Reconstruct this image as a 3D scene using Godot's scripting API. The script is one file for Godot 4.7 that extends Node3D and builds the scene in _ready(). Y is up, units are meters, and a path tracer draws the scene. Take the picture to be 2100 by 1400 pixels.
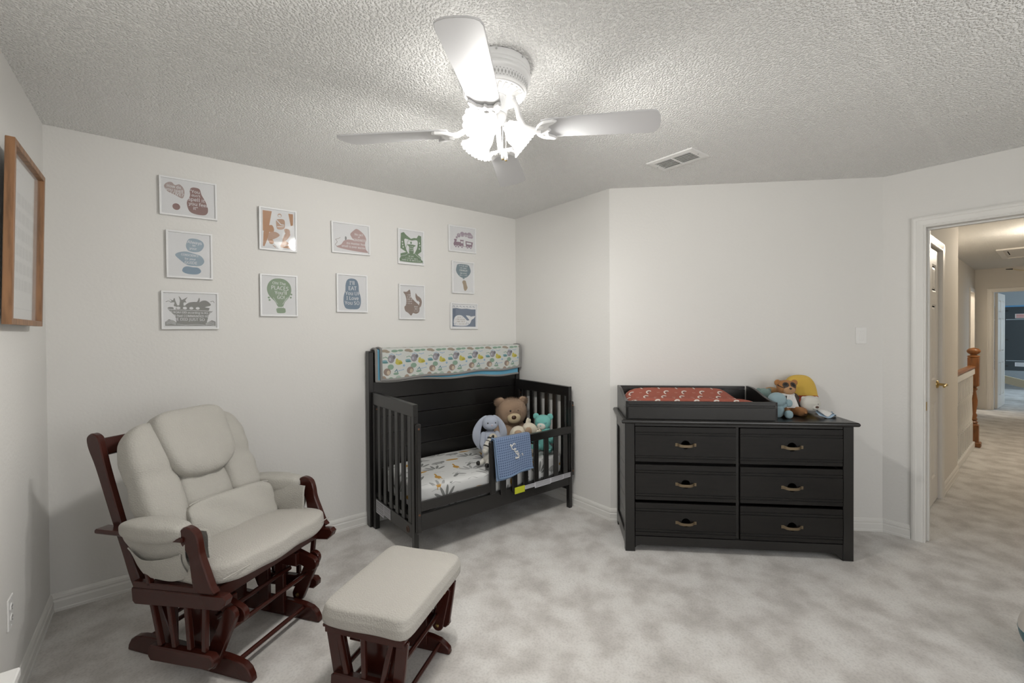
extends Node3D
# A nursery seen from one corner: y is up, metres. The long wall with the prints is the plane z = 0,
# the left wall is x = 0, the diagonal wall behind the dresser runs at 45 degrees from (3.028, 1.093).

const H := 2.44
const XE := 4.334          # face of the wall with the door
const CORNER := Vector3(3.028, 0, 1.093)

var M := {}
var taken := {}
var rng := RandomNumberGenerator.new()


# ---------------------------------------------------------------- mesh collector
class MB:
	var v := PackedVector3Array()
	var n := PackedVector3Array()
	var t := PackedVector2Array()
	var ix := PackedInt32Array()

	func vert(p: Vector3, nn: Vector3, uv := Vector2.ZERO) -> int:
		v.append(p); n.append(nn); t.append(uv)
		return v.size() - 1

	func tri3(a: int, b: int, c: int) -> void:   # counter-clockwise from outside in, clockwise out
		ix.append(a); ix.append(c); ix.append(b)

	# flat polygon (convex), oriented away from the point "inside"
	func facet(p: Array, inside: Vector3) -> void:
		var nn: Vector3 = (p[1] - p[0]).cross(p[2] - p[0])
		if nn.length_squared() < 1e-16:
			return
		nn = nn.normalized()
		var mid := Vector3.ZERO
		for q in p: mid += q
		mid /= p.size()
		if nn.dot(mid - inside) < 0.0:
			p = p.duplicate(); p.reverse(); nn = -nn
		var at := v.size()
		for q in p: vert(q, nn)
		for k in range(1, p.size() - 1): tri3(at, at + k, at + k + 1)

	func face(a: Vector3, b: Vector3, c: Vector3, d: Vector3, uv := Rect2(0, 0, 1, 1)) -> void:   # counter-clockwise from outside, uv: a = lower left
		var nn := (b - a).cross(d - a).normalized()
		var at := v.size()
		vert(a, nn, Vector2(uv.position.x, uv.end.y)); vert(b, nn, uv.end)
		vert(c, nn, Vector2(uv.end.x, uv.position.y)); vert(d, nn, uv.position)
		tri3(at, at + 1, at + 2); tri3(at, at + 2, at + 3)

	# box with chamfered edges
	func box(c: Vector3, s: Vector3, b := 0.002, q := Basis()) -> MB:
		var h := s / 2.0
		b = minf(b, minf(h.x, minf(h.y, h.z)) * 0.9)
		var corner := func(x: float, y: float, z: float, ax: int) -> Vector3:   # the corner point that lies on the face across axis ax
			var p := Vector3(x * (h.x if ax == 0 else h.x - b), y * (h.y if ax == 1 else h.y - b), z * (h.z if ax == 2 else h.z - b))
			return c + q * p
		for sg in [-1.0, 1.0]:
			facet([corner.call(sg, -1.0, -1.0, 0), corner.call(sg, 1.0, -1.0, 0), corner.call(sg, 1.0, 1.0, 0), corner.call(sg, -1.0, 1.0, 0)], c)
			facet([corner.call(-1.0, sg, -1.0, 1), corner.call(1.0, sg, -1.0, 1), corner.call(1.0, sg, 1.0, 1), corner.call(-1.0, sg, 1.0, 1)], c)
			facet([corner.call(-1.0, -1.0, sg, 2), corner.call(1.0, -1.0, sg, 2), corner.call(1.0, 1.0, sg, 2), corner.call(-1.0, 1.0, sg, 2)], c)
		if b > 0.0:
			for s1 in [-1.0, 1.0]:
				for s2 in [-1.0, 1.0]:
					facet([corner.call(s1, s2, -1.0, 0), corner.call(s1, s2, 1.0, 0), corner.call(s1, s2, 1.0, 1), corner.call(s1, s2, -1.0, 1)], c)
					facet([corner.call(s1, -1.0, s2, 0), corner.call(s1, 1.0, s2, 0), corner.call(s1, 1.0, s2, 2), corner.call(s1, -1.0, s2, 2)], c)
					facet([corner.call(-1.0, s1, s2, 1), corner.call(1.0, s1, s2, 1), corner.call(1.0, s1, s2, 2), corner.call(-1.0, s1, s2, 2)], c)
					for s3 in [-1.0, 1.0]:
						facet([corner.call(s1, s2, s3, 0), corner.call(s1, s2, s3, 1), corner.call(s1, s2, s3, 2)], c)
		return self

	func span(lo: Vector3, hi: Vector3, b := 0.002) -> MB:
		return box((lo + hi) / 2.0, hi - lo, b)

	# bar with rectangular section from a to b; "wide" lies across it
	func bar(a: Vector3, b: Vector3, wide: Vector3, w: float, d: float, bev := 0.002) -> MB:
		var y := (b - a).normalized()
		var z := wide.cross(y).normalized()
		var x := y.cross(z)
		return box((a + b) / 2.0, Vector3(w, (b - a).length(), d), bev, Basis(x, y, z))

	# outline in XY pushed along Z from z0 to z1, with chamfered rims
	func prism(poly: Array, z0: float, z1: float, b := 0.0, xf := Transform3D(), soft := 35.0) -> MB:
		var p := []
		for q in poly: p.append(q as Vector2)
		var area := 0.0
		for k in p.size():
			area += (p[k] as Vector2).cross(p[(k + 1) % p.size()])
		if area < 0.0: p.reverse()
		var m := p.size()
		var en := []
		for k in m:
			var e: Vector2 = (p[(k + 1) % m] - p[k]).normalized()
			en.append(Vector2(e.y, -e.x))
		var inset := []
		for k in m:
			var a: Vector2 = en[(k + m - 1) % m]
			var d: Vector2 = a + en[k]
			var l := d.length_squared()
			inset.append(p[k] - (d * (2.0 * b / l) if l > 0.3 else d.normalized() * b))
		var ring := func(k: int, pts: Array, z: float) -> Vector3: return xf * Vector3(pts[k].x, pts[k].y, z)
		var lim := cos(deg_to_rad(soft))
		for k in m:
			var j := (k + 1) % m
			var nk: Vector2 = en[k]
			var na: Vector2 = nk if nk.dot(en[(k + m - 1) % m]) < lim else (nk + en[(k + m - 1) % m]).normalized()
			var nb: Vector2 = nk if nk.dot(en[j]) < lim else (nk + en[j]).normalized()
			var bands := [[p, z0 + b, p, z1 - b, 0.0]]
			if b > 0.0:
				bands.append([inset, z0, p, z0 + b, -0.7])
				bands.append([p, z1 - b, inset, z1, 0.7])
			for r in bands:
				var wa := (xf.basis * Vector3(na.x, na.y, r[4])).normalized()
				var wb := (xf.basis * Vector3(nb.x, nb.y, r[4])).normalized()
				var at := v.size()
				vert(ring.call(k, r[0], r[1]), wa); vert(ring.call(j, r[0], r[1]), wb)
				vert(ring.call(j, r[2], r[3]), wb); vert(ring.call(k, r[2], r[3]), wa)
				tri3(at, at + 1, at + 2); tri3(at, at + 2, at + 3)
		var flat := PackedVector2Array()
		for q in inset if b > 0.0 else p: flat.append(q)
		var tr := Geometry2D.triangulate_polygon(flat)
		for side in [0, 1]:
			var nn := (xf.basis * Vector3(0, 0, 1.0 if side else -1.0)).normalized()
			var at := v.size()
			for q in flat: vert(xf * Vector3(q.x, q.y, z1 if side else z0), nn, q)
			for k in range(0, tr.size(), 3):
				var a := flat[tr[k]]; var bb := flat[tr[k + 1]]; var c := flat[tr[k + 2]]
				var ccw := (bb - a).cross(c - a) > 0.0
				if ccw == (side == 1): tri3(at + tr[k], at + tr[k + 1], at + tr[k + 2])
				else: tri3(at + tr[k], at + tr[k + 2], at + tr[k + 1])
		return self

	# smooth surface f(u, v), 0..1 each; normals from the surface itself
	func grid(nu: int, nv: int, f: Callable, wrap_u := false, wrap_v := false, flip := false, uvs := Vector2.ONE) -> MB:
		var at := v.size()
		var pts := PackedVector3Array()
		for a in nu + 1:
			for b in nv + 1:
				pts.append(f.call(float(a) / nu, float(b) / nv))
		var nn := PackedVector3Array(); nn.resize(pts.size())
		var w := nv + 1
		for a in nu:
			for b in nv:
				var k := a * w + b
				var m := (pts[k + w + 1] - pts[k]).cross(pts[k + 1] - pts[k + w])
				nn[k] += m; nn[k + 1] += m; nn[k + w] += m; nn[k + w + 1] += m
		if wrap_u:
			for b in nv + 1:
				var s := nn[b] + nn[nu * w + b]
				nn[b] = s; nn[nu * w + b] = s
		if wrap_v:
			for a in nu + 1:
				var s2 := nn[a * w] + nn[a * w + nv]
				nn[a * w] = s2; nn[a * w + nv] = s2
		var sg := -1.0 if flip else 1.0
		for a in nu + 1:
			for b in nv + 1:
				var k := a * w + b
				vert(pts[k], (nn[k] * sg).normalized(), Vector2(float(a) / nu, float(b) / nv) * uvs)
		for a in nu:
			for b in nv:
				var k := at + a * w + b
				if flip:
					tri3(k, k + 1, k + w + 1); tri3(k, k + w + 1, k + w)
				else:
					tri3(k, k + w + 1, k + 1); tri3(k, k + w, k + w + 1)
		return self

	# cloth with thickness: the front is f, the back lies "thick" behind it along the normal
	func sheet(nu: int, nv: int, f: Callable, thick: float, flip := false) -> MB:
		var at := v.size()
		grid(nu, nv, f, false, false, flip)
		var w := nv + 1
		var cnt := (nu + 1) * w
		var tris := ix.size()
		for k in cnt:
			vert(v[at + k] - n[at + k] * thick, -n[at + k], t[at + k])
		var first := tris - nu * nv * 6
		for k in range(first, tris, 3):
			ix.append(ix[k] + cnt); ix.append(ix[k + 2] + cnt); ix.append(ix[k + 1] + cnt)
		var edge := []
		for b in nv: edge.append([b, b + 1])
		for a in nu: edge.append([a * w + nv, (a + 1) * w + nv])
		for b in range(nv, 0, -1): edge.append([nu * w + b, nu * w + b - 1])
		for a in range(nu, 0, -1): edge.append([a * w, (a - 1) * w])
		for e in edge:
			var a: Vector3 = v[at + e[0]]
			var b2: Vector3 = v[at + e[1]]
			var c: Vector3 = v[at + e[1] + cnt]
			var d: Vector3 = v[at + e[0] + cnt]
			facet([a, b2, c, d], (v[at + cnt / 2] + v[at + cnt / 2 + cnt]) / 2.0)
		return self

	# rounded body: a cube pushed onto a superellipsoid of half sizes h and power e, then bent by "bend"
	func blob(h: Vector3, e := 2.0, k := 10, xf := Transform3D(), bend = null) -> MB:
		var at := v.size()
		var key := {}
		var pts := PackedVector3Array()
		var quads := []
		for ax in 3:
			for sg in [-1.0, 1.0]:
				var idx := []
				for a in k + 1:
					for b in k + 1:
						var q := Vector3.ZERO
						q[ax] = sg
						q[(ax + 1) % 3] = tan((float(a) / k - 0.5) * PI / 2.0)
						q[(ax + 2) % 3] = tan((float(b) / k - 0.5) * PI / 2.0)
						var kk := Vector3i((q * 1000.0).round())
						if not key.has(kk):
							var r := pow(pow(absf(q.x), e) + pow(absf(q.y), e) + pow(absf(q.z), e), 1.0 / e)
							var p := q / r * h
							if bend != null: p = bend.call(p)
							key[kk] = pts.size()
							pts.append(xf * p)
						idx.append(key[kk])
				for a in k:
					for b in k:
						var z: int = a * (k + 1) + b
						if sg > 0.0: quads.append([idx[z], idx[z + k + 1], idx[z + k + 2], idx[z + 1]])
						else: quads.append([idx[z], idx[z + 1], idx[z + k + 2], idx[z + k + 1]])
		var nn := PackedVector3Array(); nn.resize(pts.size())
		for z in quads:
			var m := (pts[z[2]] - pts[z[0]]).cross(pts[z[3]] - pts[z[1]])
			for c in 4: nn[z[c]] += m
		for c in pts.size(): vert(pts[c], nn[c].normalized(), Vector2(pts[c].x, pts[c].z))
		for z in quads:
			tri3(at + z[0], at + z[1], at + z[2]); tri3(at + z[0], at + z[2], at + z[3])
		return self

	# tube along points; radii a number or one for each point
	func tube(p: Array, r, seg := 10, caps := true, closed := false) -> MB:
		var m := p.size()
		var tan_of := func(k: int) -> Vector3:
			var a: Vector3 = p[(k - 1 + m) % m] if closed else p[maxi(k - 1, 0)]
			var b: Vector3 = p[(k + 1) % m] if closed else p[mini(k + 1, m - 1)]
			return (b - a).normalized()
		var t0: Vector3 = tan_of.call(0)
		var x := t0.cross(Vector3.UP if absf(t0.y) < 0.9 else Vector3.RIGHT).normalized()
		var rings := []
		for k in m:
			var tk: Vector3 = tan_of.call(k)
			x = (x - tk * x.dot(tk)).normalized()
			var y := tk.cross(x)
			var rad: float = r[k] if r is Array else r
			var row := []
			for s in seg:
				var a := TAU * s / seg
				var d := x * cos(a) + y * sin(a)
				row.append(vert(p[k] + d * rad, d))
			rings.append(row)
		for k in (m if closed else m - 1):
			var k2 := (k + 1) % m
			for s in seg:
				var s2 := (s + 1) % seg
				tri3(rings[k][s], rings[k][s2], rings[k2][s2]); tri3(rings[k][s], rings[k2][s2], rings[k2][s])
		if caps and not closed:
			for e in [0, m - 1]:
				var tk: Vector3 = tan_of.call(e) * (-1.0 if e == 0 else 1.0)
				var c := vert(p[e], tk)
				var ring2 := []
				for s in seg: ring2.append(vert(v[rings[e][s]], tk))
				for s in seg:
					var s2 := (s + 1) % seg
					if e == 0: tri3(c, ring2[s2], ring2[s])
					else: tri3(c, ring2[s], ring2[s2])
		return self

	# outline (radius, height) turned round Y; from the top down or the bottom up
	func lathe(prof: Array, seg := 32, xf := Transform3D(), soft := 50.0) -> MB:
		var m := prof.size()
		var up: bool = prof[m - 1].y > prof[0].y
		var en := []
		for k in m - 1:
			var d: Vector2 = (prof[k + 1] - prof[k]).normalized()
			en.append(Vector2(d.y, -d.x) if up else Vector2(-d.y, d.x))
		var lim := cos(deg_to_rad(soft))
		for k in m - 1:
			var e: Vector2 = en[k]
			var na: Vector2 = e if k == 0 or e.dot(en[k - 1]) < lim else (e + en[k - 1]).normalized()
			var nb: Vector2 = e if k == m - 2 or e.dot(en[k + 1]) < lim else (e + en[k + 1]).normalized()
			var at := v.size()
			for s in seg + 1:
				var a := TAU * s / seg
				var c := Vector3(cos(a), 0, sin(a))
				vert(xf * (c * prof[k].x + Vector3(0, prof[k].y, 0)), (xf.basis * (c * na.x + Vector3(0, na.y, 0))).normalized(), Vector2(float(s) / seg, 0))
				vert(xf * (c * prof[k + 1].x + Vector3(0, prof[k + 1].y, 0)), (xf.basis * (c * nb.x + Vector3(0, nb.y, 0))).normalized(), Vector2(float(s) / seg, 1))
			for s in seg:
				var z := at + s * 2
				if up:
					tri3(z, z + 1, z + 3); tri3(z, z + 3, z + 2)
				else:
					tri3(z, z + 3, z + 1); tri3(z, z + 2, z + 3)
		return self

	# profile (offset to the left of the path, height along Z) carried along a path in XY with mitred corners
	func molding(path: Array, prof: Array, closed := false, xf := Transform3D(), sgn := 0.0) -> MB:
		if sgn == 0.0:
			for q in prof.size(): sgn += (prof[q] as Vector2).cross(prof[(q + 1) % prof.size()])
			sgn = signf(sgn)
		var m := path.size()
		var mit := []
		for k in m:
			var d0: Vector2 = path[k] - path[(k - 1 + m) % m]
			var d1: Vector2 = path[(k + 1) % m] - path[k]
			if not closed and k == 0: d0 = d1
			if not closed and k == m - 1: d1 = d0
			var n0 := Vector2(-d0.y, d0.x).normalized()
			var n1 := Vector2(-d1.y, d1.x).normalized()
			var s := n0 + n1
			mit.append(s * (2.0 / s.length_squared()))
		for k in (m if closed else m - 1):
			var j := (k + 1) % m
			for q in prof.size() - 1:
				var a: Vector2 = prof[q]; var b: Vector2 = prof[q + 1]
				var pa: Vector2 = path[k] + mit[k] * a.x; var pb: Vector2 = path[j] + mit[j] * a.x
				var pc: Vector2 = path[j] + mit[j] * b.x; var pd: Vector2 = path[k] + mit[k] * b.x
				var P := [xf * Vector3(pa.x, pa.y, a.y), xf * Vector3(pb.x, pb.y, a.y), xf * Vector3(pc.x, pc.y, b.y), xf * Vector3(pd.x, pd.y, b.y)]
				var d: Vector2 = (path[j] - path[k]).normalized()
				var nl := Vector2(-d.y, d.x)
				var e := b - a
				var nn := (xf.basis * (Vector3(nl.x, nl.y, 0) * e.y - Vector3(0, 0, e.x)) * sgn).normalized()
				var g: Vector3 = (P[1] - P[0]).cross(P[3] - P[0])
				if g.dot(nn) < 0.0: P.reverse()
				var at := v.size()
				for z in P: vert(z, nn)
				tri3(at, at + 1, at + 2); tri3(at, at + 2, at + 3)
		if not closed:
			for e in [0, m - 1]:
				var pts := []
				for q in prof:
					var w: Vector2 = path[e] + mit[e] * q.x
					pts.append(xf * Vector3(w.x, w.y, q.y))
				var other: Vector2 = path[1] if e == 0 else path[m - 2]
				var mid: Vector3 = (pts[0] + pts[pts.size() / 2]) / 2.0 + (xf.basis * Vector3(other.x - path[e].x, other.y - path[e].y, 0)) * 0.5
				facet(pts, mid)
		return self

	func mesh() -> ArrayMesh:
		var arr := []
		arr.resize(Mesh.ARRAY_MAX)
		arr[Mesh.ARRAY_VERTEX] = v; arr[Mesh.ARRAY_NORMAL] = n; arr[Mesh.ARRAY_TEX_UV] = t; arr[Mesh.ARRAY_INDEX] = ix
		var am := ArrayMesh.new()
		am.add_surface_from_arrays(Mesh.PRIMITIVE_TRIANGLES, arr)
		return am


# ---------------------------------------------------------------- scene helpers
func numbered(called: String) -> String:
	var k: int = taken.get(called, 0)
	taken[called] = k + 1
	return called if k == 0 else "%s_%03d" % [called, k]


func tag(o: Node3D, label: String, category: String, group := "", kind := "") -> Node3D:
	if label: o.set_meta("label", label)
	if category: o.set_meta("category", category)
	if group: o.set_meta("group", group)
	if kind: o.set_meta("kind", kind)
	return o


func thing(called: String, label: String, category: String, at := Vector3.ZERO, turn := 0.0, group := "") -> Node3D:
	var o := Node3D.new()
	o.name = numbered(called)
	add_child(o)
	o.position = at
	o.rotation.y = deg_to_rad(turn)
	return tag(o, label, category, group)


func obj(mb: MB, called: String, m: Material, parent: Node = self, xf := Transform3D()) -> MeshInstance3D:
	return put(mb.mesh(), called, m, parent, xf)


func put(mesh: Mesh, called: String, m: Material, parent: Node = self, xf := Transform3D()) -> MeshInstance3D:
	var o := MeshInstance3D.new()
	o.mesh = mesh
	o.material_override = m
	o.name = numbered(called) if parent == self else called
	o.transform = xf
	o.cast_shadow = GeometryInstance3D.SHADOW_CASTING_SETTING_ON
	parent.add_child(o, true)
	return o


func struct(mb: MB, called: String, m: Material, label := "", parent: Node = self) -> MeshInstance3D:
	var o := obj(mb, called, m, parent)
	o.set_meta("kind", "structure")
	if label: o.set_meta("label", label)
	return o


func T(at: Vector3, rot := Vector3.ZERO) -> Transform3D:
	return Transform3D(Basis.from_euler(rot * (PI / 180.0)), at)


func lin(r: float, g: float, b: float) -> Color:
	return Color(r, g, b).linear_to_srgb()


func mat(key: String, c: Color, rough := 0.6, more := {}) -> StandardMaterial3D:
	var m := StandardMaterial3D.new()
	m.resource_name = key
	m.albedo_color = c
	m.roughness = rough
	for k in more: m.set(k, more[k])
	M[key] = m
	return m


func noise_tex(freq: float, size: int, stops: Array, octaves := 4, sd := 1, kind := FastNoiseLite.TYPE_SIMPLEX_SMOOTH) -> NoiseTexture2D:
	var f := FastNoiseLite.new()
	f.noise_type = kind
	f.frequency = freq
	f.seed = sd
	f.fractal_octaves = octaves
	var x := NoiseTexture2D.new()
	x.width = size; x.height = size
	x.seamless = true
	x.noise = f
	if stops:
		var g := Gradient.new()
		var off := PackedFloat32Array(); var col := PackedColorArray()
		for s in stops: off.append(s[0]); col.append(s[1])
		g.offsets = off; g.colors = col
		x.color_ramp = g
	return x


# ---------------------------------------------------------------- drawing flat print into an Image
class Ink:
	var im: Image
	var w: int
	var h: int
	var wrap := false
	var ky := 1.0

	func _init(ww: int, hh: int, back: Color, tiled := false) -> void:
		w = ww; h = hh; wrap = tiled
		im = Image.create(w, h, false, Image.FORMAT_RGB8)
		im.fill(back)

	func run(y: int, x0: int, x1: int, c: Color) -> void:
		if wrap:
			y = posmod(y, h)
			if x1 - x0 >= w: x0 = 0; x1 = w
			if x0 < 0: im.fill_rect(Rect2i(x0 + w, y, mini(-x0, x1 - x0), 1), c)
			if x1 > w: im.fill_rect(Rect2i(maxi(x0 - w, 0), y, x1 - w - maxi(x0 - w, 0), 1), c)
		if y < 0 or y >= h: return
		x0 = maxi(x0, 0); x1 = mini(x1, w)
		if x1 > x0: im.fill_rect(Rect2i(x0, y, x1 - x0, 1), c)

	func poly(p: Array, c: Color) -> void:
		var lo := 1e9; var hi := -1e9
		for q in p: lo = minf(lo, q.y); hi = maxf(hi, q.y)
		for y in range(int(floor(lo)), int(ceil(hi)) + 1):
			var xs := []
			var yy := y + 0.5
			for k in p.size():
				var a: Vector2 = p[k]; var b: Vector2 = p[(k + 1) % p.size()]
				if (a.y <= yy) != (b.y <= yy): xs.append(a.x + (yy - a.y) / (b.y - a.y) * (b.x - a.x))
			xs.sort()
			for k in range(0, xs.size() - 1, 2): run(y, int(round(xs[k])), int(round(xs[k + 1])), c)

	# closed smooth outline through points given as fractions of w and h
	func shape(f: Array, c: Color, box := Rect2(0, 0, 1, 1), smooth := true) -> void:
		var q := []
		for k in range(0, f.size(), 2):
			q.append(Vector2((box.position.x + f[k] * box.size.x) * w, (box.position.y + f[k + 1] * box.size.y) * h))
		var o := []
		var m := q.size()
		if not smooth: o = q
		else:
			for k in m:
				for s in 5:
					o.append((q[k] as Vector2).cubic_interpolate(q[(k + 1) % m], q[(k - 1 + m) % m], q[(k + 2) % m], s / 5.0))
		poly(o, c)

	func oval(cx: float, cy: float, rx: float, ry: float, c: Color, turn := 0.0) -> void:   # fractions of w
		var o := []
		for k in 28:
			o.append(Vector2(cx * w, cy * h) + Vector2(cos(TAU * k / 28) * rx * w, sin(TAU * k / 28) * ry * ky * w).rotated(turn))
		poly(o, c)

	func stroke(f: Array, wide: float, c: Color) -> void:
		for k in range(0, f.size() - 2, 2):
			var a := Vector2(f[k] * w, f[k + 1] * h); var b := Vector2(f[k + 2] * w, f[k + 3] * h)
			var d := (b - a).normalized().orthogonal() * wide * w / 2.0
			poly([a + d, b + d, b - d, a - d], c)
			oval(f[k + 2], f[k + 3], wide / 2, wide / 2, c)
			oval(f[k], f[k + 1], wide / 2, wide / 2, c)

	# a line of lettering, cx cy fractions, tall = height of capitals as a fraction of h
	func text(s: String, cx: float, cy: float, tall: float, c: Color, turn := 0.0, squeeze := 1.0, bold := false) -> void:
		var font := SystemFont.new()
		font.font_names = PackedStringArray(["Droid Sans"])
		font.font_weight = 700 if bold else 400
		var tm := TextMesh.new()
		tm.font = font
		tm.font_size = 32
		tm.pixel_size = 1.0
		tm.depth = 0.0
		tm.curve_step = 2.0
		tm.text = s
		var arr := tm.get_mesh_arrays()
		if arr.is_empty(): return
		var vv: PackedVector3Array = arr[Mesh.ARRAY_VERTEX]
		var id: PackedInt32Array = arr[Mesh.ARRAY_INDEX]
		var k := tall * h / 23.0
		for q in range(0, id.size(), 3):
			var o := []
			for z in 3:
				var p := vv[id[q + z]]
				o.append(Vector2(cx * w, cy * h) + (Vector2(p.x * squeeze, -p.y) * k).rotated(turn))
			for z in [Vector2(-0.6, 0), Vector2(0.6, 0), Vector2(0, 0.6)] if h > 200 else [Vector2.ZERO]:
				poly([o[0] + z, o[1] + z, o[2] + z], c)

	func tex() -> ImageTexture:
		return ImageTexture.create_from_image(im)


# ---------------------------------------------------------------- camera, sky, lights, then the place
func _ready() -> void:
	rng.seed = 7
	var cam := Camera3D.new()
	cam.name = "camera"
	var right := Vector3(0.78059, -0.0065, 0.62500).normalized()
	var fwd := Vector3(0.62490, -0.00975, -0.78064)
	fwd = (fwd - right * fwd.dot(right)).normalized()
	cam.transform = Transform3D(Basis(right, right.cross(fwd), -fwd), Vector3(0.4465, 1.3893, 3.1654))
	cam.projection = Camera3D.PROJECTION_FRUSTUM
	cam.near = 0.05
	cam.far = 60.0
	cam.size = 2.0 * cam.near * 700.0 / 900.55
	cam.frustum_offset = Vector2(0, cam.near * -9.45 / 900.55)
	add_child(cam)
	cam.current = true

	var sky_m := ProceduralSkyMaterial.new()
	sky_m.sky_top_color = Color(0.55, 0.68, 0.88)
	sky_m.sky_horizon_color = Color(0.86, 0.89, 0.93)
	sky_m.ground_horizon_color = Color(0.7, 0.7, 0.68)
	sky_m.ground_bottom_color = Color(0.45, 0.45, 0.42)
	var env := Environment.new()
	env.background_mode = Environment.BG_SKY
	env.sky = Sky.new()
	env.sky.sky_material = sky_m
	env.background_energy_multiplier = 1.0
	env.tonemap_mode = Environment.TONE_MAPPER_LINEAR
	env.tonemap_exposure = EXPOSURE
	env.sdfgi_enabled = true
	env.ssao_enabled = true
	env.ssil_enabled = true
	var we := WorldEnvironment.new()
	we.name = "world_environment"
	we.environment = env
	add_child(we)

	# fill at windows added behind the camera, and daylight for the far room
	for wx in ADDED_FRONT_WINDOWS:
		fill_or_window_light(Vector3(wx, 1.45, 4.66), Vector3(0, 0, -1), Vector2(0.5, 1.3), Color(1.0, 0.995, 0.985), FILL_DAY)
	fill_or_window_light(Vector3(0.04, 1.45, ADDED_LEFT_WINDOW), Vector3(1, 0, 0), Vector2(0.9, 1.3), Color(1.0, 0.995, 0.985), FILL_DAY * 0.6)
	fill_or_window_light(Vector3(14.6, 1.55, 4.85), Vector3(0, 0, -1), Vector2(1.8, 1.4), Color(0.86, 0.94, 1.0), FAR_DAY)

	materials()
	room()
	hallway()
	far_room()
	ceiling_fan()
	crib()
	dresser()
	glider()
	ottoman()
	wall_prints()
	wall_fittings()
	crib_textiles()
	plush_in_crib()
	changing_tray()
	plush_on_dresser()
	corner_things()


const EXPOSURE := 1.22
const FILL_DAY := 0.98  # strength of the fill light at the added windows
const FAR_DAY := 5.0
const BULB := 0.62
const BULB_UP := 0.032
const SHADE_GLOW := 1.8
const HALL := 1.0
const ADDED_FRONT_WINDOWS := [1.40, 2.52]   # middles of the unseen windows added for fill
const ADDED_LEFT_WINDOW := 4.10


func fill_or_window_light(at: Vector3, towards: Vector3, size: Vector2, c: Color, e: float) -> void:
	var l := AreaLight3D.new()
	l.name = "fill_or_daylight"  # serves both the added fill and the far room daylight
	l.area_size = size
	l.light_color = c
	l.light_energy = e
	l.set("area_range", 14.0)
	l.set("area_attenuation", 2.0)
	add_child(l, true)
	l.look_at_from_position(at, at + towards, Vector3.UP)
	l.shadow_enabled = true


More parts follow.
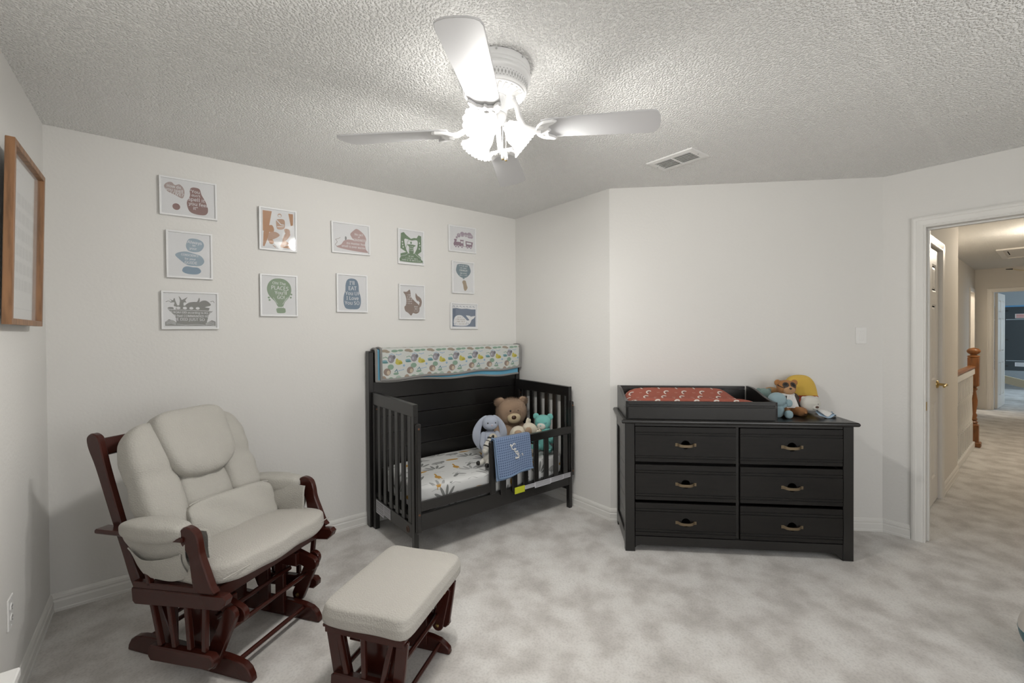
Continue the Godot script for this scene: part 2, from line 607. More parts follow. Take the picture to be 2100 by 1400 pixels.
func materials() -> void:
	var grain := noise_tex(0.02, 512, [[0.0, Color(0.93, 0.93, 0.93)], [1.0, Color(1, 1, 1)]], 5, 3)
	var stipple := noise_tex(0.06, 512, [], 4, 5)
	var popcorn := noise_tex(0.075, 1024, [[0.0, Color(1, 1, 1)], [0.25, Color(0.85, 0.85, 0.85)], [0.55, Color(0.2, 0.2, 0.2)], [1.0, Color(0, 0, 0)]], 2, 11, FastNoiseLite.TYPE_CELLULAR)
	var pile := noise_tex(0.11, 1024, [], 3, 21)
	var nap := noise_tex(0.0045, 1024, [[0.0, Color(0.72, 0.705, 0.685)], [0.30, Color(0.785, 0.77, 0.752)], [0.50, Color(0.832, 0.82, 0.803)], [0.72, Color(0.862, 0.853, 0.838)], [1.0, Color(0.885, 0.878, 0.864)]], 5, 33)
	var nap_fine := noise_tex(0.07, 512, [[0.0, Color(0.90, 0.90, 0.90)], [0.5, Color(0.98, 0.98, 0.98)], [1.0, Color(1, 1, 1)]], 4, 35)
	var wood := noise_tex(0.01, 512, [[0.0, Color(0.72, 0.72, 0.72)], [0.5, Color(0.92, 0.92, 0.92)], [1.0, Color(1, 1, 1)]], 5, 41)
	var weave := noise_tex(0.055, 512, [], 4, 51)

	var tri := {"uv1_triplanar": true, "uv1_world_triplanar": true}
	mat("wall_paint", lin(0.74, 0.73, 0.705), 0.75, {"heightmap_enabled": true, "heightmap_texture": stipple, "heightmap_scale": 0.05, "uv1_scale": Vector3(1.4, 1.4, 1.4)}.merged(tri))
	mat("hall_paint", lin(0.74, 0.70, 0.64), 0.75, {"heightmap_enabled": true, "heightmap_texture": stipple, "heightmap_scale": 0.05, "uv1_scale": Vector3(1.4, 1.4, 1.4)}.merged(tri))
	mat("pale_blue_paint", lin(0.66, 0.70, 0.72), 0.75)
	mat("ceiling_texture", lin(0.89, 0.885, 0.865), 0.95, {"heightmap_enabled": true, "heightmap_texture": popcorn, "heightmap_scale": 0.7, "uv1_scale": Vector3(1.3, 1.3, 1.3)}.merged(tri))
	mat("carpet", Color(1, 1, 1), 1.0, {"albedo_texture": nap, "uv1_scale": Vector3(0.85, 0.85, 0.85), "detail_enabled": true, "detail_albedo": nap_fine, "detail_blend_mode": BaseMaterial3D.BLEND_MODE_MUL,
		"detail_uv_layer": BaseMaterial3D.DETAIL_UV_2, "uv2_triplanar": true, "uv2_world_triplanar": true, "uv2_scale": Vector3(1.9, 1.9, 1.9), "rim_enabled": true, "rim": 0.15}.merged(tri))
	mat("trim_white", lin(0.76, 0.75, 0.72), 0.35)
	mat("hall_trim", lin(0.78, 0.745, 0.69), 0.35)
	mat("white_plastic", lin(0.80, 0.795, 0.78), 0.35)
	mat("white_enamel", lin(0.80, 0.80, 0.80), 0.32)
	mat("blade_white", lin(0.66, 0.66, 0.67), 0.42)
	mat("slot_shade_paint", lin(0.004, 0.004, 0.004), 0.9, {"metallic_specular": 0.1})  # near-black colour painted for the shade inside slots and holes
	mat("shade_glass", lin(0.9, 0.9, 0.9), 0.35, {"emission_enabled": true, "emission": Color(1.0, 0.985, 0.96), "emission_energy_multiplier": SHADE_GLOW})
	mat("brass", lin(0.55, 0.40, 0.16), 0.3, {"metallic": 1.0})
	mat("aged_brass", lin(0.22, 0.17, 0.11), 0.42, {"metallic": 0.9})
	mat("copper_bolt", lin(0.20, 0.10, 0.06), 0.4, {"metallic": 0.8})
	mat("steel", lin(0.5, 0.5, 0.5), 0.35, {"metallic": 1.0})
	mat("espresso", lin(0.006, 0.0053, 0.0049), 0.30, {"metallic_specular": 0.58})
	mat("espresso_front", lin(0.0085, 0.0072, 0.0066), 0.34, {"metallic_specular": 0.45, "albedo_texture": wood, "uv1_triplanar": true, "uv1_scale": Vector3(0.8, 7, 7)})
	mat("mahogany", lin(0.046, 0.0105, 0.007), 0.2, {"metallic_specular": 0.42})
	mat("oak", lin(0.33, 0.165, 0.075), 0.45, {"albedo_texture": wood, "uv1_triplanar": true, "uv1_scale": Vector3(6, 0.7, 6)})
	mat("stair_oak", lin(0.30, 0.115, 0.032), 0.32, {"albedo_texture": wood, "uv1_triplanar": true, "uv1_scale": Vector3(4, 0.8, 4)})
	var cloth := {"heightmap_enabled": true, "heightmap_texture": weave, "heightmap_scale": 0.22, "uv1_triplanar": true, "uv1_scale": Vector3(4, 4, 4), "rim_enabled": true, "rim": 0.25}
	mat("grey_upholstery", lin(0.42, 0.405, 0.37), 0.9, cloth)
	mat("seat_upholstery", lin(0.44, 0.42, 0.385), 0.9, cloth)
	mat("print_white", lin(0.80, 0.805, 0.81), 0.4)
	mat("paper_mat", lin(0.66, 0.67, 0.665), 0.8)
	mat("glass", Color(1, 1, 1, 0.06), 0.03, {"transparency": BaseMaterial3D.TRANSPARENCY_ALPHA})
	mat("black_plastic", lin(0.02, 0.02, 0.02), 0.4)
	mat("cream_rope", lin(0.55, 0.48, 0.34), 0.8)
	# soft toys
	var fuzz := {"heightmap_enabled": true, "heightmap_texture": pile, "heightmap_scale": 0.25, "uv1_triplanar": true, "uv1_scale": Vector3(5, 5, 5), "rim_enabled": true, "rim": 0.5}
	mat("brown_fur", lin(0.36, 0.245, 0.165), 0.95, fuzz)
	mat("cream_fur", lin(0.62, 0.50, 0.32), 0.95, fuzz)
	mat("blue_grey_plush", lin(0.44, 0.48, 0.57), 0.95, fuzz)
	mat("ivory_plush", lin(0.68, 0.62, 0.50), 0.95, fuzz)
	mat("tan_plush", lin(0.42, 0.29, 0.19), 0.95, fuzz)
	mat("aqua_plush", lin(0.19, 0.52, 0.48), 0.95, fuzz)
	mat("pale_aqua_plush", lin(0.50, 0.68, 0.66), 0.95, fuzz)
	mat("white_plush", lin(0.68, 0.66, 0.60), 0.95, fuzz)
	mat("yellow_plush", lin(0.72, 0.47, 0.08), 0.95, fuzz)
	mat("red_felt", lin(0.42, 0.045, 0.02), 0.9, fuzz)
	mat("orange_brown_fur", lin(0.42, 0.19, 0.065), 0.95, fuzz)
	mat("peach_fur", lin(0.52, 0.30, 0.155), 0.95, fuzz)
	mat("dark_brown_leather", lin(0.05, 0.032, 0.024), 0.55)
	mat("sage_knit", lin(0.20, 0.29, 0.27), 0.95, fuzz)
	mat("sky_knit", lin(0.30, 0.42, 0.46), 0.95, fuzz)
	mat("amber_knit", lin(0.45, 0.25, 0.10), 0.95, fuzz)
	mat("toy_black", lin(0.012, 0.011, 0.010), 0.2)
	mat("toy_nose", lin(0.06, 0.025, 0.012), 0.35)
	mat("pink_nose", lin(0.55, 0.45, 0.48), 0.8)
	mat("off_white_cloth", lin(0.66, 0.65, 0.63), 0.9)
	mat("pale_blue_cloth", lin(0.42, 0.56, 0.70), 0.9)
	mat("steel_blue_cloth", lin(0.10, 0.18, 0.26), 0.9)
	mat("grey_fleece", lin(0.30, 0.295, 0.285), 0.95, fuzz)
	mat("blue_fleece", lin(0.16, 0.47, 0.68), 0.95, fuzz)
	mat("ball_white", lin(0.66, 0.62, 0.57), 0.4)
	mat("ball_teal", lin(0.02, 0.13, 0.17), 0.3)
	mat("yellow_sticker", lin(0.58, 0.60, 0.03), 0.5)
	mat("charcoal_panel", lin(0.042, 0.052, 0.058), 0.5)
	mat("blue_edge", lin(0.12, 0.30, 0.50), 0.5)
	mat("cream_timber", lin(0.62, 0.55, 0.40), 0.6)
	M["hall_trim"].resource_name = "hall_trim"


# ---------------------------------------------------------------- the bedroom shell
const BASE := [Vector2(0, 0), Vector2(0.016, 0), Vector2(0.016, 0.012), Vector2(0.0135, 0.017), Vector2(0.0135, 0.050), Vector2(0.0095, 0.057), Vector2(0.0095, 0.061), Vector2(0.0115, 0.066), Vector2(0.0095, 0.078), Vector2(0.004, 0.088), Vector2(0.0, 0.09)]
const CASING := [Vector2(0, 0), Vector2(0, 0.010), Vector2(0.006, 0.014), Vector2(0.012, 0.012), Vector2(0.016, 0.015), Vector2(0.044, 0.018), Vector2(0.048, 0.021), Vector2(0.060, 0.021), Vector2(0.070, 0.017), Vector2(0.072, 0.0)]


func floor_path() -> Transform3D:   # local XY -> world XZ seen from above with Z up: x = x, y = -z
	return Transform3D(Basis(Vector3(1, 0, 0), Vector3(0, 0, -1), Vector3(0, 1, 0)), Vector3.ZERO)


func holed(l: float, at: Array, a: float, xf: Transform3D) -> MB:   # wall of length l along local x with windows 2a wide in it; z is its thickness outwards
	var b := MB.new()
	var cut := []
	var x := 0.0
	for m in at:
		cut.append_array([[x, m - a, 0.0, H], [m - a, m + a, 0.0, 0.8], [m - a, m + a, 2.1, H]])
		x = m + a
	cut.append([x, l, 0.0, H])
	for q in cut:
		b.box(xf * Vector3((q[0] + q[1]) / 2, (q[2] + q[3]) / 2, 0.06), Vector3(q[1] - q[0], q[3] - q[2], 0.12), 0.0, xf.basis)
	return b


func baseboard(called: String, pts: Array, m: Material) -> void:
	var mb := MB.new()
	var path := []
	for q in pts: path.append(Vector2(q.x, -q.y))
	mb.molding(path, BASE, false, floor_path())
	struct(mb, called, m)


func room() -> void:
	struct(MB.new().span(Vector3(-0.12, -0.12, -0.12), Vector3(18.2, 0, 5.0), 0.0), "floor", M.carpet)
	struct(MB.new().span(Vector3(-0.12, H, -0.12), Vector3(18.2, H + 0.12, 5.0), 0.0), "ceiling", M.ceiling_texture)
	struct(MB.new().span(Vector3(0, 0, -0.12), Vector3(3.148, H, 0), 0.0), "wall_back", M.wall_paint)
	struct(MB.new().span(Vector3(CORNER.x, 0, 0), Vector3(CORNER.x + 0.12, H, CORNER.z), 0.0), "wall_back_right", M.wall_paint)
	var d := XE - CORNER.x
	var flat := floor_path()
	var quad := [Vector2(CORNER.x, -CORNER.z), Vector2(XE, -CORNER.z - d), Vector2(XE + 0.12, -CORNER.z - d + 0.05), Vector2(CORNER.x + 0.12, -CORNER.z + 0.05)]
	struct(MB.new().prism(quad, 0, H, 0, flat, 1.0), "wall_diagonal", M.wall_paint)
	# wall with the doorway
	var z0 := CORNER.z + d
	var e := MB.new()
	e.span(Vector3(XE, 0, z0), Vector3(XE + 0.1, H, DOOR0 - 0.012), 0.0)
	e.span(Vector3(XE, 2.066, DOOR0 - 0.012), Vector3(XE + 0.1, H, DOOR1 + 0.012), 0.0)
	e.span(Vector3(XE, 0, DOOR1 + 0.012), Vector3(XE + 0.1, H, 4.82), 0.0)
	struct(e, "wall_right", M.wall_paint)
	# wall behind the camera, and the far end of the left wall, with unseen windows added to carry fill light
	struct(holed(XE, ADDED_FRONT_WINDOWS, 0.26, Transform3D(Basis(), Vector3(0, 0, 4.70))), "wall_front", M.wall_paint)
	var turn := Transform3D(Basis(Vector3(0, 0, 1), Vector3(0, 1, 0), Vector3(-1, 0, 0)), Vector3.ZERO)
	struct(holed(4.82, [ADDED_LEFT_WINDOW], 0.46, turn), "wall_left", M.wall_paint)
	for k in 3:
		var xf := Transform3D(Basis(), Vector3(ADDED_FRONT_WINDOWS[k], 0, 4.71)) if k < 2 else turn * T(Vector3(ADDED_LEFT_WINDOW, 0, 0.01))
		var a := 0.26 if k < 2 else 0.46
		var f := MB.new()
		f.molding([Vector2(-a, 0.8), Vector2(a, 0.8), Vector2(a, 2.1), Vector2(-a, 2.1)], [Vector2(0, 0.06), Vector2(0, -0.012), Vector2(0.045, -0.012), Vector2(0.045, 0.03), Vector2(0.045, 0.06)], true, xf)
		f.box(xf * Vector3(0, 1.45, 0.02), Vector3(2 * a, 0.04, 0.03), 0.002, xf.basis)
		var w := struct(f, "unseen_window_%d" % (k + 1), M.trim_white)  # added windows, out of view, made to carry the fill
		obj(MB.new().box(xf * Vector3(0, 1.45, 0.042), Vector3(2 * a - 0.08, 1.22, 0.004), 0.0, xf.basis), "pane", M.glass, w)
	# baseboards, each wall its own piece
	baseboard("baseboard_left", [Vector2(0, 0), Vector2(0, 4.7)], M.trim_white)
	baseboard("baseboard_back", [Vector2(CORNER.x, 0), Vector2(0, 0)], M.trim_white)
	baseboard("baseboard_right", [Vector2(XE, DOOR0 - 0.072), Vector2(XE, z0), Vector2(CORNER.x, CORNER.z), Vector2(CORNER.x, 0)], M.trim_white)
	baseboard("baseboard_front", [Vector2(0, 4.7), Vector2(XE, 4.7)], M.trim_white)
	# door casing on the bedroom side, the jamb and its stop
	var up := Transform3D(Basis(Vector3(0, 0, 1), Vector3(0, 1, 0), Vector3(-1, 0, 0)), Vector3(XE, 0, 0))   # local x = world z, y = up, z = out into the room
	var c := MB.new()
	c.molding([Vector2(DOOR0, 0), Vector2(DOOR0, 2.054), Vector2(DOOR1, 2.054), Vector2(DOOR1, 0)], CASING, false, up)
	var tr := struct(c, "trim_1", M.trim_white, "white moulded casing round the bedroom doorway")
	var j := MB.new()
	j.span(Vector3(XE - 0.004, 0, DOOR0 - 0.012), Vector3(XE + 0.104, 2.066, DOOR0), 0.001)
	j.span(Vector3(XE - 0.004, 2.054, DOOR0), Vector3(XE + 0.104, 2.066, DOOR1), 0.001)
	j.span(Vector3(XE - 0.004, 0, DOOR1), Vector3(XE + 0.104, 2.066, DOOR1 + 0.012), 0.001)
	obj(j, "jamb", M.trim_white, tr)
	var st := MB.new()
	st.span(Vector3(XE + 0.040, 0, DOOR0), Vector3(XE + 0.075, 2.042, DOOR0 + 0.011), 0.002)
	st.span(Vector3(XE + 0.040, 2.042, DOOR0), Vector3(XE + 0.075, 2.054, DOOR1), 0.002)
	st.span(Vector3(XE + 0.040, 0, DOOR1 - 0.011), Vector3(XE + 0.075, 2.042, DOOR1), 0.002)
	obj(st, "door_stop", M.trim_white, tr)
	obj(MB.new().box(Vector3(XE + 0.018, 0.89, DOOR0 + 0.0012), Vector3(0.026, 0.058, 0.0025), 0.001), "strike_plate", M.brass, tr)


const DOOR0 := 2.619
const DOOR1 := 3.44


# six-panel door slab in local coordinates: x 0..w, y 0..h, front face at z = 0, thickness behind
func panel_door(parent: Node3D, w: float, h: float, m: Material) -> void:
	var t := 0.035
	var cols := [[0.105, w / 2 - 0.045], [w / 2 + 0.045, w - 0.105]]
	var rows := [[0.20, 0.80], [0.98, 1.58], [1.68, h - 0.115]]
	var mb := MB.new()
	mb.span(Vector3(0, 0, -t), Vector3(w, h, -0.008), 0.001)
	# stiles and rails proud of the panel ground
	mb.span(Vector3(0, 0, -0.009), Vector3(cols[0][0], h, 0), 0.0)
	mb.span(Vector3(cols[0][1], 0, -0.009), Vector3(cols[1][0], h, 0), 0.0)
	mb.span(Vector3(cols[1][1], 0, -0.009), Vector3(w, h, 0), 0.0)
	for c in cols:
		mb.span(Vector3(c[0], 0, -0.009), Vector3(c[1], rows[0][0], 0), 0.0)
		mb.span(Vector3(c[0], rows[0][1], -0.009), Vector3(c[1], rows[1][0], 0), 0.0)
		mb.span(Vector3(c[0], rows[1][1], -0.009), Vector3(c[1], rows[2][0], 0), 0.0)
		mb.span(Vector3(c[0], rows[2][1], -0.009), Vector3(c[1], h, 0), 0.0)
	obj(mb, "slab", m, parent)
	for c in cols:
		for r in rows:
			var p := MB.new()
			p.molding([Vector2(c[0], r[0]), Vector2(c[1], r[0]), Vector2(c[1], r[1]), Vector2(c[0], r[1])], [Vector2(0, 0), Vector2(0.006, -0.003), Vector2(0.012, -0.008), Vector2(0.022, -0.008), Vector2(0.040, -0.002)], true, Transform3D(), -1.0)
			p.face(Vector3(c[0] + 0.04, r[0] + 0.04, -0.002), Vector3(c[1] - 0.04, r[0] + 0.04, -0.002), Vector3(c[1] - 0.04, r[1] - 0.04, -0.002), Vector3(c[0] + 0.04, r[1] - 0.04, -0.002))
			obj(p, "panel", m, parent)


func lever(parent: Node3D, at: Vector3, dir: float) -> void:
	var r := obj(MB.new().lathe([Vector2(0, 0.014), Vector2(0.024, 0.012), Vector2(0.030, 0.006), Vector2(0.032, 0), Vector2(0.0, 0)], 24, T(at, Vector3(90, 0, 0))), "door_handle", M.brass, parent)
	var p := [at + Vector3(0, 0, 0.005), at + Vector3(0, 0, 0.045), at + Vector3(dir * 0.012, 0, 0.058), at + Vector3(dir * 0.06, 0.004, 0.060), at + Vector3(dir * 0.115, -0.006, 0.056)]
	obj(MB.new().tube(p, [0.011, 0.010, 0.011, 0.010, 0.008], 12), "lever", M.brass, r)


const HZ := 2.55      # left wall of the hall
const HEND := 6.42    # where that wall stops at the stairs
const FARX := 11.68   # wall at the far end of the hall


func hallway() -> void:
	# left wall of the hall with the closet door
	var w := MB.new()
	var d0 := 4.78
	var d1 := 5.44
	w.span(Vector3(XE + 0.1, 0, HZ - 0.12), Vector3(d0, H, HZ), 0.0)
	w.span(Vector3(d0, 2.03, HZ - 0.12), Vector3(d1, H, HZ), 0.0)
	w.span(Vector3(d1, 0, HZ - 0.12), Vector3(HEND, H, HZ), 0.0)
	w.span(Vector3(d0, 0, HZ - 0.12), Vector3(d1, 2.03, HZ - 0.08), 0.0)
	struct(w, "wall_hall_left", M.hall_paint)
	var tr := MB.new()
	tr.molding([Vector2(d1, 0), Vector2(d1, 2.03), Vector2(d0, 2.03), Vector2(d0, 0)], [Vector2(0, 0), Vector2(0, 0.010), Vector2(-0.006, 0.014), Vector2(-0.016, 0.013), Vector2(-0.044, 0.018), Vector2(-0.056, 0.020), Vector2(-0.064, 0.0)], false, T(Vector3(0, 0, HZ)))
	struct(tr, "trim_2", M.hall_trim, "white casing round the closet door in the hall")
	var door := Node3D.new()
	door.name = numbered("door_1")
	add_child(door)
	door.position = Vector3(d0 + 0.004, 0.012, HZ - 0.012)
	door.set_meta("kind", "structure")
	door.set_meta("label", "white six-panel closet door with a brass lever in the hall")
	panel_door(door, d1 - d0 - 0.008, 2.01, M.hall_trim)
	lever(door, Vector3(0.585, 0.935, 0), -1.0)
	for y in [0.22, 1.0, 1.80]:
		obj(MB.new().tube([Vector3(-0.002, y - 0.045, 0.004), Vector3(-0.002, y + 0.045, 0.004)], 0.006, 8), "hinge", M.brass, door)
	baseboard("baseboard_hall_left", [Vector2(HEND, HZ), Vector2(d1 + 0.064, HZ)], M.hall_trim)
	# the strip of wall behind the jamb on the other side, and the right wall of the hall
	struct(MB.new().span(Vector3(XE + 0.1, 0, 3.86), Vector3(FARX, H, 3.98), 0.0), "wall_hall_right", M.hall_paint)
	# wall beyond the stairs, with a narrow doorway next to its far end
	var s := MB.new()
	var sz := 2.22
	s.span(Vector3(HEND - 0.12, 0, sz - 0.12), Vector3(10.95, H, sz), 0.0)
	s.span(Vector3(10.95, 2.03, sz - 0.12), Vector3(11.5, H, sz), 0.0)
	s.span(Vector3(11.5, 0, sz - 0.12), Vector3(FARX, H, sz), 0.0)
	s.span(Vector3(HEND - 0.12, 0, sz), Vector3(HEND, H, HZ - 0.12), 0.0)
	struct(s, "wall_stairs", M.hall_paint)
	var tc := MB.new()
	tc.molding([Vector2(11.5, 0), Vector2(11.5, 2.03), Vector2(10.95, 2.03), Vector2(10.95, 0)], [Vector2(0, 0), Vector2(0, 0.012), Vector2(-0.06, 0.018), Vector2(-0.062, 0.0)], false, T(Vector3(0, 0, sz)))
	struct(tc, "trim_3", M.hall_trim, "narrow white doorway casing at the end of the stairs wall")
	# the lit little room behind that doorway
	var n := MB.new()
	n.span(Vector3(10.6, 0, 1.0), Vector3(11.8, H, 1.1), 0.0)
	n.span(Vector3(10.5, 0, 1.0), Vector3(10.6, H, sz - 0.12), 0.0)
	n.span(Vector3(11.68, 0, 1.0), Vector3(11.8, H, sz), 0.0)
	struct(n, "wall_side_room", M.hall_paint)
	# wall at the far end, with a doorway into the other room
	var f := MB.new()
	f.span(Vector3(FARX, 0, sz - 0.1), Vector3(FARX + 0.12, H, FD0), 0.0)
	f.span(Vector3(FARX, 2.03, FD0), Vector3(FARX + 0.12, H, FD1), 0.0)
	f.span(Vector3(FARX, 0, FD1), Vector3(FARX + 0.12, H, 4.9), 0.0)
	struct(f, "wall_hall_end", M.hall_paint)
	var up := Transform3D(Basis(Vector3(0, 0, 1), Vector3(0, 1, 0), Vector3(-1, 0, 0)), Vector3(FARX, 0, 0))
	var c := MB.new()
	c.molding([Vector2(FD0, 0), Vector2(FD0, 2.03), Vector2(FD1, 2.03), Vector2(FD1, 0)], CASING, false, up)
	var t4 := struct(c, "trim_4", M.hall_trim, "white casing round the doorway at the end of the hall")
	var j := MB.new()
	j.span(Vector3(FARX - 0.004, 0, FD0 - 0.001), Vector3(FARX + 0.124, 2.04, FD0 + 0.012), 0.001)
	j.span(Vector3(FARX - 0.004, 2.03, FD0), Vector3(FARX + 0.124, 2.042, FD1), 0.001)
	obj(j, "jamb", M.hall_trim, t4)
	var fd := Node3D.new()
	fd.name = numbered("door_2")
	add_child(fd)
	fd.position = Vector3(FARX + 0.125, 0.012, FD0 + 0.05)
	fd.rotation.y = deg_to_rad(-3.0)
	fd.set_meta("kind", "structure")
	fd.set_meta("label", "white panelled door standing open into the room across the hall")
	panel_door(fd, 0.78, 2.01, M.hall_trim)
	# little ceiling hatch with a pull cord
	var ah := thing("attic_hatch", "white framed attic hatch in the hall ceiling", "hatch", Vector3(9.6, H, 2.95))
	obj(MB.new().molding([Vector2(-0.55, -0.32), Vector2(0.55, -0.32), Vector2(0.55, 0.32), Vector2(-0.55, 0.32)], [Vector2(0.0, 0.0), Vector2(0, 0.018), Vector2(0.055, 0.018), Vector2(0.06, 0.0)], true, T(Vector3.ZERO, Vector3(90, 0, 0))), "frame", M.hall_trim, ah)
	obj(MB.new().span(Vector3(-0.49, -0.010, -0.26), Vector3(0.49, -0.002, 0.26), 0.001), "panel", M.hall_trim, ah)
	obj(MB.new().span(Vector3(-0.30, -0.0115, -0.235), Vector3(0.12, -0.0095, -0.225), 0.0), "slot", M.slot_shade_paint, ah)  # dark strip painted for the shade inside the slot
	var cd := thing("pull_rope", "cream rope with a black tip hanging below the hall ceiling", "rope", Vector3(10.35, 2.40, 2.72))
	var pts := []
	for k in 13:
		var a := k / 12.0
		pts.append(Vector3(0.02 * a, -0.115 - 0.05 * sin(a * PI) * (1.0 - 0.3 * a) + 0.03 * a * a, a * 0.42))
	obj(MB.new().tube(pts, 0.008, 8), "cord", M.cream_rope, cd)
	obj(MB.new().tube([pts[0] + Vector3(0, 0.004, -0.07), pts[0]], [0.006, 0.010], 8), "tip", M.black_plastic, cd)
	obj(MB.new().tube([pts[12], Vector3(0.02, 0.04, 0.5)], 0.008, 8), "hanger", M.cream_rope, cd)
	railing()
	# ceiling lamp of the hall, out of the picture
	var lp := thing("ceiling_lamp", "round white ceiling lamp in the hall", "lamp", Vector3(7.6, H, 3.2))
	obj(MB.new().lathe([Vector2(0.17, 0), Vector2(0.17, -0.02), Vector2(0.16, -0.03)], 32), "base", M.white_enamel, lp)
	obj(MB.new().lathe([Vector2(0.155, -0.02), Vector2(0.145, -0.06), Vector2(0.10, -0.09), Vector2(0.0, -0.10)], 32), "lamp_bowl", M.shade_glass, lp)
	bulb(lp, Vector3(0, -0.06, 0), 0.08, Color(1.0, 0.95, 0.87), HALL)
	var lp2 := thing("ceiling_lamp", "round white ceiling lamp in the small side room", "lamp", Vector3(11.1, H, 1.6))
	obj(MB.new().lathe([Vector2(0.17, 0), Vector2(0.17, -0.02), Vector2(0.16, -0.03)], 32), "base", M.white_enamel, lp2)
	obj(MB.new().lathe([Vector2(0.155, -0.02), Vector2(0.145, -0.06), Vector2(0.10, -0.09), Vector2(0.0, -0.10)], 32), "lamp_bowl", M.shade_glass, lp2)
	bulb(lp2, Vector3(0, -0.06, 0), 0.08, Color(1.0, 0.96, 0.9), HALL * 0.8)


const FD0 := 2.435
const FD1 := 3.25


func bulb(parent: Node3D, at: Vector3, size: float, c: Color, e: float) -> void:
	var l := OmniLight3D.new()
	l.name = "lamp_light"
	l.light_color = c
	l.light_energy = e
	l.light_size = size
	l.omni_range = 14.0
	l.omni_attenuation = 2.0
	l.shadow_enabled = true
	parent.add_child(l, true)
	l.position = at


func railing() -> void:
	var x0 := HEND
	var x1 := 7.93
	var z := 2.51
	var t := thing("stair_railing", "white stair railing with spindles and an oak handrail beside the hall", "railing", Vector3(x0, 0, z))
	var l := x1 - x0
	obj(MB.new().span(Vector3(0, 0.93, -0.034), Vector3(l, 0.965, 0.034), 0.012), "handrail", M.stair_oak, t)
	obj(MB.new().span(Vector3(0, 0.865, -0.028), Vector3(l, 0.929, 0.028), 0.004), "top_rail", M.trim_white, t)
	obj(MB.new().span(Vector3(0, 0.0, -0.03), Vector3(l, 0.07, 0.03), 0.004), "bottom_rail", M.trim_white, t)
	var sp := MB.new()
	sp.span(Vector3(-0.016, 0.07, -0.016), Vector3(0.016, 0.30, 0.016), 0.002)
	sp.lathe([Vector2(0.014, 0.30), Vector2(0.017, 0.315), Vector2(0.010, 0.33), Vector2(0.015, 0.40), Vector2(0.009, 0.58), Vector2(0.013, 0.62), Vector2(0.016, 0.635), Vector2(0.014, 0.65)], 8)
	sp.span(Vector3(-0.016, 0.65, -0.016), Vector3(0.016, 0.865, 0.016), 0.002)
	var sm := sp.mesh()
	for k in 14:
		put(sm, "spindle", M.trim_white, t, T(Vector3(0.06 + k * (l - 0.12) / 13.0, 0, 0)))
	var nw := thing("newel_post", "turned oak newel post with a ball cap at the end of the railing", "newel post", Vector3(8.0, 0, 2.52))
	obj(MB.new().span(Vector3(-0.065, 0, -0.065), Vector3(0.065, 0.055, 0.065), 0.008), "plinth", M.stair_oak, nw)
	obj(MB.new().span(Vector3(-0.046, 0.055, -0.046), Vector3(0.046, 0.26, 0.046), 0.004), "foot", M.stair_oak, nw)
	obj(MB.new().lathe([Vector2(0.040, 0.26), Vector2(0.032, 0.275), Vector2(0.040, 0.29), Vector2(0.026, 0.305), Vector2(0.036, 0.325), Vector2(0.026, 0.345), Vector2(0.034, 0.37), Vector2(0.022, 0.40), Vector2(0.034, 0.50), Vector2(0.036, 0.55), Vector2(0.022, 0.66), Vector2(0.036, 0.685), Vector2(0.024, 0.70), Vector2(0.040, 0.725)], 20), "turning", M.stair_oak, nw)
	obj(MB.new().span(Vector3(-0.048, 0.72, -0.048), Vector3(0.048, 1.06, 0.048), 0.005), "head", M.stair_oak, nw)
	obj(MB.new().lathe([Vector2(0.048, 1.06), Vector2(0.056, 1.068), Vector2(0.052, 1.078), Vector2(0.030, 1.085), Vector2(0.028, 1.095), Vector2(0.050, 1.108), Vector2(0.060, 1.128), Vector2(0.058, 1.145), Vector2(0.040, 1.165), Vector2(0.0, 1.175)], 24), "cap", M.stair_oak, nw)


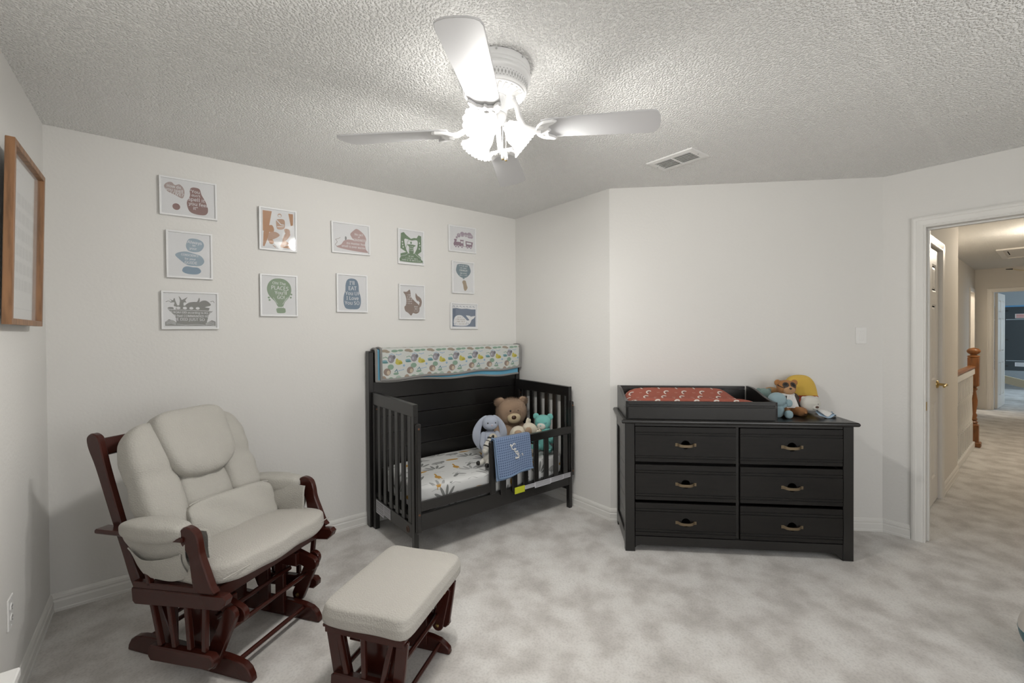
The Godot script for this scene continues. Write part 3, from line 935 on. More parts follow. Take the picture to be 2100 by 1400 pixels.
func far_room() -> void:
	var w := MB.new()
	w.span(Vector3(18.0, 0, 0.6), Vector3(18.12, H, 5.0), 0.0)
	struct(w, "wall_far_room_back", M.pale_blue_paint)
	struct(MB.new().span(Vector3(FARX + 0.12, 0, 0.6), Vector3(18.0, H, 0.72), 0.0), "wall_far_room_left", M.pale_blue_paint)
	var r := MB.new()
	r.span(Vector3(FARX + 0.12, 0, 4.9), Vector3(13.7, H, 5.0), 0.0)
	r.span(Vector3(15.5, 0, 4.9), Vector3(18.0, H, 5.0), 0.0)
	r.span(Vector3(13.7, 0, 4.9), Vector3(15.5, 0.85, 5.0), 0.0)
	r.span(Vector3(13.7, 2.25, 4.9), Vector3(15.5, H, 5.0), 0.0)
	struct(r, "wall_far_room_right", M.pale_blue_paint)
	var f := MB.new()
	f.molding([Vector2(13.7, 0.85), Vector2(15.5, 0.85), Vector2(15.5, 2.25), Vector2(13.7, 2.25)], [Vector2(0, 0.06), Vector2(0, -0.012), Vector2(0.045, -0.012), Vector2(0.045, 0.06)], true, T(Vector3(0, 0, 4.91)))
	var wd := struct(f, "unseen_window_4", M.trim_white)
	obj(MB.new().span(Vector3(13.74, 0.89, 4.95), Vector3(15.46, 2.21, 4.954), 0.0), "pane", M.glass, wd)
	# the dark folding unit across the room: three leaves, a blue top edge, labels
	var X := 15.6
	var y0 := 0.45
	var t := thing("folding_unit", "charcoal panelled unit with small labels and a blue top edge across the hall", "panel", Vector3(X, 0, 0))
	var bot := obj(MB.new().span(Vector3(0, y0, 1.6), Vector3(0.05, y0 + 0.215, 4.0), 0.006), "lower_leaf", M.charcoal_panel, t)
	var mid := obj(MB.new().span(Vector3(0.004, y0 + 0.235, 1.6), Vector3(0.05, y0 + 1.155, 4.0), 0.006), "middle_leaf", M.charcoal_panel, t)
	var top := obj(MB.new().span(Vector3(0, y0 + 1.175, 1.6), Vector3(0.05, y0 + 1.45, 4.0), 0.006), "upper_leaf", M.charcoal_panel, t)
	obj(MB.new().span(Vector3(-0.004, y0 + 1.45, 1.6), Vector3(0.06, y0 + 1.485, 4.0), 0.006), "top_edge", M.blue_edge, t)
	for z in [2.33, 3.1, 3.8]:
		obj(MB.new().span(Vector3(-0.006, y0 + 0.205, z - 0.05), Vector3(0.004, y0 + 0.245, z + 0.05), 0.002), "hinge", M.black_plastic, t)
		obj(MB.new().span(Vector3(-0.006, y0 + 1.145, z - 0.05), Vector3(0.004, y0 + 1.185, z + 0.05), 0.002), "hinge", M.black_plastic, t)
		obj(MB.new().span(Vector3(-0.003, y0 + 1.35, z - 0.09), Vector3(0.002, y0 + 1.38, z + 0.09), 0.001), "grip", M.black_plastic, top)
		obj(MB.new().span(Vector3(-0.003, y0 + 0.09, z - 0.09), Vector3(0.002, y0 + 0.115, z + 0.09), 0.001), "grip", M.black_plastic, bot)
		obj(MB.new().span(Vector3(0.0, y0 + 0.69, z - 0.09), Vector3(0.006, y0 + 0.715, z + 0.09), 0.001), "grip", M.black_plastic, mid)
	for z in [2.05, 2.62, 3.3]:
		obj(flat_x(0, z - 0.1, z + 0.1, y0 + 1.19, y0 + 1.29), "label", print_mat("red_print_label", func(k: Ink) -> void:
			for y in 4: k.stroke([0.1, 0.2 + y * 0.2, 0.9, 0.2 + y * 0.2], 0.05, Color(0.75, 0.25, 0.2)), 64, 32, Color(0.86, 0.82, 0.8)), top)
		obj(flat_x(0, z - 0.1, z + 0.1, y0 + 0.10, y0 + 0.19), "label", print_mat("grey_print_label", func(k: Ink) -> void:
			for y in 3: k.stroke([0.1, 0.25 + y * 0.25, 0.85, 0.25 + y * 0.25], 0.04, Color(0.5, 0.5, 0.52)), 64, 32, Color(0.88, 0.88, 0.88)), bot)
	obj(flat_x(0.004, 2.80, 3.15, y0 + 0.52, y0 + 0.86), "notice", print_mat("yellow_notice", func(k: Ink) -> void:
		k.poly([Vector2(0, 0), Vector2(96, 0), Vector2(96, 36), Vector2(0, 36)], Color(0.86, 0.80, 0.16))
		for y in 5: k.stroke([0.06, 0.46 + y * 0.11, 0.94, 0.46 + y * 0.11], 0.03, Color(0.3, 0.3, 0.3)), 96, 96, Color(0.86, 0.86, 0.85)), mid)
	for z in [1.75, 3.85]:
		obj(MB.new().span(Vector3(0.055, 0, z - 0.03), Vector3(0.10, y0 + 1.3, z + 0.03), 0.004), "leg", M.charcoal_panel, t)
	# framed picture behind it
	var p := thing("framed_poster", "black-framed green and white picture in the room across the hall", "picture", Vector3(17.99, 0, 0))
	var up := Transform3D(Basis(Vector3(0, 0, 1), Vector3(0, 1, 0), Vector3(-1, 0, 0)), Vector3.ZERO)
	obj(MB.new().molding([Vector2(2.62, 1.5), Vector2(3.5, 1.5), Vector2(3.5, 2.25), Vector2(2.62, 2.25)], [Vector2(0.03, 0.0), Vector2(0.03, 0.02), Vector2(0.0, 0.02), Vector2(0.0, 0.0)], true, up), "frame", M.black_plastic, p)
	obj(flat_x(-0.012, 2.64, 3.48, 1.52, 2.23), "print", print_mat("green_poster", func(k: Ink) -> void:
		k.poly([Vector2(20, 0), Vector2(40, 0), Vector2(30, 128), Vector2(14, 128)], Color(0.45, 0.62, 0.47))
		k.poly([Vector2(52, 0), Vector2(66, 0), Vector2(66, 60), Vector2(92, 60), Vector2(92, 128), Vector2(48, 128)], Color(0.25, 0.56, 0.30))
		k.oval(0.85, 0.3, 0.12, 0.2, Color(0.7, 0.7, 0.7)), 128, 128, Color(0.80, 0.82, 0.81)), p)
	# leaning cream timber
	var pl := thing("cream_beam", "cream painted beam slanting down to the floor across the hall", "beam", Vector3(13.6, 0, 2.2))
	obj(MB.new().bar(Vector3(0, 0.47, 0.0), Vector3(0, 0.10, 1.30), Vector3(1, 0, 0), 0.06, 0.15, 0.006), "timber", M.cream_timber, pl)
	obj(MB.new().span(Vector3(-0.04, 0.0, 0.02), Vector3(0.04, 0.40, 0.10), 0.005), "post", M.cream_timber, pl)
	obj(MB.new().span(Vector3(-0.04, 0.0, 1.16), Vector3(0.04, 0.075, 1.26), 0.005), "post", M.cream_timber, pl)


func flat_x(x: float, z0: float, z1: float, y0: float, y1: float) -> MB:   # a thin printed sheet facing -x
	var mb := MB.new()
	mb.face(Vector3(x - 0.002, y0, z0), Vector3(x - 0.002, y0, z1), Vector3(x - 0.002, y1, z1), Vector3(x - 0.002, y1, z0))
	mb.facet([Vector3(x - 0.0002, y0, z0), Vector3(x - 0.0002, y0, z1), Vector3(x - 0.0002, y1, z1), Vector3(x - 0.0002, y1, z0)], Vector3(x - 0.1, y0, z0))
	return mb


func print_mat(key: String, draw: Callable, w: int, h: int, back: Color, rough := 0.6) -> StandardMaterial3D:
	if M.has(key): return M[key]
	var k := Ink.new(w, h, back)
	draw.call(k)
	return mat(key, Color(0.93, 0.93, 0.93), rough, {"albedo_texture": k.tex()})


# ---------------------------------------------------------------- ceiling fan with three lit tulip shades
func ceiling_fan() -> void:
	var t := thing("ceiling_fan", "white four-blade ceiling fan with three lit ruffled glass shades", "ceiling fan", Vector3(1.497, H, 1.752))
	var house := obj(MB.new().lathe([Vector2(0.128, 0.0), Vector2(0.142, -0.002), Vector2(0.143, -0.022), Vector2(0.1405, -0.026), Vector2(0.143, -0.030), Vector2(0.143, -0.036), Vector2(0.140, -0.040), Vector2(0.143, -0.044),
		Vector2(0.144, -0.050), Vector2(0.140, -0.058), Vector2(0.133, -0.062), Vector2(0.131, -0.066), Vector2(0.129, -0.094), Vector2(0.127, -0.100), Vector2(0.121, -0.104)], 64), "motor_housing", M.white_enamel, t)
	# band of grey ovals and dots painted for the shade in its holes
	var grille := MB.new()
	for k in 60:
		var a := TAU * k / 60
		var c := Basis(Vector3.UP, a)
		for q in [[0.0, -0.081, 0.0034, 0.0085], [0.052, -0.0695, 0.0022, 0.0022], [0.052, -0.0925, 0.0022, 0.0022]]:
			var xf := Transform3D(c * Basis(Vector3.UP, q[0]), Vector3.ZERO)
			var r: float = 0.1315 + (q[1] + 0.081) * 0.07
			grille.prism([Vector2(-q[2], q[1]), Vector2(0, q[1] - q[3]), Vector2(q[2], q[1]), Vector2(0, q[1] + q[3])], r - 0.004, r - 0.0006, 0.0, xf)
	obj(grille, "pierced_band_shade", M.steel, house)  # grey pieces stand for the dark of the holes
	for k in 8:
		var a := TAU * k / 8 + 0.2
		obj(MB.new().blob(Vector3(0.004, 0.004, 0.002), 2.0, 4, Transform3D(Basis(Vector3.UP, a), Vector3.ZERO) * T(Vector3(0, -0.010, 0.1432))), "screw", M.steel, house)
	# ribbed lower cone
	var cone := obj(MB.new().lathe([Vector2(0.121, -0.103), Vector2(0.119, -0.108), Vector2(0.062, -0.124), Vector2(0.055, -0.118), Vector2(0.0, -0.118)], 64), "lower_plate", M.white_enamel, t)
	var rib := MB.new()
	rib.bar(Vector3(0, -0.1105, 0.113), Vector3(0, -0.1205, 0.078), Vector3.RIGHT, 0.011, 0.004, 0.0015)
	var ribm := rib.mesh()
	for k in 28:
		put(ribm, "rib", M.white_plastic, cone, Transform3D(Basis(Vector3.UP, TAU * k / 28), Vector3.ZERO))
	obj(MB.new().lathe([Vector2(0.050, -0.112), Vector2(0.050, -0.178), Vector2(0.046, -0.184), Vector2(0.0, -0.184)], 40), "switch_housing", M.white_enamel, t)
	var fit := obj(MB.new().lathe([Vector2(0.030, -0.180), Vector2(0.046, -0.186), Vector2(0.047, -0.196), Vector2(0.040, -0.212), Vector2(0.026, -0.224), Vector2(0.022, -0.238), Vector2(0.014, -0.248), Vector2(0.0, -0.252)], 40), "light_fitter", M.white_enamel, t)
	obj(MB.new().blob(Vector3(0.004, 0.006, 0.004), 2.0, 5, T(Vector3(-0.022, -0.207, 0.034))), "fitter_screw", M.brass, fit)

	# blades and their irons
	for k in 4:
		var a := deg_to_rad(-45.5 - 90.0 * k)
		var xf := Transform3D(Basis(Vector3.UP, a), Vector3.ZERO)    # local x points along the blade
		var pitch := Transform3D(Basis(Vector3.RIGHT, deg_to_rad(-9.0)), Vector3(0, -0.246, 0))
		var blade := MB.new()
		var ol := [Vector2(0.185, -0.048), Vector2(0.21, -0.056), Vector2(0.40, -0.063), Vector2(0.59, -0.070), Vector2(0.612, -0.066), Vector2(0.622, -0.055), Vector2(0.634, -0.030), Vector2(0.640, 0.0), Vector2(0.642, 0.030),
			Vector2(0.640, 0.050), Vector2(0.632, 0.064), Vector2(0.615, 0.070), Vector2(0.40, 0.063), Vector2(0.21, 0.056), Vector2(0.185, 0.048)]
		var lay := Transform3D(Basis(Vector3(1, 0, 0), Vector3(0, 0, -1), Vector3(0, 1, 0)), Vector3.ZERO)
		blade.prism(ol, -0.003, 0.003, 0.001, xf * pitch * lay)
		var bo := obj(blade, "blade", M.blade_white, t)
		# a grey edge band round the blade
		var path := []
		for q in ol: path.append(q)
		obj(MB.new().molding(path, [Vector2(0.0004, -0.0026), Vector2(-0.0006, -0.0026), Vector2(-0.0006, 0.0026), Vector2(0.0004, 0.0026)], true, xf * pitch * lay), "edge_band", M.blade_white, bo)
		# iron: an S-shaped arm and a crescent plate under the blade root
		var arm := []
		var rad := []
		for q in [[0.055, -0.115, 0.010], [0.075, -0.128, 0.011], [0.090, -0.160, 0.011], [0.098, -0.200, 0.011], [0.118, -0.236, 0.011], [0.150, -0.252, 0.012], [0.185, -0.257, 0.012]]:
			arm.append(xf * Vector3(q[0], q[1], 0)); rad.append(q[2])
		var iron := obj(MB.new().tube(arm, rad, 12), "blade_iron", M.white_enamel, t)
		var med := MB.new()
		var mo := []
		for q in 15:
			var b := -PI * 0.5 - PI * q / 14.0
			mo.append(Vector2(0.215 + cos(b) * 0.052, sin(b) * 0.056))
		mo.append(Vector2(0.232, 0.060)); mo.append(Vector2(0.246, 0.054)); mo.append(Vector2(0.236, 0.042)); mo.append(Vector2(0.217, 0.030)); mo.append(Vector2(0.213, 0.010)); mo.append(Vector2(0.224, 0.0))
		mo.append(Vector2(0.213, -0.010)); mo.append(Vector2(0.217, -0.030)); mo.append(Vector2(0.236, -0.042)); mo.append(Vector2(0.246, -0.054)); mo.append(Vector2(0.232, -0.060))
		med.prism(mo, -0.016, -0.0035, 0.003, xf * pitch * lay)
		obj(med, "crescent_plate", M.white_enamel, iron)
		for z in [-0.026, 0.026]:
			obj(MB.new().blob(Vector3(0.014, 0.003, 0.008), 2.0, 5, xf * pitch * T(Vector3(0.186, -0.016, z))), "boss", M.white_plastic, iron)
		obj(MB.new().lathe([Vector2(0.024, -0.108), Vector2(0.024, -0.122), Vector2(0.018, -0.128), Vector2(0.0, -0.128)], 16, xf * T(Vector3(0.062, 0, 0))), "mount_ring", M.white_plastic, iron)

	# three shades, each with its lamp inside
	var right := Vector3(0.781, 0, 0.625)
	var near := Vector3(-0.625, 0, 0.781)
	for k in 3:
		var b := deg_to_rad([-18.0, 112.0, 232.0][k])
		var out := (right * cos(b) + near * sin(b)).normalized()
		var ax := (out * 0.78 + Vector3.DOWN * 0.62).normalized()      # axis of the shade
		var neck := Vector3(0, -0.212, 0) + out * 0.050
		var x := ax.cross(Vector3.UP).normalized()
		var xf := Transform3D(Basis(x, ax, x.cross(ax)), neck)
		var holder := obj(MB.new().tube([Vector3(0, -0.205, 0) + out * 0.030, neck + ax * 0.004], 0.010, 12), "lamp_arm", M.white_enamel, fit)
		obj(MB.new().lathe([Vector2(0.0, -0.004), Vector2(0.020, -0.002), Vector2(0.027, 0.010), Vector2(0.028, 0.022)], 24, xf), "lamp_socket", M.white_enamel, holder)
		var prof := [[0.0, 0.026], [0.10, 0.034], [0.25, 0.044], [0.42, 0.0475], [0.58, 0.0465], [0.72, 0.047], [0.86, 0.055], [0.95, 0.063], [1.0, 0.0675]]
		var f := func(u: float, vv: float) -> Vector3:
			var r := 0.0
			for q in prof.size() - 1:
				if vv >= prof[q][0] - 1e-6:
					var s: float = clampf((vv - prof[q][0]) / (prof[q + 1][0] - prof[q][0]), 0, 1)
					r = lerpf(prof[q][1], prof[q + 1][1], s)
			var a := TAU * u
			var ruff := pow(vv, 5.0)
			r *= 1.0 + 0.030 * ruff * sin(a * 14.0) + 0.015 * pow(vv, 2.0) * sin(a * 14.0)
			return xf * Vector3(cos(a) * r, 0.012 + vv * 0.098 + 0.0025 * ruff * cos(a * 28.0), sin(a) * r)
		obj(MB.new().grid(144, 18, f, true, false, true), "lamp_shade", M.shade_glass, holder)
		bulb(t, xf * Vector3(0, 0.060, 0), 0.030, Color(1.0, 0.99, 0.972), BULB_UP)
		var sp := SpotLight3D.new()
		sp.name = "shade_mouth_light"
		sp.light_color = Color(1.0, 0.99, 0.972)
		sp.light_energy = BULB
		sp.light_size = 0.05
		sp.spot_angle = 84.0
		sp.spot_angle_attenuation = 0.7
		sp.spot_range = 14.0
		sp.spot_attenuation = 2.0
		sp.shadow_enabled = true
		t.add_child(sp, true)
		sp.look_at_from_position(t.position + xf * Vector3(0, 0.110, 0), t.position + xf * Vector3(0, 1.0, 0), Vector3.UP)

	# pull chains: beads and white drops
	var bead := SphereMesh.new()
	bead.radius = 0.0014; bead.height = 0.0028; bead.radial_segments = 6; bead.rings = 3
	for q in [[Vector3(0.012, -0.222, 0.036), 0.105], [Vector3(0.040, -0.222, 0.020), 0.098]]:
		var ch := obj(MB.new().tube([q[0], q[0] + Vector3(0, -q[1], 0)], 0.0011, 6), "pull_chain", M.white_plastic, t)
		obj(MB.new().lathe([Vector2(0.0, 0.002), Vector2(0.003, 0.0), Vector2(0.006, -0.015), Vector2(0.0078, -0.030), Vector2(0.0070, -0.037), Vector2(0.005, -0.040)], 16, T(q[0] + Vector3(0, -q[1], 0))), "drop", M.white_enamel, ch)
		obj(MB.new().lathe([Vector2(0.0052, -0.038), Vector2(0.0052, -0.042), Vector2(0.0, -0.043)], 12, T(q[0] + Vector3(0, -q[1], 0))), "drop_end", M.brass, ch)


# ---------------------------------------------------------------- fittings on walls and ceiling
func wall_fittings() -> void:
	# ceiling vent
	var v := thing("ceiling_vent", "white slatted air vent in the ceiling right of the fan", "vent", Vector3(2.925, H, 1.696))
	var lay := T(Vector3.ZERO, Vector3(90, 0, 0))
	obj(MB.new().molding([Vector2(-0.100, -0.152), Vector2(0.100, -0.152), Vector2(0.100, 0.152), Vector2(-0.100, 0.152)], [Vector2(0, 0), Vector2(0.003, 0.006), Vector2(0.034, 0.010), Vector2(0.036, 0.0)], true, lay), "frame", M.white_plastic, v)
	obj(MB.new().span(Vector3(-0.066, -0.002, -0.118), Vector3(0.066, -0.0008, 0.118), 0.0), "duct_shade_sheet", M.steel, v)  # flat grey sheet in place of the shade inside the duct
	obj(MB.new().span(Vector3(-0.066, -0.010, -0.006), Vector3(0.066, -0.003, 0.006), 0.001), "divider", M.white_plastic, v)
	for s in [-1.0, 1.0]:
		for k in 6:
			var x := -0.054 + k * 0.0216
			obj(MB.new().bar(Vector3(x, -0.0075, s * 0.006), Vector3(x, -0.0075, s * 0.118), Vector3(0.8, 0.6, 0), 0.0135, 0.0012, 0.0003), "louvre", M.white_plastic, v)
	for z in [-0.135, 0.135]:
		obj(MB.new().blob(Vector3(0.004, 0.002, 0.004), 2.0, 4, T(Vector3(0, -0.0095, z))), "screw", M.steel, v)
	# rocker switch on the diagonal wall
	var s := Vector3(0.7071, 0, 0.7071)
	var sw := thing("light_switch", "white rocker light switch on the diagonal wall left of the doorway", "switch", CORNER + s * 1.708 + Vector3(0, 1.353, 0), -45.0)
	plate(sw)
	obj(MB.new().box(Vector3(0, 0, 0.0065), Vector3(0.033, 0.067, 0.003), 0.001), "rocker_frame", M.white_plastic, sw)
	obj(MB.new().box(Vector3(0, 0, 0.0085), Vector3(0.029, 0.062, 0.004), 0.0012, Basis(Vector3.RIGHT, 0.05)), "rocker", M.white_plastic, sw)
	# duplex outlet on the left wall
	var ou := thing("wall_outlet", "white duplex outlet low on the left wall", "outlet", Vector3(0.0, 0.372, 0.752), 90.0)
	plate(ou)
	for y in [-0.0195, 0.0195]:
		var f := obj(MB.new().prism(ring(0.0165, 0.0145, 20, Vector2(0, y)), 0.005, 0.0085, 0.001), "receptacle", M.white_plastic, ou)
		for x in [-0.0062, 0.0062]:
			obj(MB.new().box(Vector3(x, y + 0.003, 0.0086), Vector3(0.0022, 0.0075, 0.0008), 0.0), "slot", M.slot_shade_paint, f)  # dark pieces painted for the shade inside the openings
		obj(MB.new().prism(ring(0.0024, 0.0024, 10, Vector2(0, y - 0.0075)), 0.0082, 0.0090), "ground_hole", M.slot_shade_paint, f)


func ring(rx: float, ry: float, k: int, c := Vector2.ZERO) -> Array:
	var o := []
	for q in k: o.append(c + Vector2(cos(TAU * q / k) * rx, sin(TAU * q / k) * ry))
	return o


func plate(parent: Node3D) -> void:
	obj(MB.new().box(Vector3(0, 0, 0.003), Vector3(0.071, 0.116, 0.006), 0.0025), "cover_plate", M.white_plastic, parent)
	for y in [-0.048, 0.048]:
		obj(MB.new().blob(Vector3(0.0032, 0.0032, 0.0012), 2.0, 4, T(Vector3(0, y, 0.006))), "screw", M.white_enamel, parent)


# ---------------------------------------------------------------- crib turned toddler bed
func crib() -> void:
	var t := thing("crib", "black wooden crib with a plank headboard and slatted sides in the corner", "crib", Vector3(2.30, 0, 0))
	var e: Material = M.espresso
	var X := func(x: float) -> float: return x - 2.30
	# headboard: two posts, planks, cap
	var hb := obj(MB.new().span(Vector3(X.call(1.604), 0, 0.022), Vector3(X.call(1.640), 1.255, 0.082), 0.003), "headboard_post", e, t)
	obj(MB.new().span(Vector3(X.call(2.965), 0, 0.022), Vector3(X.call(3.000), 1.255, 0.082), 0.003), "headboard_post", e, t)
	var ys := [0.14, 0.27, 0.405, 0.535, 0.655, 0.782, 0.912, 1.040, 1.165, 1.252]
	for k in ys.size() - 1:
		obj(MB.new().span(Vector3(X.call(1.640), ys[k] + 0.0012, 0.040), Vector3(X.call(2.965), ys[k + 1] - 0.0012, 0.066), 0.0032), "headboard_plank", e, t)
	obj(MB.new().span(Vector3(X.call(1.604), 1.252, 0.018), Vector3(X.call(3.000), 1.262, 0.086), 0.003), "headboard_cap", e, t)
	# sides
	for sd in [-1.0, 1.0]:
		var x0: float = X.call(1.625) if sd < 0 else X.call(2.955)
		var x1: float = x0 + 0.026
		# back leg with its bolt, front leg
		obj(MB.new().span(Vector3(x0 - 0.004, 0, 0.086), Vector3(x1 + 0.004, 0.884, 0.135), 0.003), "leg", e, t)
		obj(MB.new().span(Vector3(x0 - 0.002, 0, 0.712), Vector3(x1 + 0.002, 0.89, 0.748), 0.003), "leg", e, t)
		# top rail that dips towards the front
		var prof := [Vector2(0.086, 0.884), Vector2(0.748, 0.884), Vector2(0.748, 0.960), Vector2(0.60, 0.962), Vector2(0.35, 0.968), Vector2(0.086, 0.970)]
		var side := Transform3D(Basis(Vector3(0, 0, 1), Vector3(0, 1, 0), Vector3(-1, 0, 0)), Vector3(x1 + 0.003, 0, 0))
		obj(MB.new().prism(prof, 0.0, x1 - x0 + 0.006, 0.003, side), "top_rail", e, t)
		obj(MB.new().span(Vector3(x0, 0.142, 0.135), Vector3(x1, 0.224, 0.712), 0.003), "bottom_rail", e, t)
		for k in 6:
			var z := 0.190 + k * 0.0955
			obj(MB.new().span(Vector3(x0 + 0.006, 0.220, z - 0.024), Vector3(x1 - 0.006, 0.888, z + 0.024), 0.003), "slat", e, t)
		# stop block in front of the leg, with its bolts
		var f0: float = x0 + 0.004 if sd < 0 else x0 - 0.002
		var blk := obj(MB.new().span(Vector3(f0, 0.185 if sd < 0 else 0.262, 0.748), Vector3(f0 + 0.032, 0.846, 0.772), 0.006), "front_post", e, t)
		for y in [0.815, 0.30]:
			obj(MB.new().lathe([Vector2(0.0065, 0.0), Vector2(0.0065, 0.002), Vector2(0.004, 0.003), Vector2(0.003, 0.0015), Vector2(0.0, 0.0015)], 14, T(Vector3(f0 + 0.016, y, 0.7715), Vector3(90, 0, 0))), "bolt", M.copper_bolt, blk)
		obj(MB.new().lathe([Vector2(0.0055, 0.0), Vector2(0.0055, 0.002), Vector2(0.0, 0.003)], 12, T(Vector3(x0 + 0.013, 0.852, 0.1345), Vector3(90, 0, 0))), "bolt", M.copper_bolt, t)
	# maker's disc on the outside of the left bottom rail
	var disc := obj(MB.new().lathe([Vector2(0.021, 0.0), Vector2(0.021, 0.0012), Vector2(0.018, 0.0016), Vector2(0.017, 0.0008), Vector2(0.0, 0.0008)], 24, T(Vector3(X.call(1.6245), 0.183, 0.655), Vector3(0, 0, 90))), "round_badge", M.espresso_front, t)
	obj(MB.new().tube(circle(Vector3(X.call(1.6230), 0.183, 0.655), Vector3.LEFT, 0.0185, 24), 0.0012, 6, false, true), "badge_ring", M.copper_bolt, disc)
	obj(MB.new().tube(circle(Vector3(X.call(1.6235), 0.183, 0.655), Vector3.LEFT, 0.0085, 16), 0.0012, 6, false, true), "badge_ring", M.copper_bolt, disc)
	# front rail, mattress support, and the guard rail of a toddler bed
	obj(MB.new().span(Vector3(X.call(1.655), 0.185, 0.722), Vector3(X.call(2.953), 0.292, 0.746), 0.003), "front_rail", e, t)
	obj(MB.new().span(Vector3(X.call(1.655), 0.240, 0.10), Vector3(X.call(2.950), 0.270, 0.72), 0.002), "mattress_support", e, t)
	var g := MB.new()
	obj(MB.new().span(Vector3(X.call(1.655), 0.312, 0.746), Vector3(X.call(2.175), 0.372, 0.765), 0.003), "low_guard_rail", e, t)
	obj(MB.new().span(Vector3(X.call(2.172), 0.292, 0.742), Vector3(X.call(2.222), 0.652, 0.768), 0.007), "guard_post", e, t)
	obj(MB.new().span(Vector3(X.call(2.222), 0.595, 0.744), Vector3(X.call(2.965), 0.652, 0.766), 0.004), "guard_top_rail", e, t)
	for k in 7:
		var x: float = X.call(2.290 + k * 0.1015)
		obj(MB.new().span(Vector3(x - 0.023, 0.268, 0.748), Vector3(x + 0.023, 0.597, 0.762), 0.003), "guard_slat", e, t)
	# labels stuck on the rails
	var yl := print_mat("yellow_sticker_print", func(k: Ink) -> void:
		k.oval(0.55, 0.55, 0.22, 0.12, Color(0.93, 0.93, 0.82))
		k.stroke([0.1, 0.2, 0.5, 0.2], 0.03, Color(0.35, 0.36, 0.05)), 64, 48, Color(0.80, 0.82, 0.18))
	obj(MB.new().box(Vector3(X.call(2.432), 0.2715, 0.7635), Vector3(0.092, 0.046, 0.001), 0.0), "yellow_sticker", yl, t)
	var wl := print_mat("white_label_print", func(k: Ink) -> void:
		for y in 6: k.stroke([0.05, 0.14 + y * 0.14, 0.95, 0.14 + y * 0.14], 0.008, Color(0.55, 0.55, 0.57)), 256, 32, Color(0.80, 0.80, 0.82))
	for q in [[2.480, 2.575, 0.262, 0.290], [2.575, 2.735, 0.250, 0.292], [2.735, 2.870, 0.254, 0.292], [2.870, 2.950, 0.256, 0.292]]:
		obj(label_z(X.call(q[0]), X.call(q[1]), q[2], q[3], 0.7640), "warning_label", wl, t)
	for q in [[0.150, 0.285, 0.128, 0.219], [0.285, 0.395, 0.152, 0.219]]:
		obj(flat_x(X.call(1.6245), q[0], q[1], q[2], q[3]), "warning_label", wl, t)


func label_z(x0: float, x1: float, y0: float, y1: float, z: float) -> MB:
	var mb := MB.new()
	mb.face(Vector3(x0, y0, z), Vector3(x1, y0, z), Vector3(x1, y1, z), Vector3(x0, y1, z))
	mb.facet([Vector3(x0, y0, z - 0.0012), Vector3(x1, y0, z - 0.0012), Vector3(x1, y1, z - 0.0012), Vector3(x0, y1, z - 0.0012)], Vector3(x0, y0, z + 1))
	return mb


func circle(c: Vector3, ax: Vector3, r: float, k: int) -> Array:
	var x := ax.cross(Vector3.UP if absf(ax.y) < 0.9 else Vector3.RIGHT).normalized()
	var y := ax.cross(x)
	var o := []
	for q in k: o.append(c + x * cos(TAU * q / k) * r + y * sin(TAU * q / k) * r)
	return o


func tiled_mat(key: String, k: Ink, scale: float, rough := 0.9, tint := Color(1, 1, 1), more := {}) -> StandardMaterial3D:
	return mat(key, tint, rough, {"albedo_texture": k.tex(), "uv1_triplanar": true, "uv1_scale": Vector3(scale, scale, scale), "uv1_triplanar_sharpness": 6.0}.merged(more))


func leaf_spray(k: Ink, x: float, y: float, s: float, c: Color, lean: float) -> void:
	for q in 5:
		var a := lean + deg_to_rad(-62.0 + q * 31.0)
		var d := Vector2(sin(a), -cos(a)) * s
		k.oval(x + d.x * 0.62, y + d.y * 0.62, s * 0.42, s * 0.10, c, a + PI / 2)


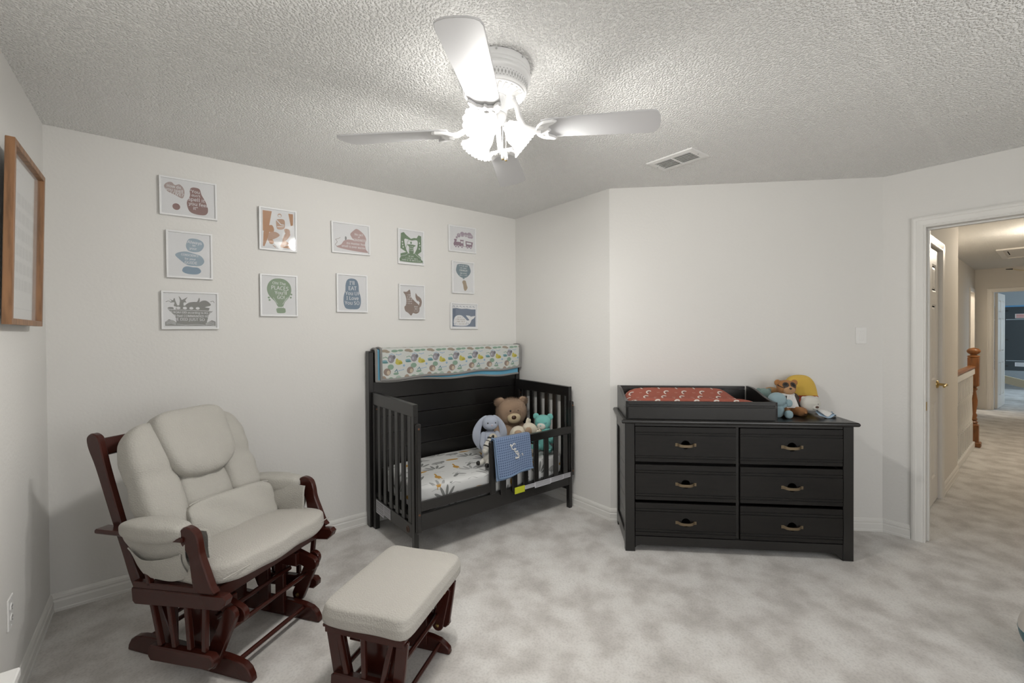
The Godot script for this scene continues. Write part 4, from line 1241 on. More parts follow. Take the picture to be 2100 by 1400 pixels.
# ---------------------------------------------------------------- mattress, blanket over the headboard, little blanket on the rail
func crib_textiles() -> void:
	var k := Ink.new(1024, 1024, Color(0.80, 0.805, 0.80), true)
	var g1 := Color(0.47, 0.475, 0.47)
	var g2 := Color(0.60, 0.605, 0.60)
	var am := Color(0.70, 0.53, 0.24)
	var r := RandomNumberGenerator.new()
	r.seed = 19
	for gy in 6:
		for gx in 6:
			var x := (gx + 0.5 * (gy % 2) + 0.1 + r.randf() * 0.2) / 6.0
			var y := (gy + 0.3 + r.randf() * 0.3) / 6.0
			match (gx + gy * 2) % 6:
				0, 3: leaf_spray(k, x, y, 0.118, g1 if r.randf() < 0.6 else g2, r.randf_range(-0.4, 0.4))
				1:
					k.oval(x, y, 0.066, 0.030, g2, r.randf_range(-0.2, 0.2))      # plump grey animal
					k.oval(x + 0.05, y - 0.008, 0.02, 0.014, g1)
					k.stroke([x - 0.03, y + 0.01, x - 0.03, y + 0.035], 0.010, g1)
					k.stroke([x + 0.02, y + 0.01, x + 0.02, y + 0.035], 0.010, g1)
				2:
					k.oval(x, y, 0.060, 0.018, am, r.randf_range(-0.3, 0.3))     # amber leaf
					k.stroke([x + 0.04, y, x + 0.085, y - 0.012], 0.005, am)
				4:
					k.oval(x, y + 0.02, 0.026, 0.034, am)                       # amber long-necked shape
					k.stroke([x, y + 0.01, x + 0.016, y - 0.062], 0.015, am)
					k.stroke([x - 0.01, y + 0.03, x - 0.012, y + 0.07], 0.006, am)
					k.stroke([x + 0.01, y + 0.03, x + 0.012, y + 0.07], 0.006, am)
				5:
					k.stroke([x - 0.04, y, x - 0.02, y - 0.018, x, y, x + 0.02, y - 0.018, x + 0.035, y], 0.005, g1)
					k.oval(x + 0.02, y + 0.03, 0.050, 0.015, g2, 0.5); k.oval(x - 0.03, y + 0.04, 0.045, 0.013, g1, -0.6)
			k.stroke([x - 0.06, y + 0.075, x - 0.02, y + 0.065, x + 0.03, y + 0.08], 0.0035, g2)
	var sheet := tiled_mat("jungle_sheet", k, 1.25, 0.9)
	var t := thing("crib_mattress", "white fitted-sheet mattress with grey leaves and amber animals in the crib", "mattress", Vector3(2.305, 0.27, 0.415))
	obj(MB.new().blob(Vector3(0.640, 0.088, 0.306), 9.0, 22, T(Vector3(0, 0.088, 0)), func(p: Vector3) -> Vector3:
		return p + Vector3(0, 0.004 * sin(p.x * 9.0) * sin(p.z * 8.0) if p.y > 0 else 0.0, 0)), "sheeted_mattress", sheet, t)

	# blanket: patterned front, grey binding, blue fleece back, hung over the headboard
	var b := Ink.new(1024, 512, Color(0.78, 0.79, 0.775), true)
	b.ky = 1.75
	var cols := [Color(0.60, 0.56, 0.50), Color(0.55, 0.54, 0.56), Color(0.74, 0.70, 0.36), Color(0.52, 0.62, 0.55), Color(0.48, 0.62, 0.66), Color(0.56, 0.66, 0.76)]
	for gx in 5:
		var x := gx / 5.0
		b.oval(x + 0.03, 0.05, 0.030, 0.012, cols[0]); b.oval(x + 0.055, 0.08, 0.02, 0.009, cols[0])
		b.oval(x + 0.115, 0.06, 0.028, 0.011, cols[3])
		b.oval(x + 0.165, 0.05, 0.024, 0.009, cols[3])
		b.stroke([x + 0.07, 0.17, x + 0.09, 0.14, x + 0.11, 0.18], 0.007, cols[5])
		b.stroke([x + 0.13, 0.16, x + 0.15, 0.18, x + 0.17, 0.155], 0.008, cols[5])
		b.oval(x + 0.085, 0.29, 0.028, 0.034, cols[1]); b.oval(x + 0.110, 0.24, 0.012, 0.016, Color(0.45, 0.44, 0.46)); b.oval(x + 0.075, 0.30, 0.010, 0.014, Color(0.66, 0.66, 0.70))
		b.oval(x + 0.150, 0.40, 0.030, 0.020, cols[2]); b.oval(x + 0.135, 0.35, 0.012, 0.020, cols[2]); b.oval(x + 0.165, 0.42, 0.018, 0.010, Color(0.66, 0.62, 0.24))
		b.oval(x + 0.03, 0.35, 0.024, 0.010, cols[4]); b.oval(x + 0.035, 0.39, 0.026, 0.007, Color(0.36, 0.52, 0.52))
		b.stroke([x + 0.02, 0.25, x + 0.04, 0.23, x + 0.055, 0.26], 0.009, cols[3])
		b.oval(x + 0.08, 0.52, 0.026, 0.022, cols[3]); b.oval(x + 0.195, 0.50, 0.010, 0.010, cols[5])
		b.oval(x + 0.05, 0.66, 0.030, 0.030, Color(0.56, 0.50, 0.46)); b.oval(x + 0.06, 0.68, 0.014, 0.018, Color(0.74, 0.68, 0.60))
		b.stroke([x + 0.115, 0.66, x + 0.13, 0.60, x + 0.14, 0.68], 0.008, Color(0.40, 0.52, 0.56))
		b.stroke([x + 0.15, 0.64, x + 0.19, 0.62], 0.009, cols[5])
		b.oval(x + 0.125, 0.72, 0.024, 0.010, cols[3])
		b.oval(x + 0.02, 0.86, 0.022, 0.026, Color(0.62, 0.56, 0.50)); b.oval(x + 0.08, 0.88, 0.024, 0.020, cols[3]); b.oval(x + 0.145, 0.86, 0.026, 0.024, Color(0.64, 0.70, 0.66))
	var bm := mat("blanket_print", Color(1, 1, 1), 0.95, {"albedo_texture": b.tex(), "rim_enabled": true, "rim": 0.2})
	var bl := thing("baby_blanket", "patterned baby blanket with grey binding and blue fleece back hung over the headboard", "blanket", Vector3(2.326, 1.262, 0.052))
	# path over the cap: hangs in front (longer) and behind; s in 0..1
	var drape := func(u: float, s: float, lift: float, drop: float, tilt: float, x0: float, x1: float) -> Vector3:
		var x := lerpf(x0, x1, u)
		var fr := drop + tilt * u + 0.006 * sin(u * 17.0) * absf(s)
		var half := 0.037 + lift
		if s < 0.16:      # behind
			return Vector3(x, lerpf(-0.20, -0.004, s / 0.16), -half)
		if s < 0.30:
			var a := PI * (1.0 - (s - 0.16) / 0.14)
			return Vector3(x, lift + 0.010 * sin(a), half * cos(a))
		var q := (s - 0.30) / 0.70
		return Vector3(x, lift * (1.0 - q) - q * fr, half + 0.006 * sin(u * 23.0 + 1.0) * q + 0.004 * sin(u * 9.0) * q)
	obj(MB.new().sheet(60, 24, func(u: float, vv: float) -> Vector3: return drape.call(u, vv, 0.003, 0.222, 0.030, -0.680, 0.648), 0.002, true), "fleece_back", M.blue_fleece, bl)
	var hem := []
	for q in 41: hem.append(drape.call(q / 40.0, 1.0, 0.004, 0.215, 0.030, -0.680, 0.648) + Vector3(0, 0, 0.002))
	obj(MB.new().tube(hem, 0.0085, 8), "lower_binding", M.grey_fleece, bl)
	var lhem := []
	for q in 25: lhem.append(drape.call(0.0, 0.14 + q / 24.0 * 0.86, 0.005, 0.215, 0.03, -0.672, 0.648))
	obj(MB.new().tube(lhem, 0.011, 8), "side_binding", M.grey_fleece, bl)
	var front := func(u: float, vv: float) -> Vector3: return drape.call(u, 0.12 + vv * 0.88, 0.011, 0.212, -0.022, -0.640, 0.665)
	var fr := MB.new().sheet(60, 24, front, 0.003, true)
	for z in fr.t.size():
		fr.t[z] = Vector2(fr.t[z].x * 1.42, (fr.t[z].y - 0.2) * 1.12)
	obj(fr, "printed_front", bm, bl)
	for side in [[0.0, -0.646], [1.0, 0.671]]:
		var edge := []
		for q in 25:
			edge.append(front.call(side[0], q / 24.0) + Vector3(0, 0, 0.003))
		obj(MB.new().tube(edge, 0.010, 8), "side_binding", M.grey_fleece, bl)
	var low := []
	for q in 41: low.append(front.call(q / 40.0, 1.0) + Vector3(0, 0.004, 0.003))
	obj(MB.new().tube(low, 0.0095, 8), "front_binding", M.grey_fleece, bl)

	# waffle blanket on the guard rail, with an embroidered script
	var wv := Ink.new(256, 256, Color(0.47, 0.545, 0.66), true)
	for a in 8:
		for c in 8:
			wv.poly([Vector2(a * 32 + 7, c * 32 + 7), Vector2(a * 32 + 27, c * 32 + 7), Vector2(a * 32 + 27, c * 32 + 27), Vector2(a * 32 + 7, c * 32 + 27)], Color(0.325, 0.395, 0.515))
	var waff := mat("waffle_weave", Color(1, 1, 1), 0.95, {"albedo_texture": wv.tex(), "uv1_scale": Vector3(2.2, 2.9, 1), "heightmap_enabled": true, "heightmap_texture": wv.tex(), "heightmap_scale": 0.3, "rim_enabled": true, "rim": 0.2})
	var plain := mat("blue_binding", lin(0.16, 0.235, 0.36), 0.9)
	var w := thing("waffle_blanket", "blue waffle-weave baby blanket with white embroidered script over the crib rail", "blanket", Vector3(2.352, 0.652, 0.755))
	var hang := func(u: float, s: float, lift: float, drop: float, skew: float) -> Vector3:
		var half := 0.014 + lift
		var fr2 := drop - 0.012 * u + 0.006 * sin(u * 6.0)
		if s < 0.22:
			return Vector3(lerpf(-0.155, 0.155, u), lerpf(-0.17, -0.002, s / 0.22), -half)
		if s < 0.34:
			var a := PI * (1.0 - (s - 0.22) / 0.12)
			return Vector3(lerpf(-0.155, 0.155, u), lift + 0.006 * sin(a), half * cos(a))
		var q := (s - 0.34) / 0.66
		return Vector3(lerpf(-0.155, 0.155, u) + skew * q, lift * (1.0 - q) - q * fr2, half + 0.012 * q * (0.5 + 0.5 * sin(u * 5.0 + 0.6)) + 0.004 * q)
	obj(MB.new().sheet(24, 26, func(u: float, vv: float) -> Vector3: return hang.call(u, vv, 0.004, 0.268, 0.012), 0.003, true), "under_fold", plain, w)
	var top := func(u: float, vv: float) -> Vector3: return hang.call(u, vv, 0.012, 0.250, 0.022) + Vector3(0.006, 0, 0.002)
	obj(MB.new().sheet(28, 28, top, 0.004, true), "waffle_fold", waff, w)
	var rim := []
	for q in 26: rim.append(top.call(0.0, 0.26 + q / 25.0 * 0.74) + Vector3(-0.002, 0, 0.002))
	for q in 24: rim.append(top.call((q + 1) / 24.0, 1.0) + Vector3(0, 0.0, 0.002))
	obj(MB.new().tube(rim, 0.006, 8), "binding", plain, w)
	# the script runs slantwise: drawn as a raised thread
	var pen := []
	var thread := MB.new()
	var at := func(x: float, y: float) -> Vector3:   # along the writing line (x) and above it (y), in metres, onto the cloth front
		var a := deg_to_rad(-56.0)
		var p := Vector2(x, y).rotated(a)
		var u := clampf((p.x + 0.010 + 0.155) / 0.31, 0, 1)
		var s := 0.34 + 0.66 * clampf((0.118 - p.y) / 0.25, 0, 1)
		return top.call(u, s) + Vector3(0, 0, 0.0035)
	for st in [[-0.052, 0.030, -0.060, 0.038, -0.068, 0.030, -0.064, 0.012, -0.070, 0.000, -0.080, -0.002, -0.082, 0.006, -0.074, 0.008, -0.060, -0.002, -0.046, -0.004, -0.038, 0.002],
		[-0.038, 0.002, -0.034, 0.018, -0.026, 0.022, -0.028, 0.006, -0.020, 0.000, -0.012, 0.010],
		[-0.012, 0.010, -0.004, 0.022, 0.004, 0.018, -0.008, 0.014, -0.008, 0.002, 0.002, 0.0, 0.008, 0.012, 0.008, 0.020, 0.008, 0.002, 0.016, 0.002],
		[0.016, 0.002, 0.018, 0.020, 0.020, 0.004, 0.030, 0.004, 0.034, 0.020, 0.032, -0.010, 0.022, -0.026, 0.014, -0.020, 0.024, -0.010, 0.042, -0.002],
		[0.040, 0.034, 0.043, 0.042], [0.050, 0.032, 0.053, 0.040]]:
		var pts := []
		for q in range(0, st.size(), 2): pts.append(at.call(st[q], st[q + 1]))
		thread.tube(pts, 0.0034, 6)
	obj(thread, "embroidered_script", M.off_white_cloth, w)


# ---------------------------------------------------------------- dresser on the diagonal wall: local x along the wall, z out into the room
func dresser() -> void:
	var t := thing("dresser", "black six-drawer dresser with brass pulls against the diagonal wall", "dresser", CORNER, -45.0)
	var e: Material = M.espresso
	var fr: Material = M.espresso_front
	var x0 := 0.042
	var x1 := 1.384
	var zb := 0.030
	var zf := 0.457
	# top slab with a rounded nose
	var nose := []
	for k in 9:
		var a := -PI / 2 + PI * k / 8.0
		nose.append(Vector2(cos(a) * 0.013, 0.8255 + sin(a) * 0.0135))
	var prof := [Vector2(0.0, 0.812)]
	for q in nose: prof.append(q)
	prof.append(Vector2(0.0, 0.839))
	var top := MB.new()
	top.span(Vector3(x0 - 0.011, 0.812, zb - 0.010), Vector3(x1 + 0.011, 0.839, zf + 0.009), 0.0)
	var P := []
	for q in prof: P.append(Vector2(-q.x, q.y))
	top.molding([Vector2(x0 - 0.011, -(zb - 0.010)), Vector2(x0 - 0.011, -(zf + 0.009)), Vector2(x1 + 0.011, -(zf + 0.009)), Vector2(x1 + 0.011, -(zb - 0.010))], P, false, floor_path())
	obj(top, "top", e, t)
	# carcass: corner posts, rails, back, side frames with planks
	for x in [x0, x1 - 0.060]:
		obj(MB.new().prism([Vector2(x, 0.0), Vector2(x + 0.060, 0.0), Vector2(x + 0.060, 0.812), Vector2(x, 0.812)], zf - 0.045, zf, 0.003), "front_leg", e, t)
	for x in [x0, x1 - 0.045]:
		obj(MB.new().span(Vector3(x, 0, zb), Vector3(x + 0.045, 0.812, zb + 0.045), 0.003), "back_leg", e, t)
	obj(MB.new().span(Vector3(x0 + 0.060, 0.795, zf - 0.030), Vector3(x1 - 0.060, 0.812, zf - 0.003), 0.002), "top_rail", e, t)
	var ap := [Vector2(x0 + 0.060, 0.100), Vector2(x0 + 0.060, 0.022), Vector2(x0 + 0.072, 0.036), Vector2(x0 + 0.095, 0.043), Vector2(x1 - 0.13, 0.043), Vector2(x1 - 0.10, 0.038), Vector2(x1 - 0.085, 0.020), Vector2(x1 - 0.060, 0.008), Vector2(x1 - 0.060, 0.100)]
	obj(MB.new().prism(ap, zf - 0.024, zf - 0.002, 0.002), "apron", e, t)
	obj(MB.new().span(Vector3(0.713, 0.10, zf - 0.030), Vector3(0.733, 0.797, zf - 0.014), 0.002), "divider", e, t)
	obj(MB.new().span(Vector3(x0 + 0.03, 0.060, zb + 0.01), Vector3(x1 - 0.03, 0.072, zf - 0.03), 0.0), "bottom_panel", e, t)
	obj(MB.new().span(Vector3(x0 + 0.03, 0.06, zb), Vector3(x1 - 0.03, 0.812, zb + 0.008), 0.0), "back_panel", e, t)
	for sd in [0, 1]:
		var xa := x0 if sd == 0 else x1 - 0.022
		obj(MB.new().span(Vector3(xa, 0.730, zb + 0.045), Vector3(xa + 0.022, 0.812, zf - 0.045), 0.002), "side_rail", e, t)
		obj(MB.new().prism([Vector2(zb + 0.045, 0.020), Vector2(zb + 0.060, 0.034), Vector2(zf - 0.060, 0.034), Vector2(zf - 0.045, 0.020), Vector2(zf - 0.045, 0.105), Vector2(zb + 0.045, 0.105)], 0.0, 0.022, 0.002,
			Transform3D(Basis(Vector3(0, 0, 1), Vector3(0, 1, 0), Vector3(-1, 0, 0)), Vector3(xa + 0.022, 0, 0))), "side_rail", e, t)
		var xp := xa + 0.011 if sd == 0 else xa + 0.003
		for k in 6:
			obj(MB.new().span(Vector3(xp, 0.105 + k * 0.1042, zb + 0.044), Vector3(xp + 0.008, 0.105 + (k + 1) * 0.1042 - 0.001, zf - 0.044), 0.0018), "side_plank", e, t)
	# six drawers
	var rows := [[0.571, 0.793], [0.330, 0.553], [0.104, 0.311]]
	var cols := [[0.104, 0.711], [0.735, 1.322]]
	for r in 3:
		for c in 2:
			var a: float = cols[c][0]; var b: float = cols[c][1]
			var lo: float = rows[r][0]; var hi: float = rows[r][1]
			var z := zf + 0.001
			var cx := [0.411, 1.034][c] as float
			var cy := [0.683, 0.4365, 0.1955][r] as float
			# front as stacked mouldings with two pairs of grooves; the field is pierced behind the pull
			var d := Node3D.new()
			d.name = "drawer"
			t.add_child(d, true)
			var f := MB.new()
			var cut := [lo, lo + 0.022, lo + 0.026, lo + 0.038, lo + 0.042, hi - 0.054, hi - 0.050, hi - 0.038, hi - 0.034, hi]
			for k in range(0, 10, 2):
				var inner := k == 4
				if inner:
					continue
				f.span(Vector3(a, cut[k], z - 0.018), Vector3(b, cut[k + 1], z), 0.0015)
			f.span(Vector3(a, lo + 0.002, z - 0.024), Vector3(b, cut[4] + 0.004, z - 0.0055), 0.001)
			f.span(Vector3(a, cut[5] - 0.004, z - 0.024), Vector3(b, hi - 0.002, z - 0.0055), 0.001)
			# field with a round hole
			var y0: float = cut[4]; var y1: float = cut[5]
			for half in [1.0, -1.0]:
				var pl := [Vector2(b, cy), Vector2(b, y1 if half > 0 else y0), Vector2(a, y1 if half > 0 else y0), Vector2(a, cy)]
				for q in 13:
					var an := PI - PI * q / 12.0
					pl.append(Vector2(cx + cos(an) * 0.027, cy + sin(an) * 0.027 * half))
				f.prism(pl, z - 0.018, z)
			obj(f, "drawer_front", fr, d)
			# bowed brass pull with two rivets
			var pull := MB.new()
			var bow := func(u: float, vv: float) -> Vector3:
				var x := lerpf(-0.063, 0.063, u)
				var s := clampf(1.0 - pow(absf(x) / 0.047, 3.0), 0.0, 1.0)
				var wide := 0.0095 - 0.0015 * s
				return Vector3(cx + x, cy - 0.006 * s + (vv - 0.5) * 2.0 * wide, z + 0.003 + 0.016 * sqrt(s))
			pull.sheet(28, 3, bow, 0.0025)
			var h := obj(pull, "handle", M.aged_brass, d)
			for sx in [-0.056, 0.056]:
				obj(MB.new().blob(Vector3(0.0032, 0.0032, 0.002), 2.0, 4, T(Vector3(cx + sx, cy, z + 0.004))), "rivet", M.aged_brass, h)


# ---------------------------------------------------------------- changing tray and pad on the dresser
func changing_tray() -> void:
	var e: Material = M.espresso
	var t := thing("changing_tray", "black changing tray with scooped ends standing on the dresser", "tray", CORNER + Vector3(0, 0.8392, 0), -45.0)
	var a := 0.049
	var b := 0.954
	var zb := 0.034
	var zf := 0.453
	var front := MB.new()
	front.span(Vector3(a, 0, zf - 0.018), Vector3(b, 0.078, zf), 0.002)
	front.span(Vector3(a, 0.0795, zf - 0.018), Vector3(b, 0.089, zf - 0.0005), 0.0015)
	front.span(Vector3(a, 0.0905, zf - 0.018), Vector3(b, 0.113, zf), 0.002)
	front.span(Vector3(a, 0.002, zf - 0.016), Vector3(b, 0.111, zf - 0.004), 0.0)
	obj(front, "front_board", e, t)
	var back := MB.new()
	back.span(Vector3(a, 0, zb), Vector3(b - 0.03, 0.142, zb + 0.018), 0.002)
	back.span(Vector3(a, 0.144, zb), Vector3(b - 0.03, 0.163, zb + 0.018), 0.002)
	obj(back, "back_board", e, t)
	var prof := [Vector2(zb, 0), Vector2(zf, 0), Vector2(zf, 0.113), Vector2(zf - 0.05, 0.114), Vector2(zf - 0.10, 0.118), Vector2(zf - 0.16, 0.128), Vector2(zf - 0.22, 0.142), Vector2(zf - 0.28, 0.155), Vector2(zf - 0.33, 0.162), Vector2(zb + 0.04, 0.164), Vector2(zb, 0.164)]
	for x in [a - 0.001, b - 0.017]:
		var s := obj(MB.new().prism(prof, 0.0, 0.018, 0.002, Transform3D(Basis(Vector3(0, 0, 1), Vector3(0, 1, 0), Vector3(-1, 0, 0)), Vector3(x + 0.018, 0, 0))), "end_board", e, t)
		if x < 0.1:
			obj(MB.new().lathe([Vector2(0.011, 0.0), Vector2(0.011, 0.0015), Vector2(0.0075, 0.0022), Vector2(0.005, 0.0008), Vector2(0.0, 0.0008)], 18, T(Vector3(x - 0.0003, 0.072, 0.39), Vector3(0, 0, 90))), "bolt_cap", M.steel, s)
	obj(MB.new().span(Vector3(a + 0.017, 0.0, zb + 0.018), Vector3(b - 0.017, 0.010, zf - 0.018), 0.0), "tray_floor", e, t)
	# pad: long ridges front and back, a hollow between
	var k := Ink.new(512, 512, Color(0.60, 0.335, 0.275), true)
	var wh := Color(0.84, 0.82, 0.79)
	for gy in 4:
		for gx in 4:
			var x := (gx + 0.5 * (gy % 2) + 0.25) / 4.0
			var y := (gy + 0.5) / 4.0
			if (gx + gy) % 2 == 0:
				for z in [[0.098, 0.062], [0.046, 0.026]]:
					var arc := []
					for q in 9:
						var an: float = PI * (0.12 + 0.95 * q / 8.0) + 0.6
						arc.append(x + cos(an) * (z[0] + z[1]) / 2); arc.append(y - sin(an) * (z[0] + z[1]) / 2)
					k.stroke(arc, z[0] - z[1], wh if z[0] > 0.05 else Color(0.35, 0.30, 0.32))
			else:
				for q in 4: k.stroke([x - 0.03 + q * 0.02, y - 0.018, x - 0.03 + q * 0.02, y + 0.016], 0.006, Color(0.78, 0.66, 0.61))
				k.oval(x, y - 0.002, 0.02, 0.010, Color(0.66, 0.42, 0.36))
	var pm := tiled_mat("rainbow_cover", k, 4.2, 0.9)
	var p := thing("changing_pad", "rust-red changing pad printed with white rainbows lying in the tray", "changing pad", CORNER + Vector3(0, 0.8494, 0), -45.0)
	var body := MB.new()
	body.blob(Vector3(0.395, 0.075, 0.183), 7.0, 22, T(Vector3(0.475, 0.075, 0.245)), func(q: Vector3) -> Vector3:
		var zz := q.z / 0.183
		var ridge := 0.58 + 0.40 * pow(absf(zz), 1.7)
		ridge += 0.10 * clampf(-zz, 0, 1)
		if zz > 0.4: ridge -= 0.12 * (zz - 0.4) / 0.6
		var end := 1.0 - 0.18 * pow(absf(q.x) / 0.395, 8.0)
		var xx := q.x - (0.085 * clampf(-zz + 0.1, 0, 1) if q.x > 0 else 0.0) * pow(clampf(q.x / 0.395, 0, 1), 3.0)
		return Vector3(xx, (q.y + 0.075) * ridge * end - 0.075, q.z * (1.0 - 0.06 * clampf(q.y / 0.075, 0, 1))))
	obj(body, "padded_cover", pm, p)


# ---------------------------------------------------------------- glider chair; local x across (positive away from the camera), z forward
func side_plane(x: float) -> Transform3D:   # outline (forward, up) pushed along x
	return Transform3D(Basis(Vector3(0, 0, 1), Vector3(0, 1, 0), Vector3(-1, 0, 0)), Vector3(x, 0, 0))


func smooth(p: Array, k := 4) -> Array:
	var o := []
	var m := p.size()
	for a in m:
		for s in k:
			o.append((p[a] as Vector2).cubic_interpolate(p[(a + 1) % m], p[(a - 1 + m) % m], p[(a + 2) % m], float(s) / k))
	return o


func capsule(a: Vector2, b: Vector2, ra: float, rb: float) -> Array:
	var d := (b - a).angle()
	var o := []
	for k in 9: o.append(a + Vector2.from_angle(d + PI / 2 + PI * k / 8.0) * ra)
	for k in 9: o.append(b + Vector2.from_angle(d - PI / 2 + PI * k / 8.0) * rb)
	return o


func sled(parent: Node3D, x: float, w: float, lo: float, hi: float, h: float) -> void:
	var p := [Vector2(lo + 0.006, 0), Vector2(hi - 0.006, 0), Vector2(hi, 0.006), Vector2(hi - 0.004, 0.026), Vector2(hi - 0.020, h - 0.030), Vector2(hi - 0.045, h - 0.014), Vector2(hi - 0.085, h - 0.005), Vector2(hi - 0.14, h), Vector2(lo + 0.14, h), Vector2(lo + 0.085, h - 0.005), Vector2(lo + 0.045, h - 0.014), Vector2(lo + 0.020, h - 0.030), Vector2(lo + 0.004, 0.026), Vector2(lo, 0.006)]
	obj(MB.new().prism(p, -w / 2, w / 2, 0.004, side_plane(x), 50.0), "sled_foot", M.mahogany, parent)


func crease(p: Vector3, amp: float, f := 9.0) -> float:   # shallow irregular folds in filled cloth
	return amp * (folds.get_noise_3d(p.x * f * 10.0, p.y * f * 4.0, p.z * f * 10.0) + 0.5 * folds.get_noise_3d(p.x * f * 26.0, p.y * f * 9.0, p.z * f * 26.0))


var folds := FastNoiseLite.new()


func glider() -> void:
	folds.seed = 4
	folds.frequency = 0.02
	var w: Material = M.mahogany
	var t := thing("glider_chair", "grey cushioned glider rocking chair with a dark red wooden frame", "chair", Vector3(0.678, 0, 0.753), 35.0)
	# base: two sled feet, uprights, cross rods
	for s in [-1.0, 1.0]:
		sled(t, s * 0.19, 0.030, -0.335, 0.355, 0.082)
		for q in [[-0.118, 0.062], [0.036, 0.062], [0.135, 0.05]]:
			obj(MB.new().span(Vector3(s * 0.172 - 0.011, 0.02, q[0] - q[1] / 2), Vector3(s * 0.172 + 0.011, 0.285, q[0] + q[1] / 2), 0.003), "base_upright", w, t)
		obj(MB.new().span(Vector3(s * 0.172 - 0.013, 0.262, -0.20), Vector3(s * 0.172 + 0.013, 0.325, 0.24), 0.004), "base_rail", w, t)
		# rounded bearing block at the front of the rail
		obj(MB.new().prism(capsule(Vector2(0.215, 0.300), Vector2(0.300, 0.272), 0.030, 0.033), -0.013, 0.013, 0.003, side_plane(s * 0.199)), "bearing_block", w, t)
		obj(MB.new().prism(capsule(Vector2(-0.05, 0.300), Vector2(-0.13, 0.280), 0.030, 0.033), -0.013, 0.013, 0.003, side_plane(s * 0.199)), "bearing_block", w, t)
		# swing links hang from the blocks and carry the side frames
		for q in [[0.288, 0.285, 0.190, 0.085], [-0.125, 0.285, -0.035, 0.110]]:
			var lk := obj(MB.new().prism(capsule(Vector2(q[0], q[1]), Vector2(q[2], q[3]), 0.031, 0.033), -0.011, 0.011, 0.003, side_plane(s * 0.232)), "swing_link", w, t)
			for z in [Vector2(q[0], q[1]), Vector2(q[2], q[3])]:
				obj(MB.new().lathe([Vector2(0.009, 0.0), Vector2(0.009, 0.004), Vector2(0.005, 0.006), Vector2(0.0, 0.008)], 12, T(Vector3(s * 0.232 - s * 0.011, z.y, z.x), Vector3(0, 0, s * 90))), "bolt", M.brass, lk)
		# hanging side frame: rail under the arm, bottom bar, four spindles
		var tilt := func(z: float) -> float: return 0.357 + 0.085 * z
		var rail := [Vector2(-0.135, 0.315), Vector2(-0.120, 0.303), Vector2(0.320, 0.350), Vector2(0.345, 0.372), Vector2(0.355, 0.395), Vector2(0.340, 0.408), Vector2(-0.140, 0.366)]
		obj(MB.new().prism(rail, -0.017, 0.017, 0.004, side_plane(s * 0.296), 20.0), "side_rail", w, t)
		obj(MB.new().prism([Vector2(-0.135, 0.366), Vector2(0.29, 0.403), Vector2(0.29, 0.427), Vector2(-0.135, 0.392)], -0.014, 0.014, 0.003, side_plane(s * 0.296), 20.0), "arm_base", w, t)
		var bar := [Vector2(-0.060, 0.075), Vector2(0.245, 0.097), Vector2(0.268, 0.118), Vector2(0.270, 0.140), Vector2(0.255, 0.155), Vector2(-0.062, 0.137), Vector2(-0.075, 0.118), Vector2(-0.074, 0.092)]
		obj(MB.new().prism(bar, -0.017, 0.017, 0.005, side_plane(s * 0.282), 50.0), "lower_bar", w, t)
		for q in [[-0.052, -0.014], [0.042, 0.062], [0.135, 0.142], [0.232, 0.216]]:
			obj(MB.new().bar(Vector3(s * 0.284, tilt.call(q[1]) - 0.215, q[1]), Vector3(s * 0.292, tilt.call(q[0]) - 0.020, q[0]), Vector3(1, 0, 0), 0.019, 0.021, 0.003), "spindle", w, t)
		# front arm post with a scrolled outline
		var post := smooth([Vector2(0.172, 0.652), Vector2(0.212, 0.637), Vector2(0.229, 0.600), Vector2(0.238, 0.555), Vector2(0.262, 0.500), Vector2(0.290, 0.440), Vector2(0.305, 0.415), Vector2(0.215, 0.408), Vector2(0.196, 0.440), Vector2(0.186, 0.500), Vector2(0.176, 0.545), Vector2(0.146, 0.578), Vector2(0.130, 0.610), Vector2(0.142, 0.640)])
		obj(MB.new().prism(post, -0.014, 0.014, 0.004, side_plane(s * 0.306), 60.0), "arm_post", w, t)
		# rear arm stay and armrest under the pad
		obj(MB.new().bar(Vector3(s * 0.300, 0.385, -0.045), Vector3(s * 0.300, 0.575, -0.105), Vector3(1, 0, 0), 0.020, 0.020, 0.003), "arm_stay", w, t)
		obj(MB.new().bar(Vector3(s * 0.295, 0.575, -0.335), Vector3(s * 0.302, 0.602, 0.16), Vector3(1, 0, 0), 0.055, 0.020, 0.005), "armrest", w, t)
		# raked back post
		var bp := smooth([Vector2(-0.405, 0.968), Vector2(-0.376, 0.955), Vector2(-0.362, 0.920), Vector2(-0.330, 0.820), Vector2(-0.262, 0.650), Vector2(-0.200, 0.500), Vector2(-0.125, 0.345), Vector2(-0.178, 0.345), Vector2(-0.245, 0.490), Vector2(-0.318, 0.650), Vector2(-0.392, 0.820), Vector2(-0.436, 0.900), Vector2(-0.446, 0.945), Vector2(-0.428, 0.965)])
		obj(MB.new().prism(bp, -0.013, 0.013, 0.004, side_plane(s * 0.268), 60.0), "back_post", w, t)
	for q in [[0.262, 0.058, 0.190, 0.010], [-0.24, 0.058, 0.190, 0.010], [0.245, 0.198, 0.232, 0.010], [0.165, 0.228, 0.200, 0.011], [-0.10, 0.185, 0.2, 0.009]]:
		obj(MB.new().tube([Vector3(-q[2], q[1], q[0]), Vector3(q[2], q[1], q[0])], q[3], 14), "cross_rod", w, t)
	# seat frame under the cushion
	obj(MB.new().span(Vector3(-0.285, 0.350, 0.235), Vector3(0.285, 0.402, 0.262), 0.004), "seat_rail", w, t)
	obj(MB.new().span(Vector3(-0.285, 0.310, -0.13), Vector3(0.285, 0.360, -0.105), 0.004), "seat_rail", w, t)
